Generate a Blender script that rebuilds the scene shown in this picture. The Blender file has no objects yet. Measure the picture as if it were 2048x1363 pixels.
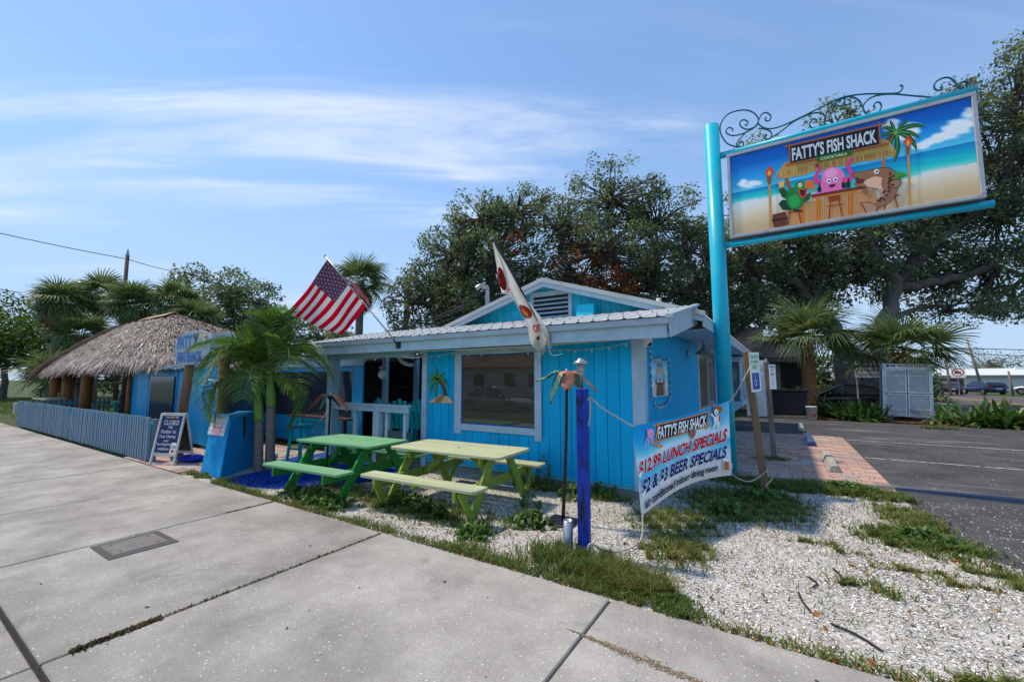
import bpy, math, random
import numpy as np
from mathutils import Vector, Matrix, Euler

SC = bpy.context.scene
COL = SC.collection
# ------------------------------------------------------------------ camera, sky, sun, exposure
CAM_H = 1.75
cd = bpy.data.cameras.new('camera'); cam = bpy.data.objects.new('camera', cd); COL.objects.link(cam)
cd.sensor_width = 36.0; cd.lens = 36.0 * 845 / 2048; cd.clip_start = 0.05; cd.clip_end = 3000
_th = math.radians(32.6); _pi = math.atan(76 / 845)
_F = Vector((-math.sin(_th) * math.cos(_pi), math.cos(_th) * math.cos(_pi), math.sin(_pi)))
cam.location = (0, 0, CAM_H); cam.rotation_euler = _F.to_track_quat('-Z', 'Y').to_euler()
SC.camera = cam

SUN = Vector((-0.55, -0.12, 1.0)).normalized()
SUN_EL = math.asin(SUN.z); SUN_AZ = math.atan2(SUN.x, SUN.y)
w = bpy.data.worlds.new('World'); SC.world = w; w.use_nodes = True
nt = w.node_tree; nt.nodes.clear()
def wn(t, **k):
    n = nt.nodes.new(t)
    for a, b in k.items(): setattr(n, a, b)
    return n
wl = nt.links.new
sky = wn('ShaderNodeTexSky', sky_type='NISHITA', sun_disc=False, sun_elevation=SUN_EL, sun_rotation=SUN_AZ)
sky.air_density = 1.0; sky.dust_density = 0.25; sky.ozone_density = 2.5; sky.altitude = 0
# thin cloud layer: noise on a flat plane high above, streaks running along one wind direction
tc = wn('ShaderNodeTexCoord'); sx = wn('ShaderNodeSeparateXYZ'); wl(tc.outputs['Generated'], sx.inputs[0])
az_ = wn('ShaderNodeMath', operation='ADD'); az_.inputs[1].default_value = 0.10; wl(sx.outputs['Z'], az_.inputs[0]); az2 = wn('ShaderNodeMath', operation='MAXIMUM'); az2.inputs[1].default_value = 0.03; wl(az_.outputs[0], az2.inputs[0])
cxy = wn('ShaderNodeCombineXYZ')
for i_, ax_ in enumerate('XY'):
    dv_ = wn('ShaderNodeMath', operation='DIVIDE'); wl(sx.outputs[ax_], dv_.inputs[0]); wl(az2.outputs[0], dv_.inputs[1]); wl(dv_.outputs[0], cxy.inputs[i_])
rot = wn('ShaderNodeVectorRotate'); rot.rotation_type = 'Z_AXIS'; rot.inputs['Angle'].default_value = math.radians(-34); wl(cxy.outputs[0], rot.inputs['Vector'])
mp = wn('ShaderNodeMapping'); mp.inputs['Scale'].default_value = (0.42, 1.9, 1.0)
mp.inputs['Location'].default_value = (7.7, 3.1, 0.4)
wl(rot.outputs[0], mp.inputs['Vector'])
n1 = wn('ShaderNodeTexNoise'); n1.inputs['Scale'].default_value = 1.25; n1.inputs['Detail'].default_value = 7; n1.inputs['Roughness'].default_value = 0.60; n1.inputs['Distortion'].default_value = 0.5
wl(mp.outputs['Vector'], n1.inputs['Vector'])
r1 = wn('ShaderNodeValToRGB'); r1.color_ramp.elements[0].position = 0.44; r1.color_ramp.elements[1].position = 0.76
r1.color_ramp.interpolation = 'EASE'
wl(n1.outputs['Fac'], r1.inputs['Fac'])
el = wn('ShaderNodeValToRGB')
for p, v in ((0.02, 0.3), (0.18, 1.0), (0.45, 1.0), (0.75, 0.5)):
    e = el.color_ramp.elements.new(p); e.color = (v, v, v, 1)
el.color_ramp.elements.remove(el.color_ramp.elements[0]); el.color_ramp.elements.remove(el.color_ramp.elements[-1])
wl(sx.outputs['Z'], el.inputs['Fac'])
mu = wn('ShaderNodeMath', operation='MULTIPLY'); wl(r1.outputs['Color'], mu.inputs[0]); wl(el.outputs['Color'], mu.inputs[1])
mp2 = wn('ShaderNodeMapping'); mp2.inputs['Scale'].default_value = (0.30, 0.5, 1); mp2.inputs['Location'].default_value = (5.2, 3.1, 1.9); wl(rot.outputs[0], mp2.inputs['Vector'])
n2 = wn('ShaderNodeTexNoise'); n2.inputs['Scale'].default_value = 1.5; n2.inputs['Detail'].default_value = 3; wl(mp2.outputs[0], n2.inputs['Vector'])
r2_ = wn('ShaderNodeValToRGB'); r2_.color_ramp.elements[0].position = 0.42; r2_.color_ramp.elements[1].position = 0.60; wl(n2.outputs['Fac'], r2_.inputs['Fac'])
mu2 = wn('ShaderNodeMath', operation='MULTIPLY'); wl(mu.outputs[0], mu2.inputs[0]); wl(r2_.outputs['Color'], mu2.inputs[1])
mixc = wn('ShaderNodeMixRGB'); wl(mu2.outputs[0], mixc.inputs['Fac']); 
hs = wn('ShaderNodeHueSaturation'); hs.inputs['Saturation'].default_value = 1.18; hs.inputs['Value'].default_value = 0.76
wl(sky.outputs['Color'], hs.inputs['Color'])
hz = wn('ShaderNodeValToRGB'); hz.color_ramp.interpolation = 'EASE'
hz.color_ramp.elements[0].position = 0.0; hz.color_ramp.elements[0].color = (.92, .92, .92, 1); hz.color_ramp.elements[1].position = 0.62; hz.color_ramp.elements[1].color = (.28, .28, .28, 1)
wl(sx.outputs['Z'], hz.inputs['Fac']); mixh = wn('ShaderNodeMixRGB'); mixh.inputs['Color2'].default_value = (1.6, 2.2, 3.15, 1); wl(hz.outputs['Color'], mixh.inputs['Fac']); wl(hs.outputs['Color'], mixh.inputs['Color1'])
wl(mixh.outputs['Color'], mixc.inputs['Color1']); mixc.inputs['Color2'].default_value = (3.1, 3.35, 3.75, 1)
bg = wn('ShaderNodeBackground'); bg.inputs['Strength'].default_value = 0.15; wl(mixc.outputs['Color'], bg.inputs['Color'])
wo = wn('ShaderNodeOutputWorld'); wl(bg.outputs[0], wo.inputs['Surface'])

sl = bpy.data.lights.new('sun', 'SUN'); sl.energy = 2.0; sl.angle = math.radians(2.5); sl.color = (1.0, 0.86, 0.65)
so = bpy.data.objects.new('sun', sl); COL.objects.link(so); so.rotation_euler = SUN.to_track_quat('Z', 'Y').to_euler(); so.location = (-30, 10, 60)
vs = SC.view_settings; vs.view_transform = 'Standard'; vs.look = 'None'; vs.gamma = 1.0; vs.use_curve_mapping = False; vs.exposure = 0.93
SC.cycles.use_denoising = True
SC.cycles.max_bounces = 6; SC.cycles.transparent_max_bounces = 8
SC.cycles.caustics_reflective = False; SC.cycles.caustics_refractive = False

# ------------------------------------------------------------------ helpers
RNG = random.Random(7); NP = np.random.default_rng(11)
def R(a): return math.radians(a)
def V(*a): return Vector(a)
def wm(o):
    m = o.matrix_parent_inverse @ Matrix.LocRotScale(o.location, o.rotation_euler, o.scale) if o.parent else Matrix.LocRotScale(o.location, o.rotation_euler, o.scale)
    return wm(o.parent) @ m if o.parent else m
def tag(o, label=None, cat=None, group=None, kind=None):
    if label: o['label'] = label
    if cat: o['category'] = cat
    if group: o['group'] = group
    if kind: o['kind'] = kind
    return o
def thing(name, label, cat, loc=(0, 0, 0), rz=0.0, group=None):
    o = bpy.data.objects.new(name, None); COL.objects.link(o); o.empty_display_size = 0.2
    o.location = loc; o.rotation_euler = (0, 0, rz)
    return tag(o, label, cat, group)
def link(name, me, parent=None, local=False, loc=None, rot=None):
    o = bpy.data.objects.new(name, me); COL.objects.link(o)
    if parent is not None:
        o.parent = parent
        if not local: o.matrix_parent_inverse = wm(parent).inverted()
    if loc is not None: o.location = loc
    if rot is not None: o.rotation_euler = rot
    return o
def copy_tree(o, parent=None):
    c = o.copy(); COL.objects.link(c)
    if parent is not None: c.parent = parent
    for ch in [x for x in o.children]: copy_tree(ch, c)
    return c
def npmesh(name, verts, faces, mats, smooth=False, cols=None, midx=None):
    """fast mesh from numpy: faces is (n,k) array, cols per-face colour (n,3)"""
    me = bpy.data.meshes.new(name)
    verts = np.asarray(verts, np.float32).reshape(-1, 3); faces = np.asarray(faces, np.int32)
    n, k = faces.shape
    me.vertices.add(len(verts)); me.vertices.foreach_set('co', verts.ravel())
    me.loops.add(n * k); me.loops.foreach_set('vertex_index', faces.ravel())
    me.polygons.add(n); me.polygons.foreach_set('loop_start', np.arange(0, n * k, k, dtype=np.int32)); me.polygons.foreach_set('loop_total', np.full(n, k, np.int32))
    if smooth: me.polygons.foreach_set('use_smooth', np.ones(n, bool))
    if midx is not None: me.polygons.foreach_set('material_index', np.asarray(midx, np.int32))
    if cols is not None:
        a = me.color_attributes.new('Col', 'FLOAT_COLOR', 'CORNER')
        c = np.ones((n, k, 4), np.float32); c[:, :, :3] = np.asarray(cols, np.float32)[:, None, :]
        a.data.foreach_set('color', c.ravel())
    for m in (mats if isinstance(mats, (list, tuple)) else [mats]): me.materials.append(m)
    me.update(calc_edges=True); me.validate()
    return me
class MB:
    def __init__(s): s.v = []; s.f = []; s.m = []; s.c = []; s.col = None
    def add(s, vs, fs, m=0):
        b = len(s.v); s.v += [tuple(p) for p in vs]
        for f in fs: s.f.append(tuple(i + b for i in f)); s.m.append(m); s.c.append(s.col)
        return s
    def box(s, x0, x1, y0, y1, z0, z1, m=0, M=None):
        vs = [V(x, y, z) for z in (z0, z1) for y in (y0, y1) for x in (x0, x1)]
        if M is not None: vs = [M @ p for p in vs]
        return s.add(vs, [(0, 2, 3, 1), (4, 5, 7, 6), (0, 1, 5, 4), (2, 6, 7, 3), (0, 4, 6, 2), (1, 3, 7, 5)], m)
    def bar(s, p0, p1, w, h, m=0, up=(0, 0, 1)):
        p0 = V(*p0); p1 = V(*p1); d = (p1 - p0).normalized(); u = V(*up)
        if abs(d.dot(u)) > 0.98: u = V(0, 1, 0)
        a = d.cross(u).normalized() * (w / 2); b = a.cross(d).normalized() * (h / 2)
        vs = [p + sa * a + sb * b for p in (p0, p1) for sb in (-1, 1) for sa in (-1, 1)]
        return s.add(vs, [(0, 1, 3, 2), (4, 6, 7, 5), (0, 4, 5, 1), (2, 3, 7, 6), (0, 2, 6, 4), (1, 5, 7, 3)], m)
    def tube(s, pts, r, n=8, m=0, cap=True, flat=1.0):
        pts = [V(*p) for p in pts]; k = len(pts); rr = r if isinstance(r, (list, tuple)) else [r] * k
        vs = []; prev = None
        for i, p in enumerate(pts):
            d = (pts[min(i + 1, k - 1)] - pts[max(i - 1, 0)]).normalized()
            if prev is None:
                u = V(0, 0, 1) if abs(d.z) < 0.9 else V(1, 0, 0)
                a = d.cross(u).normalized()
            else:
                a = (prev - d * prev.dot(d)).normalized()
            prev = a; b = d.cross(a)
            for j in range(n):
                t = 2 * math.pi * j / n; vs.append(p + (a * math.cos(t) + b * math.sin(t) * flat) * rr[i])
        fs = [(i * n + j, i * n + (j + 1) % n, (i + 1) * n + (j + 1) % n, (i + 1) * n + j) for i in range(k - 1) for j in range(n)]
        if cap: fs += [tuple(range(n - 1, -1, -1)), tuple((k - 1) * n + j for j in range(n))]
        return s.add(vs, fs, m)
    def lathe(s, prof, c=(0, 0, 0), n=16, m=0, M=None):
        vs = [V(c[0] + r * math.cos(2 * math.pi * j / n), c[1] + r * math.sin(2 * math.pi * j / n), c[2] + z) for r, z in prof for j in range(n)]
        if M is not None: vs = [M @ p for p in vs]
        k = len(prof)
        fs = [(i * n + j, i * n + (j + 1) % n, (i + 1) * n + (j + 1) % n, (i + 1) * n + j) for i in range(k - 1) for j in range(n)]
        fs += [tuple(range(n - 1, -1, -1)), tuple((k - 1) * n + j for j in range(n))]
        return s.add(vs, fs, m)
    def prism(s, poly, fn, t, m=0):
        """poly 2d pts; fn(u,v,w)->3d ; thickness t along w"""
        n = len(poly); vs = [fn(u, v, 0) for u, v in poly] + [fn(u, v, t) for u, v in poly]
        fs = [tuple(range(n - 1, -1, -1)), tuple(range(n, 2 * n))] + [(i, (i + 1) % n, n + (i + 1) % n, n + i) for i in range(n)]
        return s.add(vs, fs, m)
    def poly(s, pts, m=0): return s.add(pts, [tuple(range(len(pts)))], m)
    def grid(s, fn, nu, nv, m=0):
        vs = [fn(i / nu, j / nv) for j in range(nv + 1) for i in range(nu + 1)]
        fs = [(j * (nu + 1) + i, j * (nu + 1) + i + 1, (j + 1) * (nu + 1) + i + 1, (j + 1) * (nu + 1) + i) for j in range(nv) for i in range(nu)]
        return s.add(vs, fs, m)
    def mesh(s, name, mats, smooth=False):
        me = bpy.data.meshes.new(name); me.from_pydata([tuple(p) for p in s.v], [], s.f)
        for m in (mats if isinstance(mats, (list, tuple)) else [mats]): me.materials.append(m)
        me.polygons.foreach_set('material_index', s.m)
        if smooth: me.polygons.foreach_set('use_smooth', [True] * len(s.f))
        if any(c is not None for c in s.c):
            a = me.color_attributes.new('Col', 'FLOAT_COLOR', 'CORNER'); arr = []
            for f, c in zip(s.f, s.c): arr += list((c or (1, 1, 1)) + (1,)) * len(f)
            a.data.foreach_set('color', arr)
        me.update(); return me
    def build(s, name, mats, parent=None, local=False, smooth=False, bevel=0.0, loc=None, rot=None, solid=0.0):
        o = link(name, s.mesh(name, mats, smooth), parent, local, loc, rot)
        if solid:
            md = o.modifiers.new('solid', 'SOLIDIFY'); md.thickness = solid; md.offset = 0
        if bevel:
            md = o.modifiers.new('bevel', 'BEVEL'); md.width = bevel; md.segments = 1; md.limit_method = 'ANGLE'
        return o
def spiral(cx, cy, r0, r1, a0, turns, n=22):
    return [(cx + (r0 + (r1 - r0) * i / n) * math.cos(a0 + turns * 2 * math.pi * i / n), cy + (r0 + (r1 - r0) * i / n) * math.sin(a0 + turns * 2 * math.pi * i / n)) for i in range(n + 1)]
def catenary(a, b, sag, n=14):
    a = V(*a); b = V(*b); return [a.lerp(b, i / n) - V(0, 0, sag * 4 * (i / n) * (1 - i / n)) for i in range(n + 1)]
def smoothpath(pts, k=4):
    """Catmull-Rom through pts"""
    P = [V(*p) for p in pts]; out = []
    for i in range(len(P) - 1):
        p0 = P[max(i - 1, 0)]; p1 = P[i]; p2 = P[i + 1]; p3 = P[min(i + 2, len(P) - 1)]
        for j in range(k):
            t = j / k; out.append(0.5 * ((2 * p1) + (p2 - p0) * t + (2 * p0 - 5 * p1 + 4 * p2 - p3) * t * t + (3 * p1 - p0 - 3 * p2 + p3) * t ** 3))
    out.append(P[-1]); return out
def homography(src, dst):
    A = []; B = []
    for (x, y), (u, v) in zip(src, dst):
        A.append([x, y, 1, 0, 0, 0, -u * x, -u * y]); B.append(u); A.append([0, 0, 0, x, y, 1, -v * x, -v * y]); B.append(v)
    h = np.append(np.linalg.solve(np.array(A, float), np.array(B, float)), 1).reshape(3, 3)
    def f(x, y):
        p = h @ np.array([x, y, 1.0]); return (p[0] / p[2], p[1] / p[2])
    return f
_tx = {}
def text_poly(s, bold=0.0):
    """flat letters normalised to the unit box: verts [(u,v)], faces"""
    k = (s, bold)
    if k in _tx: return _tx[k]
    cu = bpy.data.curves.new('t', 'FONT'); cu.body = s; cu.size = 1; cu.offset = bold; cu.resolution_u = 3; cu.fill_mode = 'FRONT'
    ob = bpy.data.objects.new('t', cu); COL.objects.link(ob)
    bpy.context.view_layer.update() if len(_tx) < 0 else None
    me = bpy.data.meshes.new_from_object(ob)
    vs = np.array([v.co[:] for v in me.vertices]); fs = [tuple(p.vertices) for p in me.polygons]
    lo = vs.min(0); hi = vs.max(0); vs = (vs - lo) / np.maximum(hi - lo, 1e-6)
    COL.objects.unlink(ob); bpy.data.objects.remove(ob); bpy.data.curves.remove(cu); bpy.data.meshes.remove(me)
    _tx[k] = (vs[:, :2], fs, (hi - lo)[0] / max((hi - lo)[1], 1e-6)); return _tx[k]
for _s, _b in (("FATTY'S FISH SHACK", .03),): text_poly(_s, _b)

# ------------------------------------------------------------------ materials
_mats = {}
def base_nodes(name):
    m = bpy.data.materials.new(name); m.use_nodes = True; t = m.node_tree
    b = t.nodes['Principled BSDF']; return m, t, b
def mat(name, col, rough=0.6, var=0.14, vs=5.0, bump=0.0, bs=40.0, metal=0.0, spec=0.4, stretch=(1, 1, 1), dirt=None, dscale=3.0, damt=0.5, rnd=0.0, grit=0.0):
    """plain paint/wood/metal: base colour with cloudy variation, optional dirt patches, grain bump and per-object tint"""
    if name in _mats: return _mats[name]
    m, t, b = base_nodes(name); N = t.nodes.new; L = t.links.new
    tc = N('ShaderNodeTexCoord'); mp = N('ShaderNodeMapping'); mp.inputs['Scale'].default_value = stretch
    L(tc.outputs['Object'], mp.inputs['Vector'])
    nz = N('ShaderNodeTexNoise'); nz.inputs['Scale'].default_value = vs; nz.inputs['Detail'].default_value = 5; nz.inputs['Roughness'].default_value = 0.62
    L(mp.outputs[0], nz.inputs['Vector'])
    rp = N('ShaderNodeMapRange'); rp.inputs['From Min'].default_value = 0.25; rp.inputs['From Max'].default_value = 0.75
    rp.inputs['To Min'].default_value = 1 - var; rp.inputs['To Max'].default_value = 1 + var; L(nz.outputs['Fac'], rp.inputs['Value'])
    last = rp.outputs[0]
    if rnd:
        oi = N('ShaderNodeObjectInfo'); r2 = N('ShaderNodeMapRange'); r2.inputs['To Min'].default_value = 1 - rnd; r2.inputs['To Max'].default_value = 1 + rnd
        L(oi.outputs['Random'], r2.inputs['Value']); mm = N('ShaderNodeMath'); mm.operation = 'MULTIPLY'; L(last, mm.inputs[0]); L(r2.outputs[0], mm.inputs[1]); last = mm.outputs[0]
    if grit:
        ng = N('ShaderNodeTexNoise'); ng.inputs['Scale'].default_value = 120; ng.inputs['Detail'].default_value = 2; L(tc.outputs['Object'], ng.inputs['Vector'])
        r3 = N('ShaderNodeMapRange'); r3.inputs['From Min'].default_value = .3; r3.inputs['From Max'].default_value = .7; r3.inputs['To Min'].default_value = 1 - grit; r3.inputs['To Max'].default_value = 1 + grit
        L(ng.outputs['Fac'], r3.inputs['Value']); mm = N('ShaderNodeMath'); mm.operation = 'MULTIPLY'; L(last, mm.inputs[0]); L(r3.outputs[0], mm.inputs[1]); last = mm.outputs[0]
    vm = N('ShaderNodeVectorMath'); vm.operation = 'SCALE'; vm.inputs[0].default_value = col; L(last, vm.inputs['Scale'])
    out = vm.outputs[0]
    if dirt:
        nd = N('ShaderNodeTexNoise'); nd.inputs['Scale'].default_value = dscale; nd.inputs['Detail'].default_value = 8; nd.inputs['Roughness'].default_value = 0.7
        L(mp.outputs[0], nd.inputs['Vector'])
        rd = N('ShaderNodeValToRGB'); rd.color_ramp.elements[0].position = 0.49; rd.color_ramp.elements[1].position = 0.61; L(nd.outputs['Fac'], rd.inputs['Fac'])
        ma = N('ShaderNodeMath'); ma.operation = 'MULTIPLY'; ma.inputs[1].default_value = damt; L(rd.outputs[0], ma.inputs[0])
        mx = N('ShaderNodeMixRGB'); mx.inputs['Color2'].default_value = (*dirt, 1); L(ma.outputs[0], mx.inputs['Fac']); L(out, mx.inputs['Color1']); out = mx.outputs[0]
    L(out, b.inputs['Base Color'])
    b.inputs['Roughness'].default_value = rough; b.inputs['Metallic'].default_value = metal; b.inputs['Specular IOR Level'].default_value = spec
    if bump:
        nb = N('ShaderNodeTexNoise'); nb.inputs['Scale'].default_value = bs; nb.inputs['Detail'].default_value = 4; L(mp.outputs[0], nb.inputs['Vector'])
        bp = N('ShaderNodeBump'); bp.inputs['Strength'].default_value = bump; bp.inputs['Distance'].default_value = 0.01
        L(nb.outputs['Fac'], bp.inputs['Height']); L(bp.outputs[0], b.inputs['Normal'])
    _mats[name] = m; return m
def leafmat(name, col, trans=0.25, rough=0.45, spec=0.35):
    """foliage: colour attribute gives each leaf its own tint; part of the light passes through"""
    m, t, b = base_nodes(name); N = t.nodes.new; L = t.links.new
    at = N('ShaderNodeVertexColor'); at.layer_name = 'Col'
    mx = N('ShaderNodeMixRGB'); mx.blend_type = 'MULTIPLY'; mx.inputs['Fac'].default_value = 1; mx.inputs['Color1'].default_value = (*col, 1); L(at.outputs[0], mx.inputs['Color2'])
    L(mx.outputs[0], b.inputs['Base Color']); b.inputs['Roughness'].default_value = rough; b.inputs['Specular IOR Level'].default_value = spec
    tr = N('ShaderNodeBsdfTranslucent'); L(mx.outputs[0], tr.inputs['Color'])
    ms = N('ShaderNodeMixShader'); ms.inputs['Fac'].default_value = trans; L(b.outputs[0], ms.inputs[1]); L(tr.outputs[0], ms.inputs[2])
    L(ms.outputs[0], t.nodes['Material Output'].inputs['Surface']); return m
def printmat(name, rough=0.45, spec=0.3, var=0.05, gain=1.0):
    m, t, b = base_nodes(name); N = t.nodes.new; L = t.links.new
    at = N('ShaderNodeVertexColor'); at.layer_name = 'Col'
    nz = N('ShaderNodeTexNoise'); nz.inputs['Scale'].default_value = 4
    rp = N('ShaderNodeMapRange'); rp.inputs['To Min'].default_value = gain * (1 - var); rp.inputs['To Max'].default_value = gain * (1 + var); L(nz.outputs['Fac'], rp.inputs['Value'])
    vm = N('ShaderNodeVectorMath'); vm.operation = 'SCALE'; L(at.outputs[0], vm.inputs[0]); L(rp.outputs[0], vm.inputs['Scale'])
    L(vm.outputs[0], b.inputs['Base Color']); b.inputs['Roughness'].default_value = rough; b.inputs['Specular IOR Level'].default_value = spec; return m
def glassmat(name, col, rough=0.03, spec=0.5, alpha=1.0):
    m, t, b = base_nodes(name); b.inputs['Base Color'].default_value = (*col, 1); b.inputs['Roughness'].default_value = rough; b.inputs['Specular IOR Level'].default_value = spec
    b.inputs['Alpha'].default_value = alpha; return m
def s2l(r, g, b):
    f = lambda c: (c / 255 / 12.92) if c <= 10 else ((c / 255 + 0.055) / 1.055) ** 2.4
    return (f(r), f(g), f(b))

BLUE = mat('wall_blue_paint', (0.001, 0.46, 0.82), 0.6, 0.12, 2.5, bump=0.15, bs=60, stretch=(1, 1, .35), dirt=(0.005, .34, .68), dscale=2.2, damt=.45, spec=.2, rnd=.07, grit=.06)
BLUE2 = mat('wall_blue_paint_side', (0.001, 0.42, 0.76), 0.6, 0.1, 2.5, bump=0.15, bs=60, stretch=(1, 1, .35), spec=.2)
GBLUE = mat('gable_cyan_paint', (0.003, 0.54, 0.76), 0.5, 0.08, 3, bump=.1, bs=60)
CYAN = mat('sign_cyan_paint', (0.0, 0.52, 0.72), 0.38, 0.07, 3, bump=0.05, bs=50, dirt=(0.10, .46, .56), dscale=7, damt=.55, stretch=(1, 1, .5))
TRIM = mat('trim_pale_blue_paint', (0.43, 0.58, 0.68), 0.55, 0.12, 4, rnd=.05, bump=0.1, bs=70, dirt=(0.34, .47, .55), dscale=5, damt=.5)
TRIMD = mat('post_grey_green_paint', (0.28, 0.43, 0.48), 0.6, 0.10, 4, bump=0.1, bs=70)
FENCE = mat('fence_slate_blue_paint', (0.17, 0.28, 0.37), 0.6, 0.12, 6, rnd=0.12, bump=.12, bs=60, dirt=(0.22, .26, .27), dscale=5, damt=.35, stretch=(1, 1, .3))
WHITEM = mat('white_metal', (0.56, 0.57, 0.57), 0.42, 0.07, 5, metal=0.15, dirt=(0.38, .37, .35), dscale=4, damt=.5, stretch=(.4, 1, 1))
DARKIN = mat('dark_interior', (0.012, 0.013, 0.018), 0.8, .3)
TEAL = mat('teal_paint', (0.0, 0.42, 0.42), 0.45, .1, 6, bump=.08)
ROYAL = mat('royal_blue_paint', (0.004, 0.042, 0.42), 0.5, .2, 6, bump=.6, bs=40, stretch=(1, 1, .2), dirt=(0.006, .006, .012), dscale=16, damt=1.0)
BLACKM = mat('black_metal', (0.012, 0.012, 0.013), 0.45, .3)
STEEL = mat('grey_steel', (0.35, .36, .37), 0.35, .12, metal=.8)
WOOD = mat('weathered_wood', (0.24, 0.15, 0.085), 0.8, .35, 5, bump=.5, bs=22, stretch=(1, 1, .12), dirt=(.10, .07, .05), dscale=4, damt=.6)
WOODG = mat('grey_weathered_wood', (0.26, 0.21, 0.17), 0.85, .3, 5, bump=.5, bs=22, stretch=(1, 1, .12), dirt=(.12, .10, .08), dscale=4, damt=.6)
ORWOOD = mat('stained_pole_wood', (0.30, 0.11, 0.025), 0.6, .35, 4, bump=.3, bs=20, stretch=(1, 1, .15), dirt=(.06, .025, .01), dscale=3, damt=.7)
ROPE = mat('rope_fibre', (0.52, 0.45, 0.36), 0.9, .2, 60, bump=.5, bs=150)
PRINT = printmat('flat_print', gain=1.25)
CLOTHP = printmat('cloth_print', rough=.8, spec=.1, gain=1.25)
VINYLW = glassmat('clear_vinyl_over_dark', (0.03, 0.038, 0.05), 0.12, .5)
# ------------------------------------------------------------------ ground materials
def groundmat(name, c1, c2, scale, rough=0.9, specks=None, speck_scale=70, speck_size=0.16, speck_share=0.35, stain=None, stain_scale=0.6, stain_amt=0.4, bump=0.3, fine=90, patch=None, rnd=0.0):
    m, t, b = base_nodes(name); N = t.nodes.new; L = t.links.new
    tc = N('ShaderNodeTexCoord')
    nz = N('ShaderNodeTexNoise'); nz.inputs['Scale'].default_value = scale; nz.inputs['Detail'].default_value = 8; nz.inputs['Roughness'].default_value = .65; L(tc.outputs['Object'], nz.inputs['Vector'])
    rp = N('ShaderNodeValToRGB'); rp.color_ramp.elements[0].position = .33; rp.color_ramp.elements[1].position = .68
    rp.color_ramp.elements[0].color = (*c1, 1); rp.color_ramp.elements[1].color = (*c2, 1); L(nz.outputs['Fac'], rp.inputs['Fac']); out = rp.outputs[0]
    nf = N('ShaderNodeTexNoise'); nf.inputs['Scale'].default_value = fine; nf.inputs['Detail'].default_value = 3; L(tc.outputs['Object'], nf.inputs['Vector'])
    mr = N('ShaderNodeMapRange'); mr.inputs['From Min'].default_value = .3; mr.inputs['From Max'].default_value = .7; mr.inputs['To Min'].default_value = .78; mr.inputs['To Max'].default_value = 1.18; L(nf.outputs['Fac'], mr.inputs['Value'])
    vm = N('ShaderNodeVectorMath'); vm.operation = 'SCALE'; L(out, vm.inputs[0]); L(mr.outputs[0], vm.inputs['Scale']); out = vm.outputs[0]
    if rnd:
        oi = N('ShaderNodeObjectInfo'); r2 = N('ShaderNodeMapRange'); r2.inputs['To Min'].default_value = 1 - rnd; r2.inputs['To Max'].default_value = 1 + rnd; L(oi.outputs['Random'], r2.inputs['Value'])
        v2 = N('ShaderNodeVectorMath'); v2.operation = 'SCALE'; L(out, v2.inputs[0]); L(r2.outputs[0], v2.inputs['Scale']); out = v2.outputs[0]
    if stain:
        for sc_, th, am in ((stain_scale, .49, stain_amt * .8), (stain_scale * 4.3, .56, stain_amt * .7)):
            ns = N('ShaderNodeTexNoise'); ns.inputs['Scale'].default_value = sc_; ns.inputs['Detail'].default_value = 9; ns.inputs['Roughness'].default_value = .62; ns.inputs['Distortion'].default_value = .4; L(tc.outputs['Object'], ns.inputs['Vector'])
            rs = N('ShaderNodeValToRGB'); rs.color_ramp.elements[0].position = th; rs.color_ramp.elements[1].position = th + .2; L(ns.outputs['Fac'], rs.inputs['Fac'])
            ma = N('ShaderNodeMath'); ma.operation = 'MULTIPLY'; ma.inputs[1].default_value = am; L(rs.outputs[0], ma.inputs[0])
            mx = N('ShaderNodeMixRGB'); mx.inputs['Color2'].default_value = (*stain, 1); L(ma.outputs[0], mx.inputs['Fac']); L(out, mx.inputs['Color1']); out = mx.outputs[0]
    if patch:
        ns = N('ShaderNodeTexNoise'); ns.inputs['Scale'].default_value = patch[1]; ns.inputs['Detail'].default_value = 8; ns.inputs['Roughness'].default_value = .7
        mpp = N('ShaderNodeMapping'); mpp.inputs['Scale'].default_value = patch[2]; L(tc.outputs['Object'], mpp.inputs['Vector']); L(mpp.outputs[0], ns.inputs['Vector'])
        rs = N('ShaderNodeValToRGB'); rs.color_ramp.elements[0].position = .56; rs.color_ramp.elements[1].position = .66; L(ns.outputs['Fac'], rs.inputs['Fac'])
        ma = N('ShaderNodeMath'); ma.operation = 'MULTIPLY'; ma.inputs[1].default_value = patch[3]; L(rs.outputs[0], ma.inputs[0])
        mx = N('ShaderNodeMixRGB'); mx.inputs['Color2'].default_value = (*patch[0], 1); L(ma.outputs[0], mx.inputs['Fac']); L(out, mx.inputs['Color1']); out = mx.outputs[0]
    if specks:
        vo = N('ShaderNodeTexVoronoi'); vo.inputs['Scale'].default_value = speck_scale; L(tc.outputs['Object'], vo.inputs['Vector'])
        sp = N('ShaderNodeSeparateColor'); L(vo.outputs['Color'], sp.inputs[0])
        th = N('ShaderNodeMath'); th.operation = 'MULTIPLY'; th.inputs[1].default_value = speck_size * 2; L(sp.outputs[1], th.inputs[0])
        lt = N('ShaderNodeMath'); lt.operation = 'LESS_THAN'; L(vo.outputs['Distance'], lt.inputs[0]); L(th.outputs[0], lt.inputs[1])
        l2 = N('ShaderNodeMath'); l2.operation = 'LESS_THAN'; L(sp.outputs[0], l2.inputs[0]); l2.inputs[1].default_value = speck_share
        ml = N('ShaderNodeMath'); ml.operation = 'MULTIPLY'; L(lt.outputs[0], ml.inputs[0]); L(l2.outputs[0], ml.inputs[1])
        mx = N('ShaderNodeMixRGB'); mx.inputs['Color2'].default_value = (*specks, 1); L(ml.outputs[0], mx.inputs['Fac']); L(out, mx.inputs['Color1']); out = mx.outputs[0]
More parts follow.
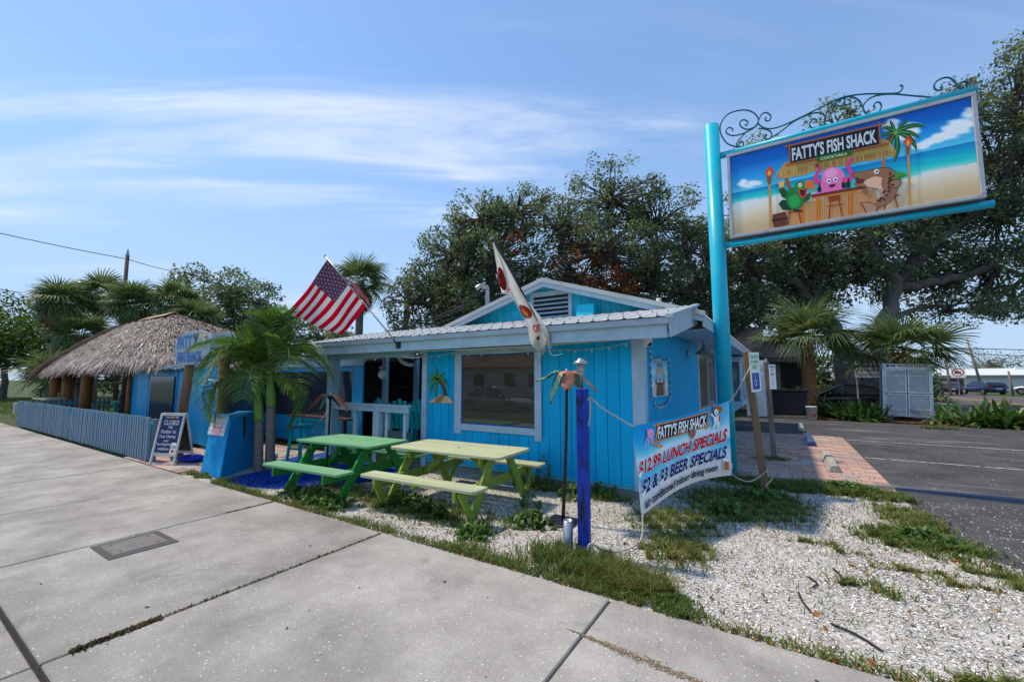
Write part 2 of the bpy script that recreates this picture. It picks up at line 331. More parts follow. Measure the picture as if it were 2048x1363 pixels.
    L(out, b.inputs['Base Color']); b.inputs['Roughness'].default_value = rough; b.inputs['Specular IOR Level'].default_value = .25
    bp = N('ShaderNodeBump'); bp.inputs['Strength'].default_value = bump; bp.inputs['Distance'].default_value = .01; L(nf.outputs['Fac'], bp.inputs['Height']); L(bp.outputs[0], b.inputs['Normal'])
    return m
CONC = groundmat('sidewalk_concrete', (.28, .265, .243), (.445, .425, .39), 1.4, rnd=.06, specks=(.66, .65, .62), speck_scale=46, speck_size=.15, speck_share=.26, stain=(.165, .155, .143), stain_scale=.5, stain_amt=.9, bump=.35, fine=110)
ASPH = groundmat('lot_asphalt', (.055, .055, .058), (.105, .105, .108), 1.2, specks=(.30, .30, .29), speck_scale=42, speck_size=.11, speck_share=.25, stain=(.022, .022, .024), stain_scale=.4, stain_amt=.6, bump=.5, fine=80, patch=((.24, .235, .22), .55, (.35, 1.5, 1), .75))
ROADM = groundmat('road_asphalt', (.10, .085, .082), (.14, .125, .12), .5, stain=(.07, .065, .065), stain_scale=.2, stain_amt=.4)
SHELL = groundmat('crushed_shell_bed', (.36, .335, .295), (.58, .56, .52), 3.0, specks=(.74, .72, .69), speck_scale=34, speck_size=.26, speck_share=.55, stain=(.20, .19, .17), stain_scale=1.1, stain_amt=.5, bump=1.0, fine=60)
SOIL = groundmat('soil_and_lawn', (.035, .060, .015), (.075, .11, .028), .25, stain=(.12, .10, .06), stain_scale=.12, stain_amt=.5, bump=.6, fine=25)
MULCH = groundmat('leaf_mulch', (.05, .03, .018), (.16, .075, .03), 6, stain=(.03, .02, .015), stain_scale=3, stain_amt=.6, bump=1, fine=40)
TURF = groundmat('blue_turf', (.004, .05, .30), (.01, .085, .46), 9, bump=1.0, fine=120, stain=(.01, .03, .14), stain_scale=3, stain_amt=.4)
LINEW = mat('worn_white_line', (.42, .42, .41), .7, .25, 6, grit=.4, dirt=(.07, .07, .07), dscale=9, damt=.95)
LINEB = mat('worn_blue_line', (.025, .09, .26), .7, .25, 6, grit=.4, dirt=(.06, .06, .07), dscale=9, damt=.85)
LINEY = mat('yellow_line', (.62, .33, .04), .7, .2, 2)
JOINT = mat('joint_dirt', (.035, .03, .025), .95, .3, 10)
PAVER = mat('clay_paver', (.40, .26, .21), .85, .16, 5, rnd=.22, grit=.2, bump=.3, bs=80, dirt=(.30, .25, .22), dscale=3, damt=.5)
PAVERP = mat('pink_paver', (.50, .30, .24), .85, .16, 5, rnd=.18, grit=.2, bump=.3, bs=80, dirt=(.34, .28, .25), dscale=3, damt=.5)
PAVERG = mat('grey_paver', (.36, .32, .30), .85, .16, 5, rnd=.2, grit=.2, bump=.3, bs=80)

def sheet(name, poly, z, m, parent=None, kind='structure'):
    o = MB().poly([(x, y, z) for x, y in poly]).build(name, m, parent)
    if parent is None: o['kind'] = kind
    return o
def rect(x0, x1, y0, y1): return [(x0, y0), (x1, y0), (x1, y1), (x0, y1)]
sheet('ground', rect(-900, 900, -600, 1200), -0.07, SOIL)
lot = sheet('parking_lot', [(1.41, 16.25), (1.41, 8.4), (1.36, 7.1), (1.5, 6.2), (1.78, 5.9), (3.0, 5.0), (5.5, 4.3), (9.6, 4.0), (9.6, 24.0), (7.5, 22.4), (.8, 22.9), (-1.9, 22.9), (-1.9, 16.25)], -0.020, ASPH)
sheet('back_lot', rect(-14, 9.5, 26.6, 46), -0.035, ASPH)
road = sheet('road', rect(9.2, 19.6, -60, 420), -0.045, ROADM)
for x in (13.86, 14.16): sheet('centre_line', rect(x - .06, x + .06, -60, 420), -0.040, LINEY, road)
for x in (9.85, 19.1): sheet('edge_line', rect(x - .06, x + .06, -60, 420), -0.040, LINEW, road)
for y, m in ((15.85, LINEW), (12.5, LINEW), (9.33, LINEB)):
    sheet('bay_line', rect(1.46, 6.6, y - .05, y + .05), -0.015, m, lot)
sheet('shell_bed', [(-9.4, 3.40), (5.5, 3.40), (9.6, 3.4), (9.6, 4.0), (5.5, 4.35), (3.0, 5.05), (1.8, 5.95), (1.52, 6.25), (1.38, 7.1), (1.43, 8.9), (-1.85, 8.9), (-1.85, 6.5), (-9.4, 6.5)], -0.012, SHELL)
sheet('blue_turf_patch', [(-8.42, 3.66), (-7.7, 3.6), (-7.0, 3.78), (-6.4, 4.3), (-5.9, 5.3), (-6.3, 6.2), (-10.4, 6.3), (-10.3, 4.9), (-8.6, 4.7)], -0.004, TURF)
sheet('planting_bed', [(.75, 22.95), (3.0, 23.6), (6.2, 22.2), (8.2, 23.2), (8.4, 26.5), (.6, 26.5)], -0.012, MULCH)
sheet('street', rect(-120, 9.2, -14, -1.4), -0.16, ROADM)

# sidewalk: slabs with real joints
swk = sheet('sidewalk', rect(-60, 9.2, -1.36, 3.44), -0.045, JOINT)
xs = [9.2, 6.6, 3.95, 1.4, -1.25, -3.95, -6.25, -8.62] + [-8.62 - 2.42 * k for k in range(1, 20)]
for i in range(len(xs) - 1):
    for y0, y1 in ((.76, 3.44), (-1.36, .745)):
        if y1 < 1 and xs[i] < -14: continue
        g = .010; dz = RNG.uniform(-.003, .003); M = Matrix.Translation((0, 0, dz))
        MB().box(xs[i + 1] + g, xs[i] - g, y0 + g, y1 - g, -.09, 0, M=M).build('slab', CONC, swk, bevel=.008)
# utility cover set in the sidewalk
t = thing('utility_cover', 'grey steel utility cover plate set in a dark frame in the sidewalk', 'utility cover', (-5.9, 1.78, 0))
IRON = mat('worn_iron', (.16, .155, .15), .6, .25, 10, grit=.3, bump=.6, bs=160, dirt=(.20, .11, .06), dscale=5, damt=.5)
MB().box(-6.19, -5.60, 1.49, 2.06, -.02, .004).build('frame', mat('cover_frame_mortar', (.085, .083, .08), .9, .2, 8, grit=.3), t)
MB().box(-6.12, -5.70, 1.55, 2.00, .0, .008).build('plate', IRON, t, bevel=.003)
for x, y in ((-6.06, 1.62), (-5.76, 1.62), (-6.06, 1.93), (-5.76, 1.93)): MB().box(x - .022, x + .022, y - .007, y + .007, .007, .0095).build('pry_slot', BLACKM, t)

# pavers
def pave(name, x0, x1, y0, y1, lx, ly, mats, clip=None, base=-.03):
    o = sheet(name, rect(x0, x1, y0, y1), base, JOINT)
    meshes = [MB().box(-lx / 2 + .004, lx / 2 - .004, -ly / 2 + .004, ly / 2 - .004, -.05, 0).mesh('paver', m) for m in mats]
    half = [MB().box(-lx / 4 + .004, lx / 4 - .004, -ly / 2 + .004, ly / 2 - .004, -.05, 0).mesh('half_paver', m) for m in mats]
    spots = []
    r = 0; y = y0 + ly / 2
    while y < y1:
        off = (r % 2) * lx / 2; x = x0 + lx / 2 - off
        while x - lx / 2 < x1 - .01:
            if x < x0: spots.append((x0 + lx / 4, y, 1))
            elif x + lx / 2 > x1 + .01: spots.append((x1 - lx / 4, y, 1))
            else: spots.append((x, y, 0))
            x += lx
        y += ly; r += 1
    spots = [s for s in spots if clip is None or clip(s[0], s[1])]
    spots.sort(key=lambda s: s[0] ** 2 + s[1] ** 2)
    rest = MB()
    for k, (x, y, h) in enumerate(spots):
        j = RNG.choice((0, 0, 1, 1, 2)); dz = RNG.uniform(-.004, .004)
        if k < 295:
            c = bpy.data.objects.new('paver', (half if h else meshes)[j]); COL.objects.link(c); c.parent = o
            c.location = (x, y, dz); c.rotation_euler = (RNG.uniform(-.01, .01), RNG.uniform(-.008, .008), RNG.uniform(-.01, .01))
        else:
            hx = lx / (4 if h else 2) - .004; rest.box(x - hx, x + hx, y - ly / 2 + .004, y + ly / 2 - .004, -.05 + dz, dz, j)
    if rest.f: rest.build('distant_pavers', mats, o)['kind'] = 'stuff'
    return o
pave('paver_strip', -1.78, 1.42, 8.65, 16.25, .40, .24, (PAVERP, PAVER, PAVERG))
pave('entry_paving', -12.6, -9.35, 3.46, 6.3, .42, .24, (PAVER, PAVERG, PAVERP))

# ------------------------------------------------------------------ scattered ground cover
def in_poly(p, poly):
    x, y = p[:, 0], p[:, 1]; c = np.zeros(len(p), bool); n = len(poly)
    for i in range(n):
        x1, y1 = poly[i]; x2, y2 = poly[(i + 1) % n]
        if y1 == y2: continue
        k = ((y1 > y) != (y2 > y)) & (x < (x2 - x1) * (y - y1) / (y2 - y1) + x1); c ^= k
    return c
def scatter(poly, n):
    a = np.array(poly); lo = a.min(0); hi = a.max(0); p = NP.uniform(lo, hi, (int(n * 1.6), 2)); return p[in_poly(p, poly)][:n]
def flakes(pos, smin, smax, tilt=.5, z=0.0, lift=.006):
    n = len(pos); s = NP.uniform(smin, smax, n); a = NP.uniform(0, 6.283, n); el = NP.uniform(.55, 1, n)
    tx, ty = NP.normal(0, tilt, n), NP.normal(0, tilt, n)
    v = np.zeros((n, 4, 3))
    for k, (ang, rr) in enumerate(((0, 1), (1.6, .8), (3.1, 1), (4.6, .75))):
        dx = np.cos(ang) * s * rr; dy = np.sin(ang) * s * rr * el
        X = dx * np.cos(a) - dy * np.sin(a); Yy = dx * np.sin(a) + dy * np.cos(a)
        v[:, k, 0] = pos[:, 0] + X; v[:, k, 1] = pos[:, 1] + Yy; v[:, k, 2] = z + lift * NP.uniform(.3, 1.5, n) + X * tx + Yy * ty
    return v.reshape(-1, 3), np.arange(4 * n).reshape(n, 4)
bed_poly = [(-7.6, 3.46), (5.0, 3.46), (5.0, 4.4), (3.0, 5.05), (1.8, 5.95), (1.5, 6.25), (1.36, 7.1), (1.40, 8.7), (-1.75, 8.6), (-1.75, 6.4), (-6.1, 6.3), (-6.0, 5.2), (-6.6, 4.2), (-7.1, 3.75)]
pp = scatter(bed_poly, 170000)
pp = pp[NP.random(len(pp)) < .45 + .55 * np.clip(1.5 * np.sin(pp[:, 0] * 2.3 + 1.7 * np.sin(pp[:, 1] * 1.9)) * np.sin(pp[:, 1] * 2.7 + 1.3 * np.sin(pp[:, 0] * 1.3)) + .5, 0, 1)]
v_, f_ = flakes(pp, .004, .0145, .35, -.012, .006)
g = NP.uniform(.45, .92, len(f_)); cc = np.stack([g, g * .975, g * .93], 1)
k = NP.random(len(f_)); cc[k < .17] *= np.array([.40, .40, .42]); cc[k > .94] = np.array([.32, .22, .13])
FLAKE = printmat('shell_flake', rough=.7, spec=.2)
o = link('crushed_shell', npmesh('crushed_shell', v_, f_, FLAKE, cols=cc)); tag(o, 'crushed white shell gravel spread between sidewalk and blue wall', 'gravel', kind='stuff')
# stray shell bits carried on to asphalt and sidewalk
pp = np.concatenate([scatter([(1.4, 8.4), (1.5, 6.3), (1.9, 6.0), (3.2, 5.1), (5, 4.5), (5.2, 7.5), (3, 9)], 3000), scatter([(-5, 1.2), (2, 2.3), (2, 3.4), (-6, 3.4)], 60), scatter([(1.5, 9), (5, 7.5), (6, 15), (1.5, 16)], 700)])
v_, f_ = flakes(pp, .004, .011, .25, -.016, .005); v_[:, 2] = np.where(np.repeat(pp[:, 1] < 3.44, 4), v_[:, 2] + .018, v_[:, 2])
g = NP.uniform(.5, .8, len(f_)); o = link('stray_shell', npmesh('stray_shell', v_, f_, FLAKE, cols=np.stack([g, g, g * .96], 1))); tag(o, 'stray white shell bits strewn over the asphalt edge', 'gravel', kind='stuff')

def blades(pos, h, wd, lean, cols, z=-.012):
    n = len(pos); a = NP.uniform(0, 6.283, n); la = NP.uniform(0, 6.283, n); ln = np.abs(NP.normal(lean, lean * .5, n)) * h
    wx, wy = np.cos(a) * wd / 2, np.sin(a) * wd / 2; lx, ly = np.cos(la) * ln, np.sin(la) * ln
    v = np.zeros((n, 6, 3)); b = np.stack([pos[:, 0], pos[:, 1], np.full(n, z)], 1)
    off = np.stack([wx, wy, np.zeros(n)], 1); ax = lambda f, hh, w2: (b + np.stack([lx * f, ly * f, h * hh], 1) - off * w2, b + np.stack([lx * f, ly * f, h * hh], 1) + off * w2)
    v[:, 0], v[:, 1] = ax(0, 0, 1); v[:, 2], v[:, 3] = ax(.35, .62, .8); v[:, 4], v[:, 5] = ax(1, .95, .12)
    i = np.arange(n)[:, None] * 6; f = np.concatenate([i + np.array([[0, 1, 3, 2]]), i + np.array([[2, 3, 5, 4]])])
    return v.reshape(-1, 3), f, np.concatenate([cols, cols])
def blob(cx, cy, rx, ry, n, rot=0.0):
    r = np.sqrt(NP.random(n)) * NP.uniform(.6, 1.15, n); a = NP.uniform(0, 6.283, n); x, y = rx * r * np.cos(a), ry * r * np.sin(a)
    # clumping
    x += .06 * np.sin(x * 23 + y * 17); y += .06 * np.cos(y * 21 - x * 13)
    c, s = math.cos(rot), math.sin(rot); return np.stack([cx + x * c - y * s, cy + x * s + y * c], 1)
GRASSM = leafmat('grass_blade', (.14, .225, .05), .35, .6)
vs_, fs_, cs_ = [], [], []; base = 0
def addgrass(pos, hmin, hmax, wd, lean, brown=.2):
    global base
    n = len(pos); h = NP.uniform(hmin, hmax, n) ; sh = NP.uniform(.55, 1.25, n)
    c = np.stack([sh, sh, sh], 1); kb = NP.random(n) < brown; c[kb] = np.stack([sh * 1.9, sh * 1.05, sh * 1.1], 1)[kb]
    yl = NP.random(n) < .15; c[yl] *= np.array([1.25, 1.15, .8])
    v, f, cc = blades(pos, h, wd * NP.uniform(.7, 1.3, n), lean, c); vs_.append(v); fs_.append(f + base); cs_.append(cc); base += len(v)
def edge(xa, xb, y, wid, n):
    x = NP.uniform(xa, xb, n); d = .5 + .5 * np.sin(x * 3.1 + 1) * np.sin(x * 7.3); k = NP.random(n) < .25 + .75 * d; x = x[k]
    return np.stack([x, y + np.abs(NP.normal(0, wid, len(x))) * (.4 + .6 * d[k]) - .03], 1)
addgrass(edge(-8.3, -6.6, 3.46, .10, 1500), .02, .09, .010, .6, .3)
addgrass(edge(-6.6, -3.2, 3.47, .12, 3600), .02, .06, .010, .7, .3)
addgrass(edge(-3.2, -1.0, 3.47, .17, 4600), .02, .08, .010, .8, .25)
addgrass(blob(-1.75, 3.85, .55, .30, 3900), .04, .17, .008, .6, .15)
addgrass(blob(-1.25, 3.78, .42, .25, 3600), .04, .15, .007, .9, .55)
addgrass(blob(-.86, 3.60, .28, .13, 4200, -.1), .02, .055, .010, .6, .03)
addgrass(edge(-.7, 3.2, 3.46, .10, 2600), .02, .06, .010, .8, .55)
addgrass(blob(.95, 3.62, .30, .10, 900), .02, .07, .010, .8, .4); addgrass(blob(1.45, 3.75, .22, .12, 900), .03, .07, .012, .8, .1)
addgrass(blob(-.55, 6.9, .85, .95, 5000), .03, .12, .011, .8, .25)
addgrass(blob(-1.2, 5.6, .55, .6, 2300), .03, .11, .010, .9, .35)
addgrass(blob(-1.0, 4.7, .35, .45, 1500), .03, .12, .010, .9, .5)
addgrass(blob(-.25, 8.35, .9, .35, 4200), .04, .13, .012, .8, .12)
addgrass(blob(.75, 8.5, .75, .34, 4600, -.15), .05, .14, .012, .8, .15)
addgrass(blob(1.25, 7.3, .33, .7, 1500, .1), .03, .10, .011, .8, .35)
addgrass(blob(1.15, 6.35, .55, .42, 3600, -.3), .03, .10, .012, .8, .18)
addgrass(blob(1.7, 5.6, .5, .25, 1500, -.5), .02, .08, .010, .8, .5)
addgrass(blob(1.0, 5.35, .45, .14, 650, -.2), .02, .06, .010, .8, .6); addgrass(blob(.25, 5.7, .4, .10, 420, -.2), .02, .06, .010, .8, .5)
addgrass(blob(.5, 4.75, .3, .08, 260), .03, .10, .010, .7, .3); addgrass(blob(2.2, 4.6, .5, .15, 900), .02, .07, .010, .8, .45)
addgrass(scatter(bed_poly, 4200), .015, .06, .010, .9, .5)
addgrass(blob(-2.9, 6.15, 1.1, .16, 2200), .03, .14, .010, .6, .35); addgrass(blob(-4.3, 4.3, 1.5, .45, 4200), .02, .10, .010, .8, .35)
addgrass(blob(-6.0, 4.2, .6, .5, 1800), .02, .10, .010, .8, .3)
addgrass(blob(-9.1, 3.58, .45, .08, 900), .02, .08, .010, .7, .3); addgrass(blob(-8.2, 3.62, .3, .12, 700), .02, .07, .010, .7, .3)
addgrass(blob(4.6, 21.0, .5, .25, 900), .03, .10, .02, .8, .2); addgrass(blob(6.9, 20.4, .5, .3, 900), .03, .10, .02, .8, .2); addgrass(blob(-.3, 11.1, .35, .2, 700), .03, .08, .012, .8, .2)
addgrass(np.stack([NP.uniform(-1.7, .4, 900), 8.65 + .24 * NP.integers(0, 22, 900) + NP.normal(0, .012, 900)], 1), .015, .05, .010, .6, .2)
# far lawn beyond the fence
addgrass(scatter([(-60, 4.2), (-26.5, 4.2), (-26.5, 12), (-60, 12)], 9000), .04, .12, .05, .6, .05)
o = link('grass', npmesh('grass', np.concatenate(vs_), np.concatenate(fs_), GRASSM, cols=np.concatenate(cs_))); tag(o, 'patchy green and dry grass along sidewalk and shell bed', 'grass', kind='stuff')
# blue turf blades
pp = scatter([(-8.38, 3.68), (-7.7, 3.62), (-7.0, 3.8), (-6.4, 4.3), (-5.95, 5.2), (-6.6, 5.6), (-8.4, 5.6), (-8.5, 4.7)], 12000)
sh = NP.uniform(.5, 1.4, len(pp)); v_, f_, c_ = blades(pp, NP.uniform(.012, .035, len(pp)), .010, .7, np.stack([sh] * 3, 1), -.004)
o = link('blue_turf_blades', npmesh('blue_turf_blades', v_, f_, leafmat('blue_turf_blade', (.006, .07, .42), .1), cols=c_)); tag(o, 'bright blue artificial turf laid beside the palm and stools', 'turf', kind='stuff')
# leafy weeds
WEEDM = leafmat('weed_leaf', (.13, .24, .05), .35, .5)
vs_, fs_, cs_ = [], [], []; base = 0
def addweed(cx, cy, rx, ry, n, hmax, s0=.018, s1=.04, tint=1.0):
    global base
    p = blob(cx, cy, rx, ry, n); z = np.abs(NP.random(n)) ** 1.3 * hmax * np.clip(1.15 - ((p[:, 0] - cx) / rx) ** 2 - ((p[:, 1] - cy) / ry) ** 2, .15, 1)
    v, f = flakes(p, s0, s1, .7, 0, 0); v[:, 2] += np.repeat(z, 4); sh = NP.uniform(.5, 1.3, n) * tint
    vs_.append(v); fs_.append(f + base); cs_.append(np.stack([sh, sh, sh], 1)); base += len(v)
addweed(-5.75, 3.78, .42, .2, 1900, .17); addweed(-5.35, 3.72, .3, .16, 1200, .14); addweed(-6.25, 3.82, .35, .18, 900, .12)
addweed(-4.6, 4.35, .5, .3, 900, .16, tint=.6); addweed(-3.9, 4.2, .35, .2, 600, .14, tint=.6); addweed(-3.05, 3.95, .25, .18, 700, .12); addweed(-2.7, 4.6, .3, .25, 600, .14, tint=.8)
addweed(-3.35, 6.18, .16, .14, 420, .55, .016, .03); addweed(-3.75, 6.22, .12, .1, 200, .35, .016, .03); addweed(-2.3, 6.2, .3, .12, 420, .22); addweed(-2.75, 5.9, .2, .15, 260, .2)
addweed(-3.0, 5.15, .12, .12, 260, .5, .015, .028); addweed(-.7, 6.2, .3, .2, 420, .2); addweed(-.35, 7.3, .5, .4, 800, .14, tint=.8); addweed(.75, 8.5, .5, .2, 800, .16); addweed(1.2, 6.4, .35, .25, 600, .12, tint=.9)
o = link('weeds', npmesh('weeds', np.concatenate(vs_), np.concatenate(fs_), WEEDM, cols=np.concatenate(cs_))); tag(o, 'leafy green weeds under the picnic tables and along the wall', 'weeds', kind='stuff')
# fallen leaves, moss and sand in joints
pp = np.concatenate([scatter(bed_poly, 420), blob(.9, 10.0, .5, .8, 60), blob(1.3, 7.2, .4, 1.0, 110), blob(1.3, 6.1, .5, .4, 70), scatter([(.8, 22.5), (3, 23.2), (6.2, 21.9), (8.3, 22.8), (8.3, 23.6), (.8, 23.6)], 900), edge(-6, 3, 3.46, .06, 260)])
v_, f_ = flakes(pp, .012, .032, .35, -.004, .008); g = NP.uniform(.5, 1.3, len(f_)); cc = np.stack([.30 * g, .12 * g, .045 * g], 1)
o = link('fallen_leaves', npmesh('fallen_leaves', v_, f_, FLAKE, cols=cc)); tag(o, 'dry orange brown fallen leaves strewn over shell and kerb', 'leaves', kind='stuff')
x = np.concatenate([NP.normal(0, .014, 2200) - 3.95, NP.normal(0, .006, 500) - 3.95, NP.normal(0, .005, 300) - 6.25]); y = np.concatenate([NP.uniform(.9, 1.38, 2200), NP.uniform(1.4, 3.4, 500), NP.uniform(2.8, 3.42, 300)])
v_, f_ = flakes(np.stack([x, y], 1), .004, .012, .6, 0, .005); g = NP.uniform(.4, 1.2, len(f_)); cc = np.stack([.16 * g, .11 * g, .04 * g], 1); kk = NP.random(len(f_)) < .4; cc[kk] = np.stack([.07 * g, .09 * g, .03 * g], 1)[kk]
o = link('joint_moss', npmesh('joint_moss', v_, f_, FLAKE, cols=cc)); tag(o, 'brown moss growing in the sidewalk joint', 'moss', kind='stuff')
tt = NP.random(1500); x = -1.35 + 1.15 * tt + NP.normal(0, .012, 1500); y = 2.86 - .10 * tt + NP.normal(0, .020, 1500) * np.sin(np.pi * tt)
v_, f_ = flakes(np.stack([x, y], 1), .003, .008, .2, 0, .002); g = NP.uniform(.6, 1.2, len(f_)); cc = np.stack([.27 * g, .20 * g, .12 * g], 1)
o = link('sand_streak', npmesh('sand_streak', v_, f_, FLAKE, cols=cc)); tag(o, 'thin brown streak of washed sand on the sidewalk', 'sand', kind='stuff')
for pts, nm in (([(.30, 5.05, 0), (.36, 4.86, 0), (.33, 4.68, 0)], 0), ([(.10, 4.72, 0), (.16, 4.62, 0), (.12, 4.5, 0)], 0), ([(.02, 4.36, 0), (.04, 4.2, 0), (.10, 4.02, 0)], 0), ([(.20, 3.93, 0), (.34, 3.86, 0), (.46, 3.72, 0)], 0)):
    o = MB().tube(smoothpath([(a, b, .004) for a, b, _ in pts]), [.005, .009] + [.008] * 6 + [.003], 6).build('twig', mat('dark_twig', (.03, .027, .025), .9, .3, 20))
    tag(o, 'short dark crooked root lying on the white shell', 'twig', 'dark roots lying on the shell bed')

gp = np.array([(-.02, 2.83), (.06, 2.80), (.09, 2.805), (.03, 2.86)] + [(RNG.uniform(-9, 2.5), RNG.uniform(1.0, 3.3)) for _ in range(46)])
v_, f_ = flakes(gp, .008, .022, .0, .0012, .0008); g = NP.uniform(.6, 1.6, len(f_)); o = link('gum_spots', npmesh('gum_spots', v_, f_, FLAKE, cols=np.stack([.06 * g, .057 * g, .053 * g], 1))); tag(o, 'small dark gum and tar spots on the sidewalk', 'gum spots', kind='stuff')
# ------------------------------------------------------------------ main building
B = thing('restaurant_building', 'bright blue plank restaurant building with pale trim and white metal gable roof', 'building', (-4.0, 6.4, 0))
WX0, WX1, WY, WZ = -6.14, -1.74, 6.40, 2.36
GLASSD = mat('dark_window_glass', (0.060, 0.050, 0.038), 0.02, .3, 1.6, spec=.9, dirt=(.085, .075, .06), dscale=1.1, damt=.4, stretch=(.6, 1, 1.8))
TAN = mat('tan_blind', (.34, .29, .22), .6, .12, 2)
wallp = MB().box(-6.25, -1.80, 6.412, 6.52, 0.0, 2.62).build('wall', BLUE2, B)
MB().box(-1.90, -1.775, 6.50, 20.0, 0.0, 2.66).build('side_wall', BLUE2, B)
MB().box(-6.25, -6.15, 6.53, 11.0, 0.0, 2.75).build('porch_end_wall', BLUE2, B)
MB().box(-6.2, -1.77, 6.40, 6.50, -.06, .11).build('footing', mat('grey_footing', (.24, .25, .25), .9, .2, 5, bump=.3), B)
# vertical siding boards on the front
x = -1.925; BW = 0.203
while x > WX0 + .02:
    x0 = max(x - BW, WX0 + .002); g = .004
    top = WZ
    if x0 < -3.49 and x > -5.40: top = .775
    if x0 < -3.49 < x: pass
    MB().box(x0 + g, x - g, 6.392, 6.413, .115, top).build('siding_board', BLUE, wallp, bevel=.003)
    x -= BW
for (a, b_, z0, z1, y0) in ((-5.40, -5.235, .715, 2.335, 6.362), (-3.615, -3.485, .695, 2.335, 6.362), (-5.232, -3.618, .785, .905, 6.366), (-5.232, -3.618, 2.215, 2.335, 6.366)):
    MB().box(a, b_, y0, 6.391, z0, z1).build('window_trim', TRIM, B, bevel=.004)
win = MB().box(-5.235, -3.615, 6.385, 6.395, .905, 2.215).build('window', GLASSD, B)
EDGEB = mat('blue_overpaint', (.004, .08, .36), .6, .2, 6)
for (a, b_, z0, z1) in ((-5.235, -5.215, .905, 2.215), (-3.635, -3.615, .905, 2.215), (-5.215, -3.635, .905, .93), (-5.215, -3.635, 2.19, 2.215)):
    MB().box(a, b_, 6.379, 6.384, z0, z1).build('window_bead', EDGEB, win)
MB().box(-1.925, -1.735, 6.365, 6.391, .10, WZ).build('corner_trim', TRIM, B, bevel=.004)
MB().box(-1.773, -1.745, 6.393, 6.56, .10, 2.42).build('corner_trim', TRIM, B, bevel=.004)
MB().box(-6.27, -6.142, 6.355, 6.411, .0, WZ).build('corner_trim', TRIM, B, bevel=.004)
for z0, z1, dy in ((.112, .150, .018), (.158, .172, .012)): MB().box(-6.13, -1.93, 6.391 - dy, 6.391, z0, z1).build('base_strip', mat('light_cyan_paint', (.06, .48, .60), .4, .1), B)
# side boards, windows
y = 6.565
while y < 11.2:
    y1 = min(y + .203, 11.2); MB().box(-1.776, -1.758, y + .004, y1 - .004, .115, min(2.36 + (y - 6.4) * .2, 2.78)).build('siding_board', BLUE2, B, bevel=.003); y += .203
for ya, yb, za, zb in ((11.3, 14.2, 1.0, 2.48),):
    sw = MB().box(-1.78, -1.765, ya, yb, za, zb).build('side_window', TAN, B)
    MB().box(-1.764, -1.760, ya + .1, yb - .1, za + .05, zb - .05).build('pane', glassmat('clear_pane', (.25, .22, .17), .03, .6), sw)
    for (a, b_, z0, z1) in ((ya - .14, ya, .86, 2.62), (yb, yb + .14, .86, 2.62), (ya, yb, .86, 1.0), (ya, yb, 2.48, 2.62)): MB().box(-1.775, -1.735, a, b_, z0, z1).build('window_trim', TRIM, B)
    for (a, b_, z0, z1) in ((ya, ya + .06, za, zb), (yb - .06, yb, za, zb)): MB().box(-1.762, -1.752, a, b_, z0, z1).build('window_bead', EDGEB, sw)
bay = MB().box(-1.775, -1.22, 16.6, 19.2, .82, .98).box(-1.775, -1.22, 16.6, 19.2, 2.35, 2.52).box(-1.28, -1.22, 16.6, 16.68, .98, 2.35).box(-1.28, -1.22, 17.88, 17.95, .98, 2.35).box(-1.28, -1.22, 19.12, 19.2, .98, 2.35).build('bay_window', TRIM, B)
MB().prism([(-1.775, .40), (-1.22, .818), (-1.775, .818)], lambda u, v, w_: (u, 16.62 + w_, v), 2.55).build('bay_bracket', TRIM, bay)
MB().box(-1.27, -1.245, 16.68, 19.12, .98, 2.35).box(-1.77, -1.28, 16.63, 16.65, .98, 2.35).build('pane', glassmat('bay_glass', (.10, .15, .17), .03, .6), bay)
# soffit, fascia and front lean-to roof
MB().box(-9.42, -1.30, 5.80, 6.36, 2.365, 2.385).build('soffit', TRIM, B)
MB().box(-9.50, -1.26, 5.775, 5.80, 2.295, 2.49).build('fascia', TRIM, B, bevel=.004)
MB().box(-9.53, -1.23, 5.715, 5.773, 2.475, 2.565).build('gutter_edge', mat('pale_metal_edge', (.40, .50, .56), .45, .1, 4, dirt=(.3, .36, .4), dscale=6, damt=.5, stretch=(.3, 1, 1)), B, bevel=.006)
def roof_sheet(w_, ln, ribs, zt=.013, lip=.0):
    m = MB(); prof = [(0, 0)]
    for k in range(ribs):
        c = w_ * (k + .5) / ribs; prof += [(c - .035, 0), (c - .016, zt), (c + .016, zt), (c + .035, 0)]
    prof.append((w_, 0)); n = len(prof)
    vs = [(u, 0, v) for u, v in prof] + [(u, ln, v) for u, v in prof] + [(u, 0, v - .006) for u, v in prof] + [(u, ln, v - .006) for u, v in prof]
    fs = [(i, i + 1, n + i + 1, n + i) for i in range(n - 1)] + [(2 * n + i, 3 * n + i, 3 * n + i + 1, 2 * n + i + 1) for i in range(n - 1)]
    fs += [(i, 2 * n + i, 2 * n + i + 1, i + 1) for i in range(n - 1)] + [(n + i, n + i + 1, 3 * n + i + 1, 3 * n + i) for i in range(n - 1)]
    fs += [(0, n, 3 * n, 2 * n), (n - 1, 3 * n - 1, 4 * n - 1, 2 * n - 1)]
    return m.add(vs, fs)
sl_ang = math.atan(.215); pw = .9145
rs = roof_sheet(pw - .004, 2.02, 4).mesh('roof_panel', WHITEM)
for k in range(9):
    o = bpy.data.objects.new('roof_panel', rs); COL.objects.link(o); o.parent = B; o.matrix_parent_inverse = wm(B).inverted()
    o.location = (-9.47 + k * pw + RNG.uniform(-.002, .002), 5.70, 2.575 + RNG.uniform(-.002, .002)); o.rotation_euler = (sl_ang, 0, 0)
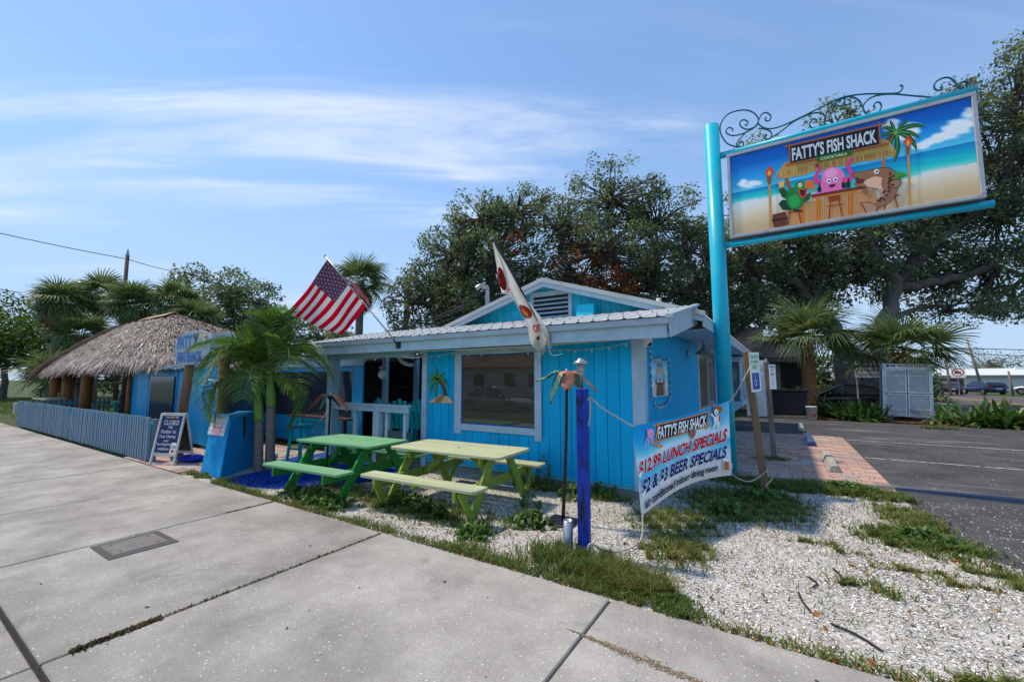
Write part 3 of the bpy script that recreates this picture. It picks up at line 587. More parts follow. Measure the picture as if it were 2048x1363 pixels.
# screw heads along the sheets
m = MB()
for k in range(36):
    for yy in (5.82, 6.5, 7.2): m.box(-9.40 + k * .2287 - .008, -9.40 + k * .2287 + .008, yy - .008, yy + .008, 2.59 + (yy - 5.70) * .215 - .004, 2.59 + (yy - 5.70) * .215 + .016)
m.build('roof_screws', mat('dark_screw', (.10, .09, .085), .6), B)['kind'] = 'stuff'
# right-hand rake of the lean-to
MB().prism([(5.78, 2.30), (7.9, 2.70), (7.9, 2.995), (5.72, 2.575)], lambda u, v, w_: (-1.235 + w_, u, v), .03).build('rake_board', TRIM, B, bevel=.004)
MB().prism([(5.70, 2.55), (7.9, 3.02), (7.9, 3.06), (5.70, 2.60)], lambda u, v, w_: (-1.26 + w_, u, v), .09).build('rake_cap', mat('pale_metal_edge', (0, 0, 0)), B)
# gable roof
RX, RZ, EX1, EZ1, EX0, EZ0 = -4.0, 3.735, -1.04, 2.80, -7.0, 2.80
GY0, GY1 = 7.42, 20.3
ln = 3.10
for sgn, ex, ez in ((1, EX1, EZ1), (-1, EX0, EZ0)):
    d = V(ex - RX, 0, ez - RZ); L_ = d.length; ang = math.atan2(ez - RZ, abs(ex - RX))
    for k in range(14):
        y0 = GY0 + k * .92; y1 = min(y0 + .916, GY1)
        MB().prism([(RX, RZ), (ex, ez), (ex, ez - .02), (RX, RZ - .02)], lambda u, v, w_: (u, y0 + w_, v), y1 - y0).build('roof_panel', WHITEM, B)
        m = MB()
        for q in range(4):
            yy = y0 + .115 + q * .23; m.prism([(yy - .03, 0), (yy + .03, 0), (yy + .014, .026), (yy - .014, .026)], lambda u, v, w_: tuple(V(RX, u, RZ + v) + d.normalized() * w_), L_)
        m.build('roof_rib', WHITEM, B)
    # rake trim at the gable front
    MB().prism([(RX, RZ + .01), (ex + sgn * .02, ez + .01), (ex + sgn * .02, ez - .13), (RX, RZ - .13)], lambda u, v, w_: (u, 7.39 + w_, v), .028).build('rake_board', TRIM, B)
    MB().prism([(RX, RZ + .045), (ex + sgn * .03, ez + .045), (ex + sgn * .03, ez - .035), (RX, RZ - .035)], lambda u, v, w_: (u, 7.355 + w_, v), .034).build('rake_cap', WHITEM, B)
    MB().prism([(RX, RZ - .022), (ex, ez - .022), (ex, ez - .04), (RX, RZ - .04)], lambda u, v, w_: (u, 7.42 + w_, v), .30).build('rake_soffit', TRIM, B)
MB().box(RX - .12, RX + .12, GY0 - .06, GY1, RZ + .012, RZ + .035).build('ridge_cap', WHITEM, B)
MB().box(EX1 - .03, EX1 - .005, 7.45, 20.2, 2.60, 2.775).build('side_fascia', TRIM, B)
MB().box(-1.77, EX1 - .032, 7.9, 20.2, 2.60, 2.615).build('side_soffit', TRIM, B)
# gable boards and louvre
slope = (RZ - EZ1) / (EX1 - RX)
gw = MB().box(-6.6, -1.5, 7.715, 7.75, 2.6, 2.93).build('gable_wall', GBLUE, B)
x = -6.35
while x < -1.55:
    x1 = x + .203; zt = lambda xx: RZ - .045 - abs(xx - RX) * slope
    pts = [(x + .004, 2.86), (x1 - .004, 2.86), (x1 - .004, zt(x1)), (RX, zt(RX)) if x < RX < x1 else None, (x + .004, zt(x))]
    if zt(x) > 2.87 and zt(x1) > 2.87: MB().prism([p for p in pts if p], lambda u, v, w_: (u, 7.695 + w_, v), .02).build('siding_board', GBLUE, gw)
    x += .203
lv = MB().box(-4.44, -4.36, 7.655, 7.694, 2.90, 3.56).box(-3.56, -3.48, 7.655, 7.694, 2.90, 3.56).box(-4.36, -3.56, 7.655, 7.694, 3.46, 3.56).box(-4.36, -3.56, 7.655, 7.694, 2.90, 2.97).build('louvre_vent', TRIM, B)
MB().box(-4.36, -3.56, 7.685, 7.694, 2.97, 3.46).build('louvre_back', DARKIN, lv)
for k in range(5): MB().box(-4.36, -3.56, -.055, .008, -.007, .007, M=Matrix.Translation((0, 7.675, 3.03 + k * .092)) @ Matrix.Rotation(R(38), 4, 'X')).build('louvre_slat', TRIM, lv)
# small cyan hood vent on the gable
hv = MB().prism([(7.40, 2.93), (7.69, 2.93), (7.69, 3.17), (7.46, 3.17)], lambda u, v, w_: (-3.28 + w_, u, v), .34).build('hood_vent', GBLUE, B)
# pipes on the roof
MB().tube([(-1.95, 8.3, 2.95), (-1.95, 8.3, 3.30)], .045, 10).build('vent_pipe', mat('rusty_white_pipe', (.55, .5, .46), .6, .2, 8, dirt=(.25, .08, .03), dscale=6, damt=.8), B, smooth=True)
wh = MB().tube(smoothpath([(-6.17, 8.5, 2.95), (-6.17, 8.5, 3.95), (-6.19, 8.47, 4.04), (-6.28, 8.38, 4.08), (-6.38, 8.30, 4.00)]), .055, 10).build('weatherhead', STEEL, B, smooth=True)
for k in range(4): MB().tube(smoothpath([(-6.37, 8.31, 4.00), (-6.5 - .05 * k, 8.2, 3.80 - .06 * k), (-6.45 - .1 * k, 8.2, 3.60), (-6.75 - .12 * k, 8.35, 3.68 - .03 * k)]), .010, 5).build('service_loop', BLACKM, wh)
# porch: post, beam, railing, deck
MB().box(-8.92, -8.70, 5.98, 6.17, .04, 2.20).build('porch_post', TRIMD, B, bevel=.006)
MB().box(-9.42, -6.27, 6.0, 6.14, 2.20, 2.36).build('porch_beam', TRIMD, B)
rail = MB().box(-8.69, -6.275, 6.0, 6.04, 1.07, 1.185).build('porch_rail', TRIM, B, bevel=.004)
MB().box(-8.69, -6.275, 5.975, 6.11, 1.187, 1.225).build('rail_cap', TRIM, rail, bevel=.004)
for xa, xb, top in ((-7.30, -7.12, 1.185), (-8.02, -7.93, 1.068), (-6.99, -6.91, 1.068), (-6.46, -6.37, 1.068)): MB().box(xa, xb, 6.045 if top < 1.1 else 5.985, 6.12, .04, top - .003).build('rail_post', TRIM, rail, bevel=.004)
MB().box(-6.90, -6.275, 6.05, 6.09, .56, .70).build('lower_rail', mat('dark_green_grey_paint', (.05, .10, .10), .6, .15), rail)
MB().box(-9.2, -6.26, 6.18, 10.9, -.02, .05).build('porch_deck', WOODG, B)
# enclosed patio wing behind the porch
TARP = mat('blue_tarp', (.003, .33, .64), .42, .12, 1.6, bump=.25, bs=6, stretch=(1.5, 1.5, .5))
P2 = thing('enclosed_patio', 'blue tarp walled patio wing with wide clear vinyl windows behind the palm', 'patio enclosure', (-12.4, 6.95, 0))
MB().box(-16.4, -14.15, 6.92, 6.96, .05, 2.08).box(-14.15, -9.25, 6.92, 6.96, .05, .72).box(-14.15, -8.85, 6.92, 6.96, 1.95, 2.08).box(-10.22, -10.05, 6.92, 6.96, .72, 1.95).box(-9.25, -8.85, 6.92, 6.96, .05, 1.95).build('tarp_wall', TARP, P2)
for a, b_ in ((-14.15, -10.22), (-10.05, -9.25)): MB().grid(lambda u, v: (a + (b_ - a) * u, 6.945 + .012 * math.sin(u * 9 + v * 4), .72 + 1.23 * v), 24, 6).build('vinyl_window', VINYLW, P2, smooth=True)
MB().box(-16.5, -8.80, 6.86, 6.915, 2.085, 2.30).build('fascia', TRIM, P2)
for k in range(8):
    o = bpy.data.objects.new('roof_panel', roof_sheet(.95, 4.2, 4).mesh('roof_panel', WHITEM)); COL.objects.link(o); o.parent = P2; o.matrix_parent_inverse = wm(P2).inverted(); o.location = (-16.55 + k * .965, 6.80, 2.315); o.rotation_euler = (.02, 0, 0)
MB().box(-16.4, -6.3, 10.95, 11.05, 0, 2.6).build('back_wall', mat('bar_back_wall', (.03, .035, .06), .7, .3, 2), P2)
MB().box(-11.4, -6.5, 10.6, 10.94, 1.45, 1.49).box(-11.4, -6.5, 10.6, 10.94, 1.85, 1.89).build('bar_shelf', WOODG, P2)
MB().box(-16.4, -8.9, 6.97, 10.94, -.02, .03).build('floor', WOODG, P2)
for yy in (7.62, 8.75): MB().box(-8.96, -8.84, yy, yy + .12, .03, 2.31).build('patio_post', TRIM, P2)
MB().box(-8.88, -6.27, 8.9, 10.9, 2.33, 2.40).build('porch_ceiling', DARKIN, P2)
MB().box(-11.6, -6.6, 8.8, 9.3, .92, .97).box(-11.6, -6.6, 8.9, 9.2, .03, .92).build('bar_counter', mat('dark_bar_wood', (.03, .02, .016), .4, .2), P2)
# ledge counter along the vinyl window
lg = MB().box(-11.5, -8.95, 6.55, 6.90, .74, .78).box(-9.25, -9.17, 6.66, 6.74, .0, .74).build('counter_ledge', mat('dark_ledge_wood', (.06, .035, .028), .45, .2, 6), P2)
# downspout and globe lamp under the porch roof
o = MB().tube(smoothpath([(-7.62, 7.0, 2.34), (-7.62, 7.0, 2.24), (-7.55, 7.0, 2.15), (-7.40, 7.05, 2.09), (-7.28, 7.1, 2.08)]), .045, 10).build('drain_elbow', mat('white_plastic', (.72, .72, .70), .4, .06)); tag(o, 'white plastic drain elbow hanging under the porch roof', 'pipe')
t = thing('globe_lamp', 'white globe ceiling lamp hanging in the dark porch', 'lamp', (-8.45, 7.2, 1.75))
gm = mat('milk_glass', (.75, .75, .72), .25, .03)
MB().lathe([(.01, -.14), (.07, -.12), (.11, -.05), (.115, 0), (.09, .07), (.05, .10)], (-8.45, 7.2, 1.88), 16).build('globe', gm, t, smooth=True)
MB().lathe([(.055, .10), (.10, .13), (.10, .19), (.02, .20), (.02, .45)], (-8.45, 7.2, 1.88), 12).build('fitting', STEEL, t, smooth=True)
MB().tube([(-8.45, 7.2, 2.3), (-8.45, 7.2, 2.42)], .012, 6).build('hanger', BLACKM, t)
# blue barrels and boxes behind the bar
for (x, y, z, lab) in ((-8.6, 10.4, .0, 'blue plastic drum in the dark bar beside the brick-red crate'), (-7.9, 10.45, .0, 'blue plastic drum in the dark bar under the shelf')):
    o = MB().lathe([(.26, 0), (.29, .04), (.29, .40), (.31, .42), (.29, .45), (.29, .85), (.25, .90)], (x, y, z + .5), 14).build('drum', mat('drum_blue', (.004, .02, .40), .4, .1), smooth=True)
    MB().box(x - .34, x + .34, y - .3, y + .3, .03, .5).build('drum_stand', DARKIN, o); tag(o, 'blue plastic drum stored in the dark bar', 'drum', 'drums in the dark bar')

BTL = [mat('bottle_%s' % n, c, .15, .05, spec=.6) for n, c in (('green', (.02, .12, .04)), ('amber', (.22, .08, .02)), ('clear', (.4, .42, .42)), ('red', (.3, .03, .03)))]
bme = [MB().lathe([(.04, 0), (.042, .17), (.03, .21), (.014, .24), (.014, .31)], n=8).mesh('bottle', b_, True) for b_ in BTL]
for k in range(26):
    o = link('bottle', RNG.choice(bme)); o.location = (-10.9 + (k % 13) * .32 + RNG.uniform(-.06, .06), 10.75, 1.49 if k < 13 else 1.89); tag(o, 'small bottle standing on the dark bar back shelf', 'bottle', 'bottles on the bar shelf')
# ------------------------------------------------------------------ stools and chairs
def stool(name, label, x, y, z, h, rz, group=None):
    t = thing(name, label, 'stool', (x, y, z), rz, group)
    MB().box(-.19, .19, -.17, .17, h - .035, h).build('seat', TEAL, t, True, bevel=.012)
    for sx in (-1, 1):
        for sy in (-1, 1): MB().bar((sx * .13, sy * .11, h - .035), (sx * .19, sy * .17, 0), .045, .045).build('leg', TEAL, t, True)
    for sy in (-1, 1): MB().bar((-.17, sy * .15, .25), (.17, sy * .15, .25), .025, .045).build('stretcher', TEAL, t, True)
    for sx in (-1, 1): MB().bar((sx * .155, -.14, .42), (sx * .155, .14, .42), .025, .045).build('stretcher', TEAL, t, True)
    MB().box(-.15, .15, -.13, .13, h - .10, h - .036).build('apron', TEAL, t, True); return t
stool('bar_stool', 'teal wooden bar stool under the ledge on blue turf', -9.0, 5.45, .0, .76, .15)
def chair(x, y, rz, label):
    t = thing('bar_chair', label, 'chair', (x, y, .05), rz, 'teal slatted chairs on the porch')
    for k in range(4): MB().box(-.27, .27, -.26 + k * .13, -.15 + k * .13, .60, .622).build('seat_slat', TEAL, t, True)
    for sx in (-1, 1):
        MB().bar((sx * .26, -.27, .0), (sx * .26, -.25, .86), .045, .06).build('leg', TEAL, t, True); MB().bar((sx * .26, .30, .0), (sx * .25, .24, .62), .045, .06).build('leg', TEAL, t, True)
        MB().box(sx * .30 - .05, sx * .30 + .05, -.32, .26, .86, .885).build('armrest', TEAL, t, True)
    for k in range(5): MB().bar((-.22 + k * .11, .24, .60), (-.25 + k * .125, .38, 1.16 + .05 * (2 - abs(k - 2))), .085, .02).build('back_slat', TEAL, t, True)
    MB().bar((-.26, .355, 1.02), (.26, .355, 1.02), .02, .07).build('back_rail', TEAL, t, True)
    MB().bar((-.26, -.22, .28), (.26, -.22, .28), .03, .06).build('foot_rail', TEAL, t, True)
chair(-8.15, 7.3, R(160), 'teal slatted bar chair on the porch turned towards the tarp wall'); chair(-7.35, 7.0, R(200), 'teal slatted bar chair on the porch behind the middle rail post'); chair(-6.75, 7.1, R(185), 'teal slatted bar chair on the porch beside the blue plank wall')
# table on the porch
t = thing('porch_table', 'teal topped porch table seen above the railing', 'table', (-7.2, 8.0, .05))
MB().box(-8.0, -6.5, 7.65, 8.35, 1.05, 1.09).build('tabletop', TEAL, t, bevel=.006)
for x in (-7.9, -6.6):
    for y in (7.72, 8.28): MB().box(x - .04, x + .04, y - .04, y + .04, .05, 1.05).build('leg', TEAL, t)

# ------------------------------------------------------------------ string lights
WIREM = mat('pale_cord', (.45, .45, .40), .6); BULB = mat('clear_bulb', (.75, .68, .52), .2, .05, spec=.6); DARKW = mat('dark_cord', (.02, .025, .022), .7)
bulbme = MB().lathe([(.006, 0), (.010, -.012), (.012, -.028), (.008, -.042), (.002, -.048)], n=7).mesh('bulb', BULB, True)
def lights(name, label, pts, step=.26, cord=WIREM, sagr=.02, r=.006):
    t = thing(name, label, 'string lights', pts[0]); path = []
    for a, b_ in zip(pts[:-1], pts[1:]): path += catenary(a, b_, (V(*a) - V(*b_)).length * .03 + sagr)
    MB().tube(path, r, 5).build('cord', cord, t)
    acc = 0
    for a, b_ in zip(path[:-1], path[1:]):
        acc += (a - b_).length
        if acc > step:
            acc = 0; o = link('bulb', bulbme, t); o.location = tuple(b_ - V(0, 0, .004)); o.rotation_euler = (RNG.uniform(-.5, .5), RNG.uniform(-.5, .5), 0)
    return t
lights('string_lights', 'pale string lights swagged under the front roof edge', [(-9.3, 5.97, 2.22), (-8.0, 5.97, 2.21), (-6.8, 5.97, 2.24), (-5.4, 6.33, 2.26), (-4.2, 6.33, 2.30), (-3.1, 6.33, 2.24), (-1.80, 6.30, 2.33)])
lights('dark_string_lights', 'dark string lights wound round the beach poster', [(-1.73, 6.60, 2.42), (-1.73, 6.72, 2.14), (-1.73, 7.3, 2.13), (-1.73, 7.95, 2.12), (-1.73, 7.98, 1.75), (-1.73, 7.95, 1.44), (-1.73, 7.35, 1.32), (-1.73, 6.76, 1.44), (-1.73, 6.72, 1.80), (-1.73, 6.70, 2.12)], .10, DARKW, .03)
lights('loose_light_string', 'slack pale light string between porch post and patio fascia', [(-8.8, 6.0, 2.15), (-9.6, 6.85, 2.1), (-10.8, 6.85, 2.06)], .3, WIREM, .05)
for k, (z, sg) in enumerate(((2.335, .03), (2.325, .06), (2.31, .045))):
    o = MB().tube(catenary((-7.6 + k * .4, 5.83, z), (-1.5, 5.83, z + .005), sg, 20), .009, 5).build('eave_cable', mat('beige_cable', (.48, .42, .30), .6)); tag(o, ('beige cable stapled tight below the fascia', 'beige cable hanging lowest below the fascia', 'beige cable hanging between two others below the fascia')[k], 'cable')
# security camera, gooseneck lamp
t = thing('security_camera', 'white dome security camera under the eave at the wall corner', 'camera', (-1.6, 6.2, 2.30))
MB().lathe([(.01, -.10), (.05, -.09), (.062, -.05), (.065, 0), (.065, .05)], (-1.62, 6.15, 2.31), 14).build('housing', mat('white_plastic', (0, 0, 0)), t, smooth=True)
MB().lathe([(.002, -.036), (.028, -.026), (.036, 0)], (0, 0, 0), 12, M=Matrix.Translation((-1.585, 6.10, 2.25)) @ Matrix.Rotation(R(60), 4, 'X')).build('lens', BLACKM, t, smooth=True)
t = thing('wall_lamp', 'grey gooseneck barn lamp on the blue side wall', 'lamp', (-1.76, 9.9, 2.3))
LG = mat('lamp_grey_enamel', (.20, .25, .27), .4, .08)
MB().lathe([(.07, 0), (.07, .03), (.05, .05), (.01, .05)], n=14, M=Matrix.Translation((-1.757, 9.9, 2.32)) @ Matrix.Rotation(R(90), 4, 'Y')).build('back_plate', STEEL, t, smooth=True)
MB().tube(smoothpath([(-1.72, 9.9, 2.34), (-1.66, 9.9, 2.58), (-1.50, 9.9, 2.62), (-1.42, 9.9, 2.55), (-1.40, 9.9, 2.45)]), .012, 8).build('gooseneck', STEEL, t, smooth=True)
MB().lathe([(.03, .10), (.05, .06), (.06, .02), (.15, -.06), (.20, -.11), (.19, -.11), (.14, -.055), (.02, .03)], (-1.40, 9.9, 2.40), 20).build('shade', LG, t, smooth=True)
# ------------------------------------------------------------------ flat print helper
class Print(MB):
    """flat printed shapes on a surface: fn(u,v,lift)->3d; every new shape lies a hair above the last"""
    def __init__(s, fn, step=.0006, start=.002): super().__init__(); s.fn = fn; s.h = start; s.step = step
    def shape(s, pts, col):
        s.h += s.step; s.col = s2l(*col); s.add([s.fn(u, v, s.h) for u, v in pts], [tuple(range(len(pts)))]); return s
    def ell(s, cx, cy, rx, ry, col, n=18, rot=0.0):
        c, q = math.cos(rot), math.sin(rot); return s.shape([(cx + rx * math.cos(a) * c - ry * math.sin(a) * q, cy + rx * math.cos(a) * q + ry * math.sin(a) * c) for a in (2 * math.pi * k / n for k in range(n))], col)
    def line(s, pts, w_, col, w1=None):
        s.h += s.step; s.col = s2l(*col); w1 = w_ if w1 is None else w1; n = len(pts)
        L_, R_ = [], []
        for i in range(n):
            a = pts[max(i - 1, 0)]; b = pts[min(i + 1, n - 1)]; dx, dy = b[0] - a[0], b[1] - a[1]; l = math.hypot(dx, dy) or 1; ww = (w_ + (w1 - w_) * i / max(n - 1, 1)) / 2
            L_.append((pts[i][0] - dy / l * ww, pts[i][1] + dx / l * ww)); R_.append((pts[i][0] + dy / l * ww, pts[i][1] - dx / l * ww))
        vs = [s.fn(u, v, s.h) for u, v in L_ + R_]; return s.add(vs, [(i, i + 1, n + i + 1, n + i) for i in range(n - 1)])
    def text(s, string, quad, col, bold=.0, slant=0.0):
        """quad TL,TR,BR,BL"""
        s.h += s.step; s.col = s2l(*col); vs, fs, _ = text_poly(string, bold); (a, b, c, d) = quad
        out = []
        for u, v in vs:
            u = u + slant * (v - .5); x = (a[0] * (1 - u) + b[0] * u) * v + (d[0] * (1 - u) + c[0] * u) * (1 - v); y = (a[1] * (1 - u) + b[1] * u) * v + (d[1] * (1 - u) + c[1] * u) * (1 - v)
            out.append(s.fn(x, y, s.h))
        return s.add(out, fs)
    def field(s, nu, nv, colf, quad):
        """grid of flat colours over quad (TL,TR,BR,BL), colf(u,v) with v up"""
        (a, b, c, d) = quad
        P = lambda u, v: ((a[0] * (1 - u) + b[0] * u) * v + (d[0] * (1 - u) + c[0] * u) * (1 - v), (a[1] * (1 - u) + b[1] * u) * v + (d[1] * (1 - u) + c[1] * u) * (1 - v))
        b0 = len(s.v)
        for j in range(nv + 1):
            for i in range(nu + 1): s.v.append(tuple(s.fn(*P(i / nu, j / nv), s.h)))
        for j in range(nv):
            for i in range(nu):
                q = b0 + j * (nu + 1) + i; s.f.append((q, q + 1, q + nu + 2, q + nu + 1)); s.m.append(0); s.c.append(s2l(*colf((i + .5) / nu, (j + .5) / nv)))
        return s
def mixc3(a, b, t):
    t = min(max(t, 0), 1); return tuple(x + (y - x) * t for x, y in zip(a, b))
def ramp(stops, v):
    for (p0, c0), (p1, c1) in zip(stops[:-1], stops[1:]):
        if v <= p1: return mixc3(c0, c1, (v - p0) / (p1 - p0))
    return stops[-1][1]

# ------------------------------------------------------------------ big pole sign
PS = thing('pole_sign', 'tall cyan pole sign with beach bar artwork and iron scrollwork', 'sign', (-.94, 8.71, 0))
MB().tube([(-.905, 8.71, -.08), (-.95, 8.71, 6.66)], .138, 24).build('pole', CYAN, PS, smooth=False)
PS.children[0].data.polygons.foreach_set('use_smooth', [len(p.vertices) == 4 for p in PS.children[0].data.polygons])
MB().tube([(-.84, 8.71, 6.02), (2.63, 8.71, 6.03)], .06, 14).build('top_tube', CYAN, PS, smooth=True)
MB().tube([(-.82, 8.71, 4.255), (2.68, 8.71, 4.265)], .055, 14).build('bottom_tube', CYAN, PS, smooth=True)
SX0, SX1, SZ0, SZ1, SY = -.70, 2.58, 4.335, 5.945, 8.60
ALU = mat('sign_aluminium', (.50, .51, .52), .4, .08, 4, metal=.2, dirt=(.3, .3, .31), dscale=5, damt=.5)
cab = MB().box(SX0 + .01, SX1 - .01, SY + .01, SY + .22, SZ0 + .005, SZ1 - .005).build('cabinet', mat('sign_cabinet_grey', (.10, .11, .12), .5, .15), PS)
for a, b, c, d in ((SX0, SX1, SZ1 - .055, SZ1), (SX0, SX1, SZ0, SZ0 + .055), (SX0, SX0 + .055, SZ0 + .056, SZ1 - .056), (SX1 - .055, SX1, SZ0 + .056, SZ1 - .056)):
    MB().box(a, b, SY - .034, SY + .04, c, d).build('cabinet_frame', ALU, cab, bevel=.006)
Sg = homography([(1456, 318), (1940, 192), (1970, 394), (1464, 481)], [(SX0, SZ1), (SX1, SZ1), (SX1, SZ0), (SX0, SZ0)])
def A4(cx, cy): return Sg(1470 + cx / 5.389, 250 + cy / 5.389)
def sign_col(u, v):
    wob = .02 * math.sin(u * 9) + .012 * math.sin(u * 23 + 1)
    hz = .54 + .015 * (u - .5); shore = .34 + .05 * math.sin(u * 5 + 1) + wob
    if v > hz:
        c = ramp([(hz, (96, 205, 235)), (hz + .14, (40, 165, 228)), (hz + .30, (10, 120, 210)), (1.0, (0, 95, 195))], v)
        cl = 0
        for (x, y, rx, ry) in ((.10, .60, .065, .05), (.06, .63, .03, .05), (.77, .80, .06, .12), (.72, .90, .04, .08), (.95, .72, .07, .12), (.90, .66, .08, .06), (.82, .62, .05, .05), (.99, .85, .03, .06)):
            d = ((u - x) / rx) ** 2 + ((v - y) / ry) ** 2 + .35 * math.sin(u * 60 + v * 25) * math.sin(v * 50 + u * 31); cl = max(cl, 1 - d)
        return mixc3(c, (245, 250, 252), cl * 1.5)
    if v > shore:
        t = (v - shore) / (hz - shore); c = ramp([(0, (170, 236, 226)), (.25, (40, 208, 200)), (.6, (0, 175, 205)), (1, (0, 130, 195))], t)
        return mixc3(c, (90, 215, 205), .5 * max(0, math.sin(v * 90 + 4 * math.sin(u * 7))) * (1 - t))
    return ramp([(0, (205, 175, 130)), (.12, (222, 196, 152)), (.24, (236, 222, 196)), (.34, (238, 238, 232)), (.5, (190, 232, 228))], v - .02 * math.sin(u * 8))
pr = Print(lambda u, v, h: (u, SY - h, v), .0005, .001)
pr.field(150, 64, sign_col, [(SX0 + .056, SZ1 - .056), (SX1 - .056, SZ1 - .056), (SX1 - .056, SZ0 + .056), (SX0 + .056, SZ0 + .056)])
pr.build('beach_print', PRINT, cab)
pa = Print(lambda u, v, h: (lambda q: (q[0], SY - h, q[1]))(A4(u, v)), .0001, .002)
def S_(pts, col): pa.shape(pts, col)
# palm tree with fruit
for (ex, ey, bx, by, wd) in ((1560, 70, 1640, 40, 46), (1555, 160, 1640, 105, 46), (2040, 55, 1900, -10, 50), (1850, -20, 1790, 10, 36), (1650, -20, 1670, 20, 40), (1945, 310, 1900, 130, 60), (1705, 425, 1760, 250, 66), (1640, 330, 1655, 180, 46), (1975, 170, 1880, 80, 52)):
    pts = [(1715 + (bx - 1715) * 2 * t * (1 - t) + (ex - 1715) * t * t, 112 + (by - 112) * 2 * t * (1 - t) + (ey - 112) * t * t) for t in (k / 6 for k in range(7))]
    mid = [wd * (.35 + 1.3 * t * (1 - t) * 2 - .3 * t) for t in (k / 6 for k in range(7))]
    L_, R_ = [], []
    for i in range(7):
        a = pts[max(i - 1, 0)]; b = pts[min(i + 1, 6)]; dx, dy = b[0] - a[0], b[1] - a[1]; l = math.hypot(dx, dy) or 1; ww = 0 if i == 6 else mid[i] * .55; L_.append((pts[i][0] - dy / l * ww, pts[i][1] + dx / l * ww)); R_.append((pts[i][0] + dy / l * ww, pts[i][1] - dx / l * ww))
    S_(L_ + R_[::-1], (14, 92, 50)); pa.line(pts, 9, (120, 175, 70), 2)
pa.line([(1700, 130), (1650, 165), (1600, 230)], 34, (110, 65, 35), 40); pa.ell(1715, 112, 26, 24, (105, 175, 60))
pa.line([(1600, 380), (1590, 480)], 34, (186, 112, 48)); pa.line([(560, 600), (620, 740)], 40, (150, 90, 40))
# thatched bar roof
S_([(462, 612), (468, 545), (545, 440), (620, 405), (1540, 175), (1640, 190), (1725, 300), (1715, 352), (1600, 372), (1480, 405), (1360, 410), (1240, 455), (1100, 468), (980, 505), (860, 520), (740, 568), (600, 590), (520, 600)], (196, 152, 78))
for k in range(70):
    x = 480 + k * 17.6; y = 560 - (x - 480) * .205; h = RNG.uniform(22, 50); pa.line([(x, y - 25), (x + 2, y + h)], 7, RNG.choice(((232, 196, 120), (165, 120, 55), (214, 172, 92), (140, 98, 45))), 2)
# counter
S_([(585, 930), (640, 880), (1500, 700), (1575, 960), (600, 1092)], (222, 160, 100))
for k in range(44): 
    x = 620 + k * 21; pa.line([(x, 870 - (x - 620) * .19), (x, 1090 - (x - 620) * .135)], 4, (150, 95, 55))
for a, b in ((735, 1068), (905, 1042), (1250, 985)): pa.line([(a + 150 - 150, 835 - (a - 735) * .20), (a, b)], 36, (214, 120, 25))
S_([(830, 770), (1400, 668), (1410, 700), (840, 806)], (120, 48, 22)); S_([(840, 800), (1410, 698), (1412, 712), (845, 818)], (214, 130, 40))
S_([(1015, 790), (1140, 768), (1145, 820), (1018, 842)], (150, 62, 25)); pa.line([(1005, 892), (1180, 862)], 12, (170, 75, 25))
for p, q in (((1040, 835), (1030, 1025)), ((1125, 820), (1172, 1005)), ((610, 930), (585, 1090)), ((700, 950), (730, 1075)), ((1720, 770), (1760, 910)), ((1640, 800), (1610, 935))): pa.line([p, q], 16, (165, 72, 25))
pa.line([(1660, 780), (1772, 758)], 14, (165, 72, 25)); pa.line([(585, 965), (740, 940)], 14, (165, 72, 25))
# octopus bartender
for pts in ([(960, 650), (905, 640), (875, 600), (895, 540), (915, 505), (895, 478)], [(1170, 610), (1240, 600), (1255, 540), (1215, 470), (1235, 410), (1275, 380)]): pa.line([tuple(p[:2]) for p in smoothpath([(a, b, 0) for a, b in pts], 4)], 56, (232, 60, 140), 20)
pa.ell(1065, 595, 128, 118, (244, 128, 190)); S_([(925, 640), (1200, 590), (1190, 705), (880, 765), (905, 720)], (240, 115, 180)); pa.ell(1040, 540, 70, 45, (250, 165, 210), rot=-.3)
for ex, ey in ((1018, 625), (1088, 608)): pa.ell(ex, ey, 22, 25, (250, 250, 250)); pa.ell(ex + 2, ey + 2, 12, 15, (60, 100, 150)); pa.ell(ex + 2, ey + 2, 6, 8, (15, 15, 20))
S_([(1015, 668), (1090, 652), (1080, 680), (1050, 692), (1028, 686)], (60, 15, 25))
# bottles and glasses
for x, y, h, c in ((920, 742, 95, (25, 25, 35)), (1175, 698, 110, (30, 25, 30)), (1225, 690, 95, (25, 25, 30))): pa.line([(x, y), (x, y - h * .55)], 40, c); pa.line([(x, y - h * .5), (x, y - h)], 16, (200, 60, 25) if x == 1175 else c)
S_([(480, 645), (545, 635), (525, 755), (505, 757)], (250, 190, 70)); S_([(492, 700), (535, 692), (525, 755), (505, 757)], (230, 70, 35)); S_([(875, 445), (920, 440), (912, 478), (872, 482)], (170, 40, 30))
# parrot
S_([(485, 720), (540, 700), (600, 760), (600, 830), (520, 800)], (18, 80, 45)); S_([(520, 830), (485, 870), (530, 935), (640, 930), (600, 830)], (12, 60, 40)); pa.ell(660, 815, 98, 118, (20, 125, 60)); pa.ell(655, 840, 62, 72, (40, 165, 75)); S_([(735, 800), (830, 740), (815, 820), (765, 850)], (15, 90, 45))
pa.ell(720, 690, 70, 62, (45, 140, 60)); S_([(760, 650), (800, 615), (850, 630), (872, 690), (860, 735), (835, 700), (770, 705)], (240, 110, 40)); S_([(690, 710), (790, 712), (775, 790), (740, 815), (712, 790)], (215, 60, 40)); S_([(705, 722), (775, 722), (755, 785), (728, 780)], (70, 10, 20))
pa.ell(712, 672, 20, 22, (250, 250, 250)); pa.ell(712, 674, 8, 9, (15, 15, 15)); S_([(640, 925), (740, 935), (735, 950), (645, 945)], (20, 25, 30))
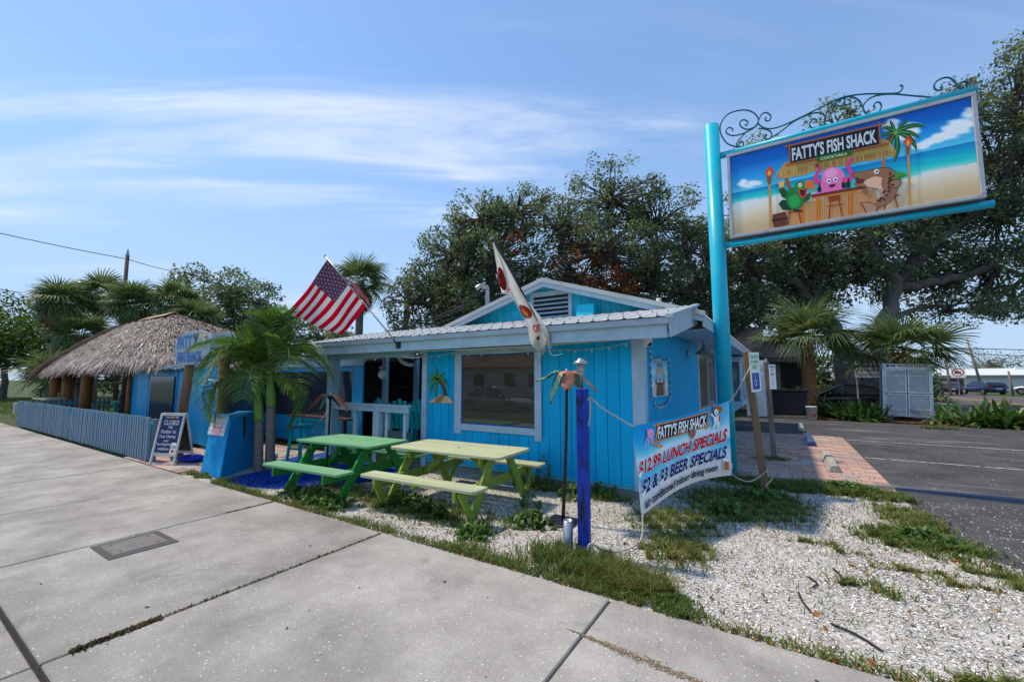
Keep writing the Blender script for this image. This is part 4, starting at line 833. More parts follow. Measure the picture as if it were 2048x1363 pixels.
# barrel
S_([(425, 985), (560, 955), (582, 1010), (575, 1090), (440, 1125), (418, 1050)], (110, 55, 32)); pa.line([(418, 1052), (582, 1022)], 18, (35, 30, 32)); pa.line([(426, 990), (562, 958)], 10, (60, 35, 25))
# fish
_fb = [(1264, 556), (1300, 534), (1400, 518), (1480, 500), (1560, 486), (1640, 478), (1722, 520), (1748, 600), (1752, 680), (1736, 745), (1692, 812), (1632, 862), (1560, 892), (1500, 862), (1556, 820), (1592, 760), (1582, 720), (1540, 700), (1470, 692), (1400, 682), (1312, 672), (1290, 650), (1335, 622), (1392, 602), (1330, 588), (1268, 576)]
_fc = (1560, 680)
S_([(1500, 855), (1545, 890), (1535, 950), (1425, 966), (1400, 915), (1355, 850), (1440, 838)], (60, 38, 28)); S_([(1500, 862), (1538, 888), (1520, 944), (1430, 956), (1408, 910), (1368, 854), (1440, 846)], (188, 142, 108))
S_([(_fc[0] + (x - _fc[0]) * 1.02, _fc[1] + (y - _fc[1]) * 1.03) for x, y in _fb], (52, 32, 24)); S_(_fb, (156, 108, 78))
S_([(1300, 592), (1392, 600), (1400, 632), (1330, 655), (1310, 645)], (120, 30, 32)); S_([(1385, 640), (1420, 606), (1500, 572), (1580, 582), (1572, 660), (1612, 735), (1580, 806), (1560, 815), (1592, 755), (1540, 696), (1440, 684)], (236, 186, 156))
S_([(1650, 605), (1770, 596), (1792, 640), (1745, 694), (1648, 678)], (60, 38, 28)); S_([(1660, 612), (1762, 602), (1782, 640), (1740, 686), (1655, 670)], (168, 118, 86)); S_([(1365, 700), (1440, 700), (1440, 760), (1390, 755)], (150, 105, 75)); S_([(1570, 690), (1640, 740), (1600, 770), (1560, 740)], (190, 150, 120))
for k in range(26): pa.ell(1690 - 120 * (k / 26) ** 2 + RNG.uniform(-40, 26), 540 + 300 * k / 26 + RNG.uniform(-12, 12), 14, 10, (66, 36, 28), 8)
pa.ell(1520, 522, 27, 26, (245, 240, 230)); pa.ell(1524, 522, 12, 13, (90, 45, 30)); S_([(1715, 520), (1765, 520), (1855, 550), (1770, 598), (1715, 590)], (55, 150, 60)); pa.ell(1770, 570, 13, 11, (165, 40, 35))
# torches
for (x0, y0, x1, y1, fx, fy) in ((385, 590, 405, 1130, 383, 530), (1845, 265, 1888, 885, 1842, 200)):
    pa.line([(x0, y0), (x1, y1)], 26, (196, 148, 88)); S_([(x0 - 30, y0), (x0 + 28, y0 - 6), (x0 + 16, y0 + 80), (x0 - 14, y0 + 82)], (140, 90, 50))
    S_([(fx - 45, fy + 10), (fx - 22, fy - 15), (fx - 5, fy - 62), (fx + 22, fy - 25), (fx + 45, fy - 12), (fx + 42, fy + 30), (fx, fy + 62), (fx - 35, fy + 40)], (226, 60, 30)); S_([(fx - 22, fy + 28), (fx, fy - 15), (fx + 24, fy + 20), (fx, fy + 56)], (250, 170, 50))
# name board
S_([(600, 268), (1530, 52), (1545, 252), (610, 446)], (20, 22, 34))
for p, q in (((540, 278), (1610, 22)), ((555, 465), (1645, 225)), ((592, 245), (602, 475)), ((1530, 10), (1550, 255))): pa.line([p, q], 15, (165, 95, 50))
pa.build('bar_picture', PRINT, cab)
pl = Print(lambda u, v, h: (lambda q: (q[0], SY - h, q[1]))(A4(u, v)), .0001, .026)

pl.text("FATTY'S FISH SHACK", [(618, 288), (1502, 82), (1516, 222), (626, 424)], (205, 215, 222), .028)
pl.shape([(883, 376), (1256, 300), (1262, 345), (893, 428)], (25, 105, 50)); pl.text('COCKTAILS', [(922, 386), (1198, 326), (1203, 354), (928, 414)], (225, 228, 170), .01)
pl.build('lettering', PRINT, cab)
# iron scrollwork along the top
def C2(px, py): q = Sg(1440 + px / 3.368, 60 + py / 3.368); return (q[0], 8.71, q[1])
IRONC = mat('scroll_teal_iron', (.006, .12, .15), .45, .15)
def scroll(pts, r=.013):
    MB().tube([C2(a.x, a.y) for a in smoothpath([(x, y, 0) for x, y in pts], 4)], r, 6).build('scroll', IRONC, PS, smooth=True)
scroll([(150, 795), (105, 792), (50, 770), (12, 710), (10, 650), (50, 590), (120, 560), (190, 556), (240, 578), (264, 615), (262, 640), (300, 668), (360, 672), (450, 642), (580, 580), (700, 520), (820, 465), (950, 442), (1070, 437), (1180, 432), (1212, 412), (1218, 388), (1202, 380)])
scroll([(262, 640), (230, 672), (160, 708), (95, 722), (55, 710), (47, 688), (66, 670), (90, 678), (90, 694)])
scroll([(262, 630), (235, 665), (185, 680), (145, 660), (140, 632), (165, 618), (192, 630), (186, 652), (172, 650)])
scroll([(264, 620), (285, 580), (320, 570), (346, 592), (338, 618), (314, 622), (308, 606), (320, 598)])
scroll([(190, 690), (150, 730), (118, 775), (130, 795), (160, 790), (164, 768), (146, 758), (136, 770)])
scroll([(262, 672), (320, 680), (352, 702), (345, 735), (318, 742), (306, 722), (318, 708)])
scroll([(305, 755), (400, 700), (500, 625), (600, 578), (660, 565), (700, 577), (712, 610), (692, 648), (650, 667), (615, 660), (605, 635), (625, 608), (650, 612), (652, 628)])
scroll([(705, 640), (708, 590), (740, 530), (800, 482), (870, 458), (930, 480), (955, 520), (975, 560), (1010, 570), (1060, 555), (1082, 520), (1070, 494), (1045, 494), (1030, 515), (1040, 525)])
scroll([(958, 520), (985, 482), (1040, 452), (1150, 438), (1300, 448), (1440, 458)])
scroll([(830, 470), (840, 500), (820, 520), (790, 518), (778, 500), (795, 482), (815, 490)], .010); scroll([(840, 470), (835, 500), (855, 512), (875, 498), (866, 478), (850, 482)], .010)
scroll([(1470, 385), (1478, 402), (1455, 410), (1430, 398), (1432, 365), (1470, 336), (1520, 328), (1560, 350), (1572, 385), (1550, 418)]); scroll([(1625, 385), (1605, 396), (1588, 385), (1600, 360), (1640, 350), (1663, 370), (1652, 396)])

# ------------------------------------------------------------------ hung banner between posts
bTL, bTR, bBR, bBL = V(-1.46, 4.80, 1.225), V(-.68, 6.94, 1.435), V(-.69, 6.94, .375), V(-1.385, 4.80, .25)
bn = (bTR - bTL).cross(V(0, 0, 1)).normalized()      # towards the viewer side
if bn.dot(V(0, -1, 0)) < 0: bn = -bn
def BAN(u, v, h):
    top = bTL.lerp(bTR, u) - V(0, 0, .035 * 4 * u * (1 - u)); bot = bBL.lerp(bBR, u) + V(0, 0, .085 * 4 * u * (1 - u))
    p = bot.lerp(top, v); return p + bn * (h - .10 * (1 - v) * math.sin(math.pi * u) * .6 + .007 * math.sin(u * 9 + v * 3) * (1 - abs(2 * v - 1) * .4))
bh = homography([(55, 340), (1365, 5), (1395, 1035), (163, 1581)], [(0, 1), (1, 1), (1, 0), (0, 0)])
BN = thing('vinyl_banner', 'hanging vinyl banner advertising lunch and beer specials roped between two posts', 'banner', (-1.46, 4.80, .25))
def ban_col(u, v):
    w_ = v + .05 * math.sin(u * 6 + 1) + .02 * math.sin(u * 17)
    c = ramp([(0, (222, 214, 202)), (.2, (226, 226, 222)), (.34, (190, 222, 230)), (.42, (120, 205, 228)), (.5, (70, 190, 225)), (.56, (190, 228, 236)), (.64, (215, 234, 238)), (.72, (110, 205, 232)), (.85, (40, 170, 220)), (1.0, (25, 150, 210))], w_)
    return mixc3(c, (235, 240, 240), max(0, u - .8) * 2.2 if v > .5 else 0)
pb = Print(BAN, .0, .0); pb.field(70, 34, ban_col, [(0, 1), (1, 1), (1, 0), (0, 0)]); o = pb.build('cloth', CLOTHP, BN, smooth=True)
pq = Print(lambda x, y, h: BAN(*bh(x, y), h), .0004, .006)
pq.field(24, 4, lambda u, v: (30, 30, 34), [(372, 315), (1048, 148), (1040, 385), (372, 562)]); pq.h += .004
for p, q in (((315, 325), (1090, 130)), ((290, 612), (1110, 345)), ((395, 275), (352, 655)), ((1078, 120), (1045, 410))): pq.line([(p[0] + (q[0] - p[0]) * k / 6, p[1] + (q[1] - p[1]) * k / 6) for k in range(7)], 22, (206, 140, 92))
pq.text("FATTY'S FISH SHACK", [(392, 335), (1040, 168), (1036, 360), (392, 548)], (236, 238, 240), .03); pq.h += .001
for dx, c in ((6, (245, 245, 245)), (0, (206, 28, 42))): pq.text('$12.99 LUNCH SPECIALS', [(112 - dx, 862 - dx), (1318 + dx, 402 - dx), (1326 + dx, 610 + dx), (128 - dx, 1078 + dx)], c, .035 if dx == 0 else .065, .03); pq.h += .0025
for dx, c in ((5, (240, 240, 240)), (0, (20, 42, 112))): pq.text('$2 & $3 BEER SPECIALS', [(146 - dx, 1112 - dx), (1306 + dx, 650 - dx), (1312 + dx, 842 + dx), (160 - dx, 1338 + dx)], c, .035 if dx == 0 else .065, .03); pq.h += .0025
pq.text('air conditioned indoor dining room', [(196, 1370), (1200, 925), (1204, 1050), (205, 1530)], (25, 38, 72), .03)
# mug, octopus, dog, small fish
pq.shape([(1262, 845), (1335, 830), (1340, 1000), (1265, 1012)], (235, 235, 235)); pq.shape([(1272, 870), (1334, 858), (1337, 988), (1272, 1000)], (190, 120, 50)); pq.line([(1338, 870), (1378, 885), (1375, 940), (1340, 975)], 10, (205, 205, 205)); pq.shape([(1258, 835), (1300, 825), (1340, 830), (1338, 865), (1262, 878)], (245, 245, 240))
pq.ell(272, 440, 46, 66, (238, 160, 205)); [pq.line([(272 + dx * .5, 480), (272 + dx, 540), (272 + dx * 1.5, 590 + 8 * abs(dx) ** .5)], 16, (225, 165, 215), 6) for dx in (-50, -22, 8, 34)]; pq.line([(240, 420), (225, 390), (222, 370)], 12, (238, 170, 210), 5); pq.ell(262, 462, 5, 8, (40, 30, 60), 8); pq.ell(288, 455, 5, 8, (40, 30, 60), 8)
pq.shape([(1120, 240), (1150, 210), (1205, 200), (1215, 300), (1200, 385), (1180, 400), (1160, 330), (1140, 405), (1110, 410), (1130, 320)], (236, 232, 226)); pq.ell(1178, 118, 66, 60, (178, 98, 45)); pq.ell(1158, 150, 30, 46, (242, 238, 232)); pq.ell(1158, 165, 11, 9, (25, 20, 22), 8); pq.shape([(1190, 215), (1212, 205), (1216, 290), (1196, 310)], (178, 98, 45)); pq.line([(1135, 240), (1095, 190), (1090, 165)], 22, (240, 236, 230), 20)
pq.shape([(795, 430), (850, 400), (880, 440), (868, 510), (830, 580), (820, 530), (800, 490)], (160, 105, 90)); pq.ell(400, 640, 38, 30, (220, 150, 60))
pq.build('printing', CLOTHP, BN)
for p in ((.006, .985), (.994, .985), (.994, .02), (.006, .02), (.5, .985)): MB().lathe([(.008, -.002), (.014, 0), (.008, .003)], n=10, M=Matrix.Translation(BAN(p[0], p[1], .005)) @ bn.to_track_quat('Z', 'Y').to_matrix().to_4x4()).build('grommet', STEEL, BN)
# ropes
def rope(label, pts, r=.008):
    o = MB().tube(smoothpath(pts, 5), r, 6).build('rope', ROPE, smooth=True); tag(o, label, 'rope'); return o
rope('rope tying the upper banner corner to the royal blue post', [(-1.68, 4.04, 1.53), (-1.66, 4.08, 1.56), (-1.62, 4.28, 1.45), (-1.50, 4.70, 1.27), tuple(BAN(.006, .985, .01))])
rope('loose rope end dangling from the royal blue post', [(-1.66, 4.06, 1.55), (-1.655, 4.05, 1.42), (-1.67, 4.04, 1.28)])
rope('slack rope looping from the lower banner corner to the royal blue post', [tuple(BAN(.006, .02, .01)), (-1.36, 4.74, .10), (-1.37, 4.62, .03), (-1.45, 4.35, .022), (-1.56, 4.15, .06), (-1.655, 4.0, .16), (-1.68, 3.98, .04)], .010)
rope('rope tying the upper banner corner to the leaning sign post', [tuple(BAN(.994, .985, .01)), (-.60, 7.15, 1.55), (-.45, 7.62, 1.90), (-.43, 7.74, 1.98)])
rope('slack rope from lower banner corner wrapped round the leaning sign post', [tuple(BAN(.994, .02, .01)), (-.62, 7.10, .30), (-.50, 7.40, .22), (-.37, 7.68, .26), (-.27, 7.74, .34), (-.22, 7.82, .22), (-.30, 7.72, .12), (-.26, 7.74, .05)], .010)
# royal blue post with solar lantern
t = thing('blue_post', 'scuffed royal blue square post standing in the grass', 'post', (-1.745, 4.07, 0))
MB().box(-.058, .058, -.058, .058, -.1, 1.655, M=Matrix.Translation((-1.745, 4.07, 0)) @ Matrix.Rotation(R(14), 4, 'Z')).build('shaft', ROYAL, t, bevel=.006)
t = thing('solar_lantern', 'small silver solar lantern on top of the royal blue post', 'lantern', (-1.745, 4.07, 1.655))
SILV = mat('lantern_silver', (.45, .46, .46), .3, .08, metal=.7)
MB().lathe([(.011, 0), (.011, .13), (.022, .135), (.026, .15)], (-1.755, 4.06, 1.655), 10).build('stake', STEEL, t, smooth=True)
MB().lathe([(.036, 0), (.036, .012), (.02, .014)], (-1.755, 4.06, 1.80), 12).build('lantern_base', SILV, t)
MB().lathe([(.028, 0), (.030, .09)], (-1.755, 4.06, 1.813), 12).build('glass', glassmat('lantern_glass', (.45, .43, .33), .08, .5), t, smooth=True)
for k in range(6): a = k * math.pi / 3; MB().bar((-1.755 + .034 * math.cos(a), 4.06 + .034 * math.sin(a), 1.81), (-1.755 + .034 * math.cos(a), 4.06 + .034 * math.sin(a), 1.91), .006, .006).build('cage_bar', SILV, t)
MB().lathe([(.075, 0), (.078, .008), (.06, .028), (.035, .04), (.03, .055), (.005, .058)], (-1.755, 4.06, 1.905), 16).build('cap', SILV, t, smooth=True)
t = thing('metal_pipe', 'short hollow metal pipe with peeling blue paint beside the blue post', 'pipe', (-1.90, 4.02, 0))
MB().lathe([(.048, -.06), (.048, .335), (.043, .335), (.043, .20)], (-1.90, 4.02, 0), 18).build('shell', mat('peeling_blue_steel', (.42, .45, .47), .35, .15, 5, metal=.6, dirt=(.02, .16, .42), dscale=7, damt=.95, stretch=(1, 1, .35)), t, smooth=True)
# leaning handicap sign post
def sign_plate(o, c, w_, h_, th_, rz, mats, art):
    pass
t = thing('parking_sign_post', 'leaning weathered wooden post with green and blue accessible parking sign', 'sign post', (-.31, 7.87, 0))
MB().bar((-.31, 7.87, -.1), (-.485, 7.74, 2.19), .105, .105, up=(1, 0, 0)).build('post', WOOD, t, bevel=.008)
def plate(parent, cx, cy, cz, w_, h_, rz, tilt, fn_art, name='sign_plate', th_=.004, base=(225, 228, 225)):
    M_ = Matrix.Translation((cx, cy, cz)) @ Matrix.Rotation(rz, 4, 'Z') @ Matrix.Rotation(tilt, 4, 'Y')
    m = MB(); m.col = s2l(*base); m.box(-w_ / 2, w_ / 2, -th_, 0, -h_ / 2, h_ / 2, M=M_); o = m.build(name, PRINT, parent)
    p = Print(lambda u, v, h: tuple(M_ @ V((u - .5) * w_, -th_ - h, (v - .5) * h_)), .0004, .001); fn_art(p); p.build('sign_print', PRINT, o); return o
def wheelchair(p, x, y, s, col=(240, 242, 245)):
    p.ell(x + .03 * s, y + .42 * s, .07 * s, .045 * s, col, 10); p.line([(x, y + .34 * s), (x + .03 * s, y + .12 * s), (x + .24 * s, y + .10 * s), (x + .32 * s, y - .10 * s)], .05 * s, col)
    p.line([(x + .25 * s * math.cos(a) + .04 * s, y - .02 * s + .17 * s * math.sin(a)) for a in (1.8 + k * .35 for k in range(14))], .045 * s, col)
def art_hc(p):
    p.shape([(.05, .97), (.95, .97), (.95, .52), (.05, .52)], (205, 225, 205)); p.text('PARKING', [(.12, .93), (.88, .93), (.88, .84), (.12, .84)], (40, 125, 80), .02); p.text('BY PERMIT', [(.12, .80), (.88, .80), (.88, .72), (.12, .72)], (40, 125, 80), .02); p.text('ONLY', [(.22, .68), (.78, .68), (.78, .58), (.22, .58)], (40, 125, 80), .02)
    p.shape([(.14, .48), (.86, .48), (.86, .06), (.14, .06)], (28, 75, 160)); wheelchair(p, .42, .24, .42)
plate(t, -.372, 7.72, 1.86, .30, .62, R(66), R(-3), art_hc)
t = thing('second_parking_post', 'upright grey wooden post with small white accessible parking sign', 'sign post', (-.25, 11.26, 0))
MB().bar((-.25, 11.26, -.1), (-.31, 11.2, 2.14), .105, .105, up=(1, 0, 0)).build('post', WOODG, t, bevel=.008)
def art_h2(p):
    p.text('PARKING', [(.12, .95), (.88, .95), (.88, .86), (.12, .86)], (40, 60, 120), .02); p.text('BY', [(.35, .82), (.65, .82), (.65, .72), (.35, .72)], (40, 60, 120), .02); p.text('ONLY', [(.2, .66), (.8, .66), (.8, .56), (.2, .56)], (40, 60, 120), .02); wheelchair(p, .42, .26, .42, (40, 60, 140))
plate(t, -.20, 11.13, 1.80, .24, .55, R(60), R(-1), art_h2)
# poster on the side wall
def beach_poster(p, pink=False):
    p.field(14, 24, lambda u, v: ramp([(0, (205, 205, 200)), (.35, (222, 222, 216)), (.5, (110, 205, 220)), (.62, (190, 225, 235)), (.8, (130, 200, 235)), (1, (40, 150, 215))], v + .03 * math.sin(u * 7)), [(0, 1), (1, 1), (1, 0), (0, 0)])
    p.shape([(.28, .02), (.72, .02), (.70, .32), (.32, .32)], (214, 150, 165) if pink else (120, 80, 65)); p.shape([(.26, .32), (.76, .32), (.74, .36), (.28, .36)], (190, 60, 60) if pink else (70, 35, 30))
    p.ell(.50, .44, .09, .08, (226, 130, 190)); p.shape([(.22, .30), (.32, .34), (.30, .46), (.22, .42)], (60, 140, 110)); p.shape([(.70, .30), (.80, .34), (.76, .48), (.68, .44)], (150, 115, 95))
    p.shape([(.24, .58), (.80, .58), (.72, .72), (.32, .72)], (196, 170, 150)); p.shape([(.30, .72), (.72, .72), (.72, .92), (.30, .92)], (150, 175, 175)); p.text('SHACK', [(.34, .88), (.68, .88), (.68, .78), (.34, .78)], (60, 70, 70), .02); p.line([(.26, .03), (.28, .6)], .03, (150, 120, 90)); p.line([(.76, .03), (.74, .6)], .03, (150, 120, 90))
for k in range(10): pass
t = thing('beach_poster', 'beach bar poster pinned on the blue side wall among dark lights', 'poster', (-1.75, 7.33, 1.45))
plate(t, -1.752, 7.35, 1.78, 1.12, .64, R(90), 0, lambda p: beach_poster(p), 'poster_sheet', base=(180, 200, 205))

# ------------------------------------------------------------------ flags
t = thing('national_flag', 'faded stars and stripes flag on an angled pole at the roof edge', 'flag', (-6.33, 5.775, 2.40))
pb0, pt0 = V(-6.33, 5.77, 2.41), V(-7.53, 4.90, 4.17)
MB().tube([pb0, pb0.lerp(pt0, .5)], .014, 10).tube([pb0.lerp(pt0, .5), pt0], .012, 10).build('pole', mat('aluminium_pole', (.45, .45, .44), .35, .1, metal=.7), t, smooth=True)
MB().lathe([(.018, -.02), (.02, 0), (.005, .04)], (pt0.x, pt0.y, pt0.z), 8).build('finial', STEEL, t)
MB().box(-6.38, -6.28, 5.74, 5.774, 2.35, 2.47).tube([pb0 + V(.02, .02, -.05), pb0.lerp(pt0, .06)], .024, 8).build('bracket', BLACKM, t)
hA, hB = pb0.lerp(pt0, .965), pb0.lerp(pt0, .44); fD, fC = V(-8.55, 4.78, 3.09), V(-7.38, 5.18, 2.62)
def FLAG(u, v, h=0.0):   # u along the fly, v 1 at the pole tip
    p = hB.lerp(hA, v).lerp(fC.lerp(fD, v), u); nrm = (hA - hB).cross(fD - hA).normalized(); nrm = nrm if nrm.y < 0 else -nrm
    return p + nrm * (h + .055 * math.sin(u * 5.5 + v * 2.5) * u + .03 * math.sin(v * 9 + u * 4) * (.3 + u)) - V(0, 0, .07 * math.sin(math.pi * u) * (1 - v) + .02 * u * math.sin(v * 7))
pf = Print(FLAG, 0, 0)
def flag_col(u, v):
    s_ = int((1 - v) * 13); 
    if v > 6 / 13 and u < .40: return (98, 66, 92)
    return (214, 12, 46) if s_ % 2 == 0 else (228, 224, 220)
pf.field(40, 39, flag_col, [(0, 1), (1, 1), (1, 0), (0, 0)]); o = pf.build('cloth', leafmat('flag_cloth', (1, 1, 1), .45, .8, .1), t, smooth=True)
ps = MB(); ps.col = s2l(168, 150, 160)
for r in range(9):
    for c in range(6 if r % 2 == 0 else 5):
        cu, cv = .035 + (c + (.5 if r % 2 else 0)) * .066, 1 - .03 - (r + .5) * .056
        for sd in (.006, -.006): ps.poly([FLAG(cu + (.016 if q % 2 == 0 else .007) * math.sin(q * math.pi / 5), cv + (.024 if q % 2 == 0 else .010) * math.cos(q * math.pi / 5), sd) for q in range(10)])
ps.build('stars', CLOTHP, t)['kind'] = 'stuff'
# loose corner curled behind the pole
MB().grid(lambda u, v: tuple(pb0.lerp(pt0, .46 + .38 * v) + V(.05 + .16 * u * math.sin(math.pi * min(v * 1.1, 1)), .04 + .05 * u, -.02 - .10 * u * v + .03 * math.sin(v * 12))), 6, 14).build('curled_corner', mat('curl_red_white', (.62, .12, .16), .8, .5, 9), t, smooth=True)
t = thing('tattered_flag', 'tattered white flag with red print wrapped round a black angled pole', 'flag', (-3.04, 5.775, 2.36))
qb, qt = V(-3.04, 5.77, 2.37), V(-3.46, 4.90, 3.79)
MB().tube([qb, qt], .014, 8).build('pole', BLACKM, t, smooth=True)
MB().box(-3.10, -2.98, 5.735, 5.774, 2.31, 2.43).build('bracket', STEEL, t)
# cloth outline beside the pole: (t along pole from tip, left offset, right offset)
prof = [(0.03, .012, 0), (.12, .065, .0), (.25, .145, .0), (.36, .22, .0), (.43, .275, .0), (.46, .19, .0), (.52, .165, .0), (.62, .165, .03), (.72, .15, .075), (.80, .14, .10), (.88, .19, .10), (.95, .22, .08), (1.03, .18, .03)]
side = V(-1.0, .15, -.32).normalized()
def TF(u, v, h=0.0):
    x = v * (len(prof) - 1); i = min(int(x), len(prof) - 2); f = x - i; a = [prof[i][k] * (1 - f) + prof[i + 1][k] * f for k in range(3)]
    p = qt.lerp(qb, a[0]); off = -a[1] * (1 - u) + a[2] * u
    return p + side * (.014 - off * 1.1) + V(.0, -.012 - h - .03 * math.sin(u * 8 + v * 9) - .05 * max(0, v - .6), -.03 * (1 - u) - .18 * max(0, v - .75))
pf = Print(TF, .002, .0); pf.field(10, 40, lambda u, v: mixc3((240, 238, 234), (206, 202, 196), .5 + .5 * math.sin(u * 9 + v * 13)), [(0, 1), (1, 1), (1, 0), (0, 0)])
pf.v = pf.v; pf.build('cloth', leafmat('worn_cloth', (1, 1, 1), .35, .85, .1), t, smooth=True)
pf = Print(TF, .0015, .006)
pf.ell(.22, .235, .22, .085, (120, 30, 34)); pf.ell(.20, .235, .16, .070, (226, 30, 36)); pf.text('VE', [(.12, .335), (.55, .335), (.55, .385), (.12, .385)], (200, 22, 36), .03)
pf.ell(.36, .64, .30, .062, (84, 42, 36)); pf.ell(.36, .64, .22, .047, (214, 40, 34)); pf.ell(.34, .65, .09, .030, (205, 150, 70)); pf.text('ORT', [(.30, .765), (.80, .80), (.80, .87), (.30, .835)], (200, 22, 36), .03); pf.ell(.42, .90, .10, .02, (84, 42, 66))
pf.build('print', CLOTHP, t)['kind'] = 'stuff'
m = MB()
for k in range(14): 
    p = V(*TF(k / 13, 1.0)); m.tube([p, p + V(RNG.uniform(-.03, .03), RNG.uniform(-.03, .03), -RNG.uniform(.03, .10))], .004, 4)
m.tube(smoothpath([(-3.02, 5.70, 2.38), (-2.96, 5.68, 2.28), (-2.94, 5.66, 2.14), (-2.86, 5.65, 2.10), (-2.74, 5.66, 2.12)]), .006, 5).build('frayed_threads', mat('white_thread', (.6, .6, .57), .9), t)
# ------------------------------------------------------------------ picnic tables
def picnic(name, label, x, y, rz, L_, W_, m1, m2, vlegs):
    t = thing(name, label, 'picnic table', (x, y, 0), rz)
    nb = 5; bw = W_ / nb
    for k in range(nb):
        yy = -W_ / 2 + bw * k; e = RNG.uniform(-.006, .006); c = .05
        poly = [(-L_ / 2 + e, yy + .004), (L_ / 2 + e, yy + .004), (L_ / 2 + e, yy + bw - .004), (-L_ / 2 + e, yy + bw - .004)]
        if k == 0: poly = [(-L_ / 2 + c, yy + .004), (L_ / 2 - c, yy + .004), (L_ / 2, yy + .004 + c), (L_ / 2, yy + bw - .004), (-L_ / 2, yy + bw - .004), (-L_ / 2, yy + .004 + c)]
        if k == nb - 1: poly = [(-L_ / 2, yy + .004), (L_ / 2, yy + .004), (L_ / 2, yy + bw - .004 - c), (L_ / 2 - c, yy + bw - .004), (-L_ / 2 + c, yy + bw - .004), (-L_ / 2, yy + bw - .004 - c)]
        MB().prism(poly, lambda u, v, w_: (u, v, .712 + w_), .038).build('top_board', m1, t, True, bevel=.005)
    MB().lathe([(.022, 0), (.022, .0015)], (0, 0, .7505), 14).build('parasol_hole', BLACKM, t, True)
    by = W_ / 2 + .40
    for s in (-1, 1):
        for k in range(2):
            y0 = s * by - .145 + k * .147; c = .04; e = .0
            o0, o1 = (y0, y0 + .143); out = (s < 0 and k == 0) or (s > 0 and k == 1)
            poly = [(-L_ / 2, o0), (L_ / 2, o0), (L_ / 2, o1), (-L_ / 2, o1)]
            if out and s < 0: poly = [(-L_ / 2 + c, o0), (L_ / 2 - c, o0), (L_ / 2, o0 + c), (L_ / 2, o1), (-L_ / 2, o1), (-L_ / 2, o0 + c)]
            if out and s > 0: poly = [(-L_ / 2, o0), (L_ / 2, o0), (L_ / 2, o1 - c), (L_ / 2 - c, o1), (-L_ / 2 + c, o1), (-L_ / 2, o1 - c)]
            MB().prism(poly, lambda u, v, w_: (u, v, .412 + w_), .038).build('bench_board', m1, t, True, bevel=.005)
        MB().box(-.04, .04, s * by - .13, s * by + .13, .372, .411).build('bench_batten', m2, t, True)
    lx = L_ / 2 - .30
    for sx in (-1, 1):
        MB().box(sx * lx - .02, sx * lx + .02, -by - .15, by + .15, .285, .411).build('bench_support', m2, t, True, bevel=.004)
        MB().box(sx * lx - .02 - sx * .042, sx * lx + .02 - sx * .042, -W_ / 2 + .06, W_ / 2 - .06, .61, .711).build('top_support', m2, t, True, bevel=.004)
        for s in (-1, 1):
            MB().bar((sx * (lx - .0) + sx * .045, s * .20, .708), (sx * lx + sx * .045, s * .70, 0), .04, .14, up=(0, 1, 0)).build('leg', m2, t, True, bevel=.004)
            if vlegs: MB().bar((sx * lx + sx * .047, s * (by + .09), .40), (sx * lx + sx * .087, s * (by - .14), .02), .036, .10, up=(0, 1, 0)).build('bench_brace', m2, t, True, bevel=.004)
        MB().bar((sx * (lx - .02), 0, .32), (sx * .16, 0, .70), .085, .036, up=(0, 1, 0)).build('brace', m2, t, True, bevel=.004)
    for sx in (-1, 1):
        for s in (-1, 1):
            for yy, zz in ((.30, .64), (.44, .35)): MB().lathe([(.011, 0), (.011, .008), (.004, .010)], n=6, M=Matrix.Translation((sx * (lx + .066), s * yy, zz)) @ Matrix.Rotation(R(90 * sx), 4, 'Y')).build('bolt_head', STEEL, t, True)
    return t
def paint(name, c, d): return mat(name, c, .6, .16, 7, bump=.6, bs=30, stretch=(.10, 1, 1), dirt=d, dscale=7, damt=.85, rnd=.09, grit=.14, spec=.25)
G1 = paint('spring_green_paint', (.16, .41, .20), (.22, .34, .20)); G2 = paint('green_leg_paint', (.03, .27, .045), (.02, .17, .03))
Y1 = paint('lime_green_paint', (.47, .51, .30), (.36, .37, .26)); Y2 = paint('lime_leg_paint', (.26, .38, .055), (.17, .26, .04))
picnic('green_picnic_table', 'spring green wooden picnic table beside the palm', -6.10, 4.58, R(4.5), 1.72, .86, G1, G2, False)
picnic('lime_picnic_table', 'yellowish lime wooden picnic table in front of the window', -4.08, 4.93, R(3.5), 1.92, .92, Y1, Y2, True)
# low lime bench between tables and porch
t = thing('low_bench', 'low lime green bench against the porch railing', 'bench', (-7.3, 5.75, 0))
for k in range(2): MB().box(-7.9, -6.5, 5.55 + k * .16, 5.70 + k * .16, .36, .40).build('bench_board', Y1, t, bevel=.004)
for x in (-7.75, -6.65): MB().box(x - .03, x + .03, 5.58, 5.82, .0, .36).build('leg', Y2, t)
# painted net floats on the turf
for x, y, rr, lab in ((-9.35, 5.05, .10, 'white net float lying on blue turf beside the teal stool'), (-7.95, 5.2, .11, 'white net float lying on blue turf near the lime bench')):
    o = MB().lathe([(.01, 0), (rr * .6, .01), (rr, rr * .6), (rr, rr * 1.1), (rr * .6, rr * 1.7), (.02, rr * 1.8)], (x, y, 0), 14).build('net_float', mat('white_plastic', (0, 0, 0)), smooth=True); tag(o, lab, 'float')
    MB().tube(smoothpath([(x, y, rr * 1.7), (x + .1, y - .05, rr * 1.9), (x + .25, y - .02, .05)]), .006, 5).build('float_line', ROPE, o)

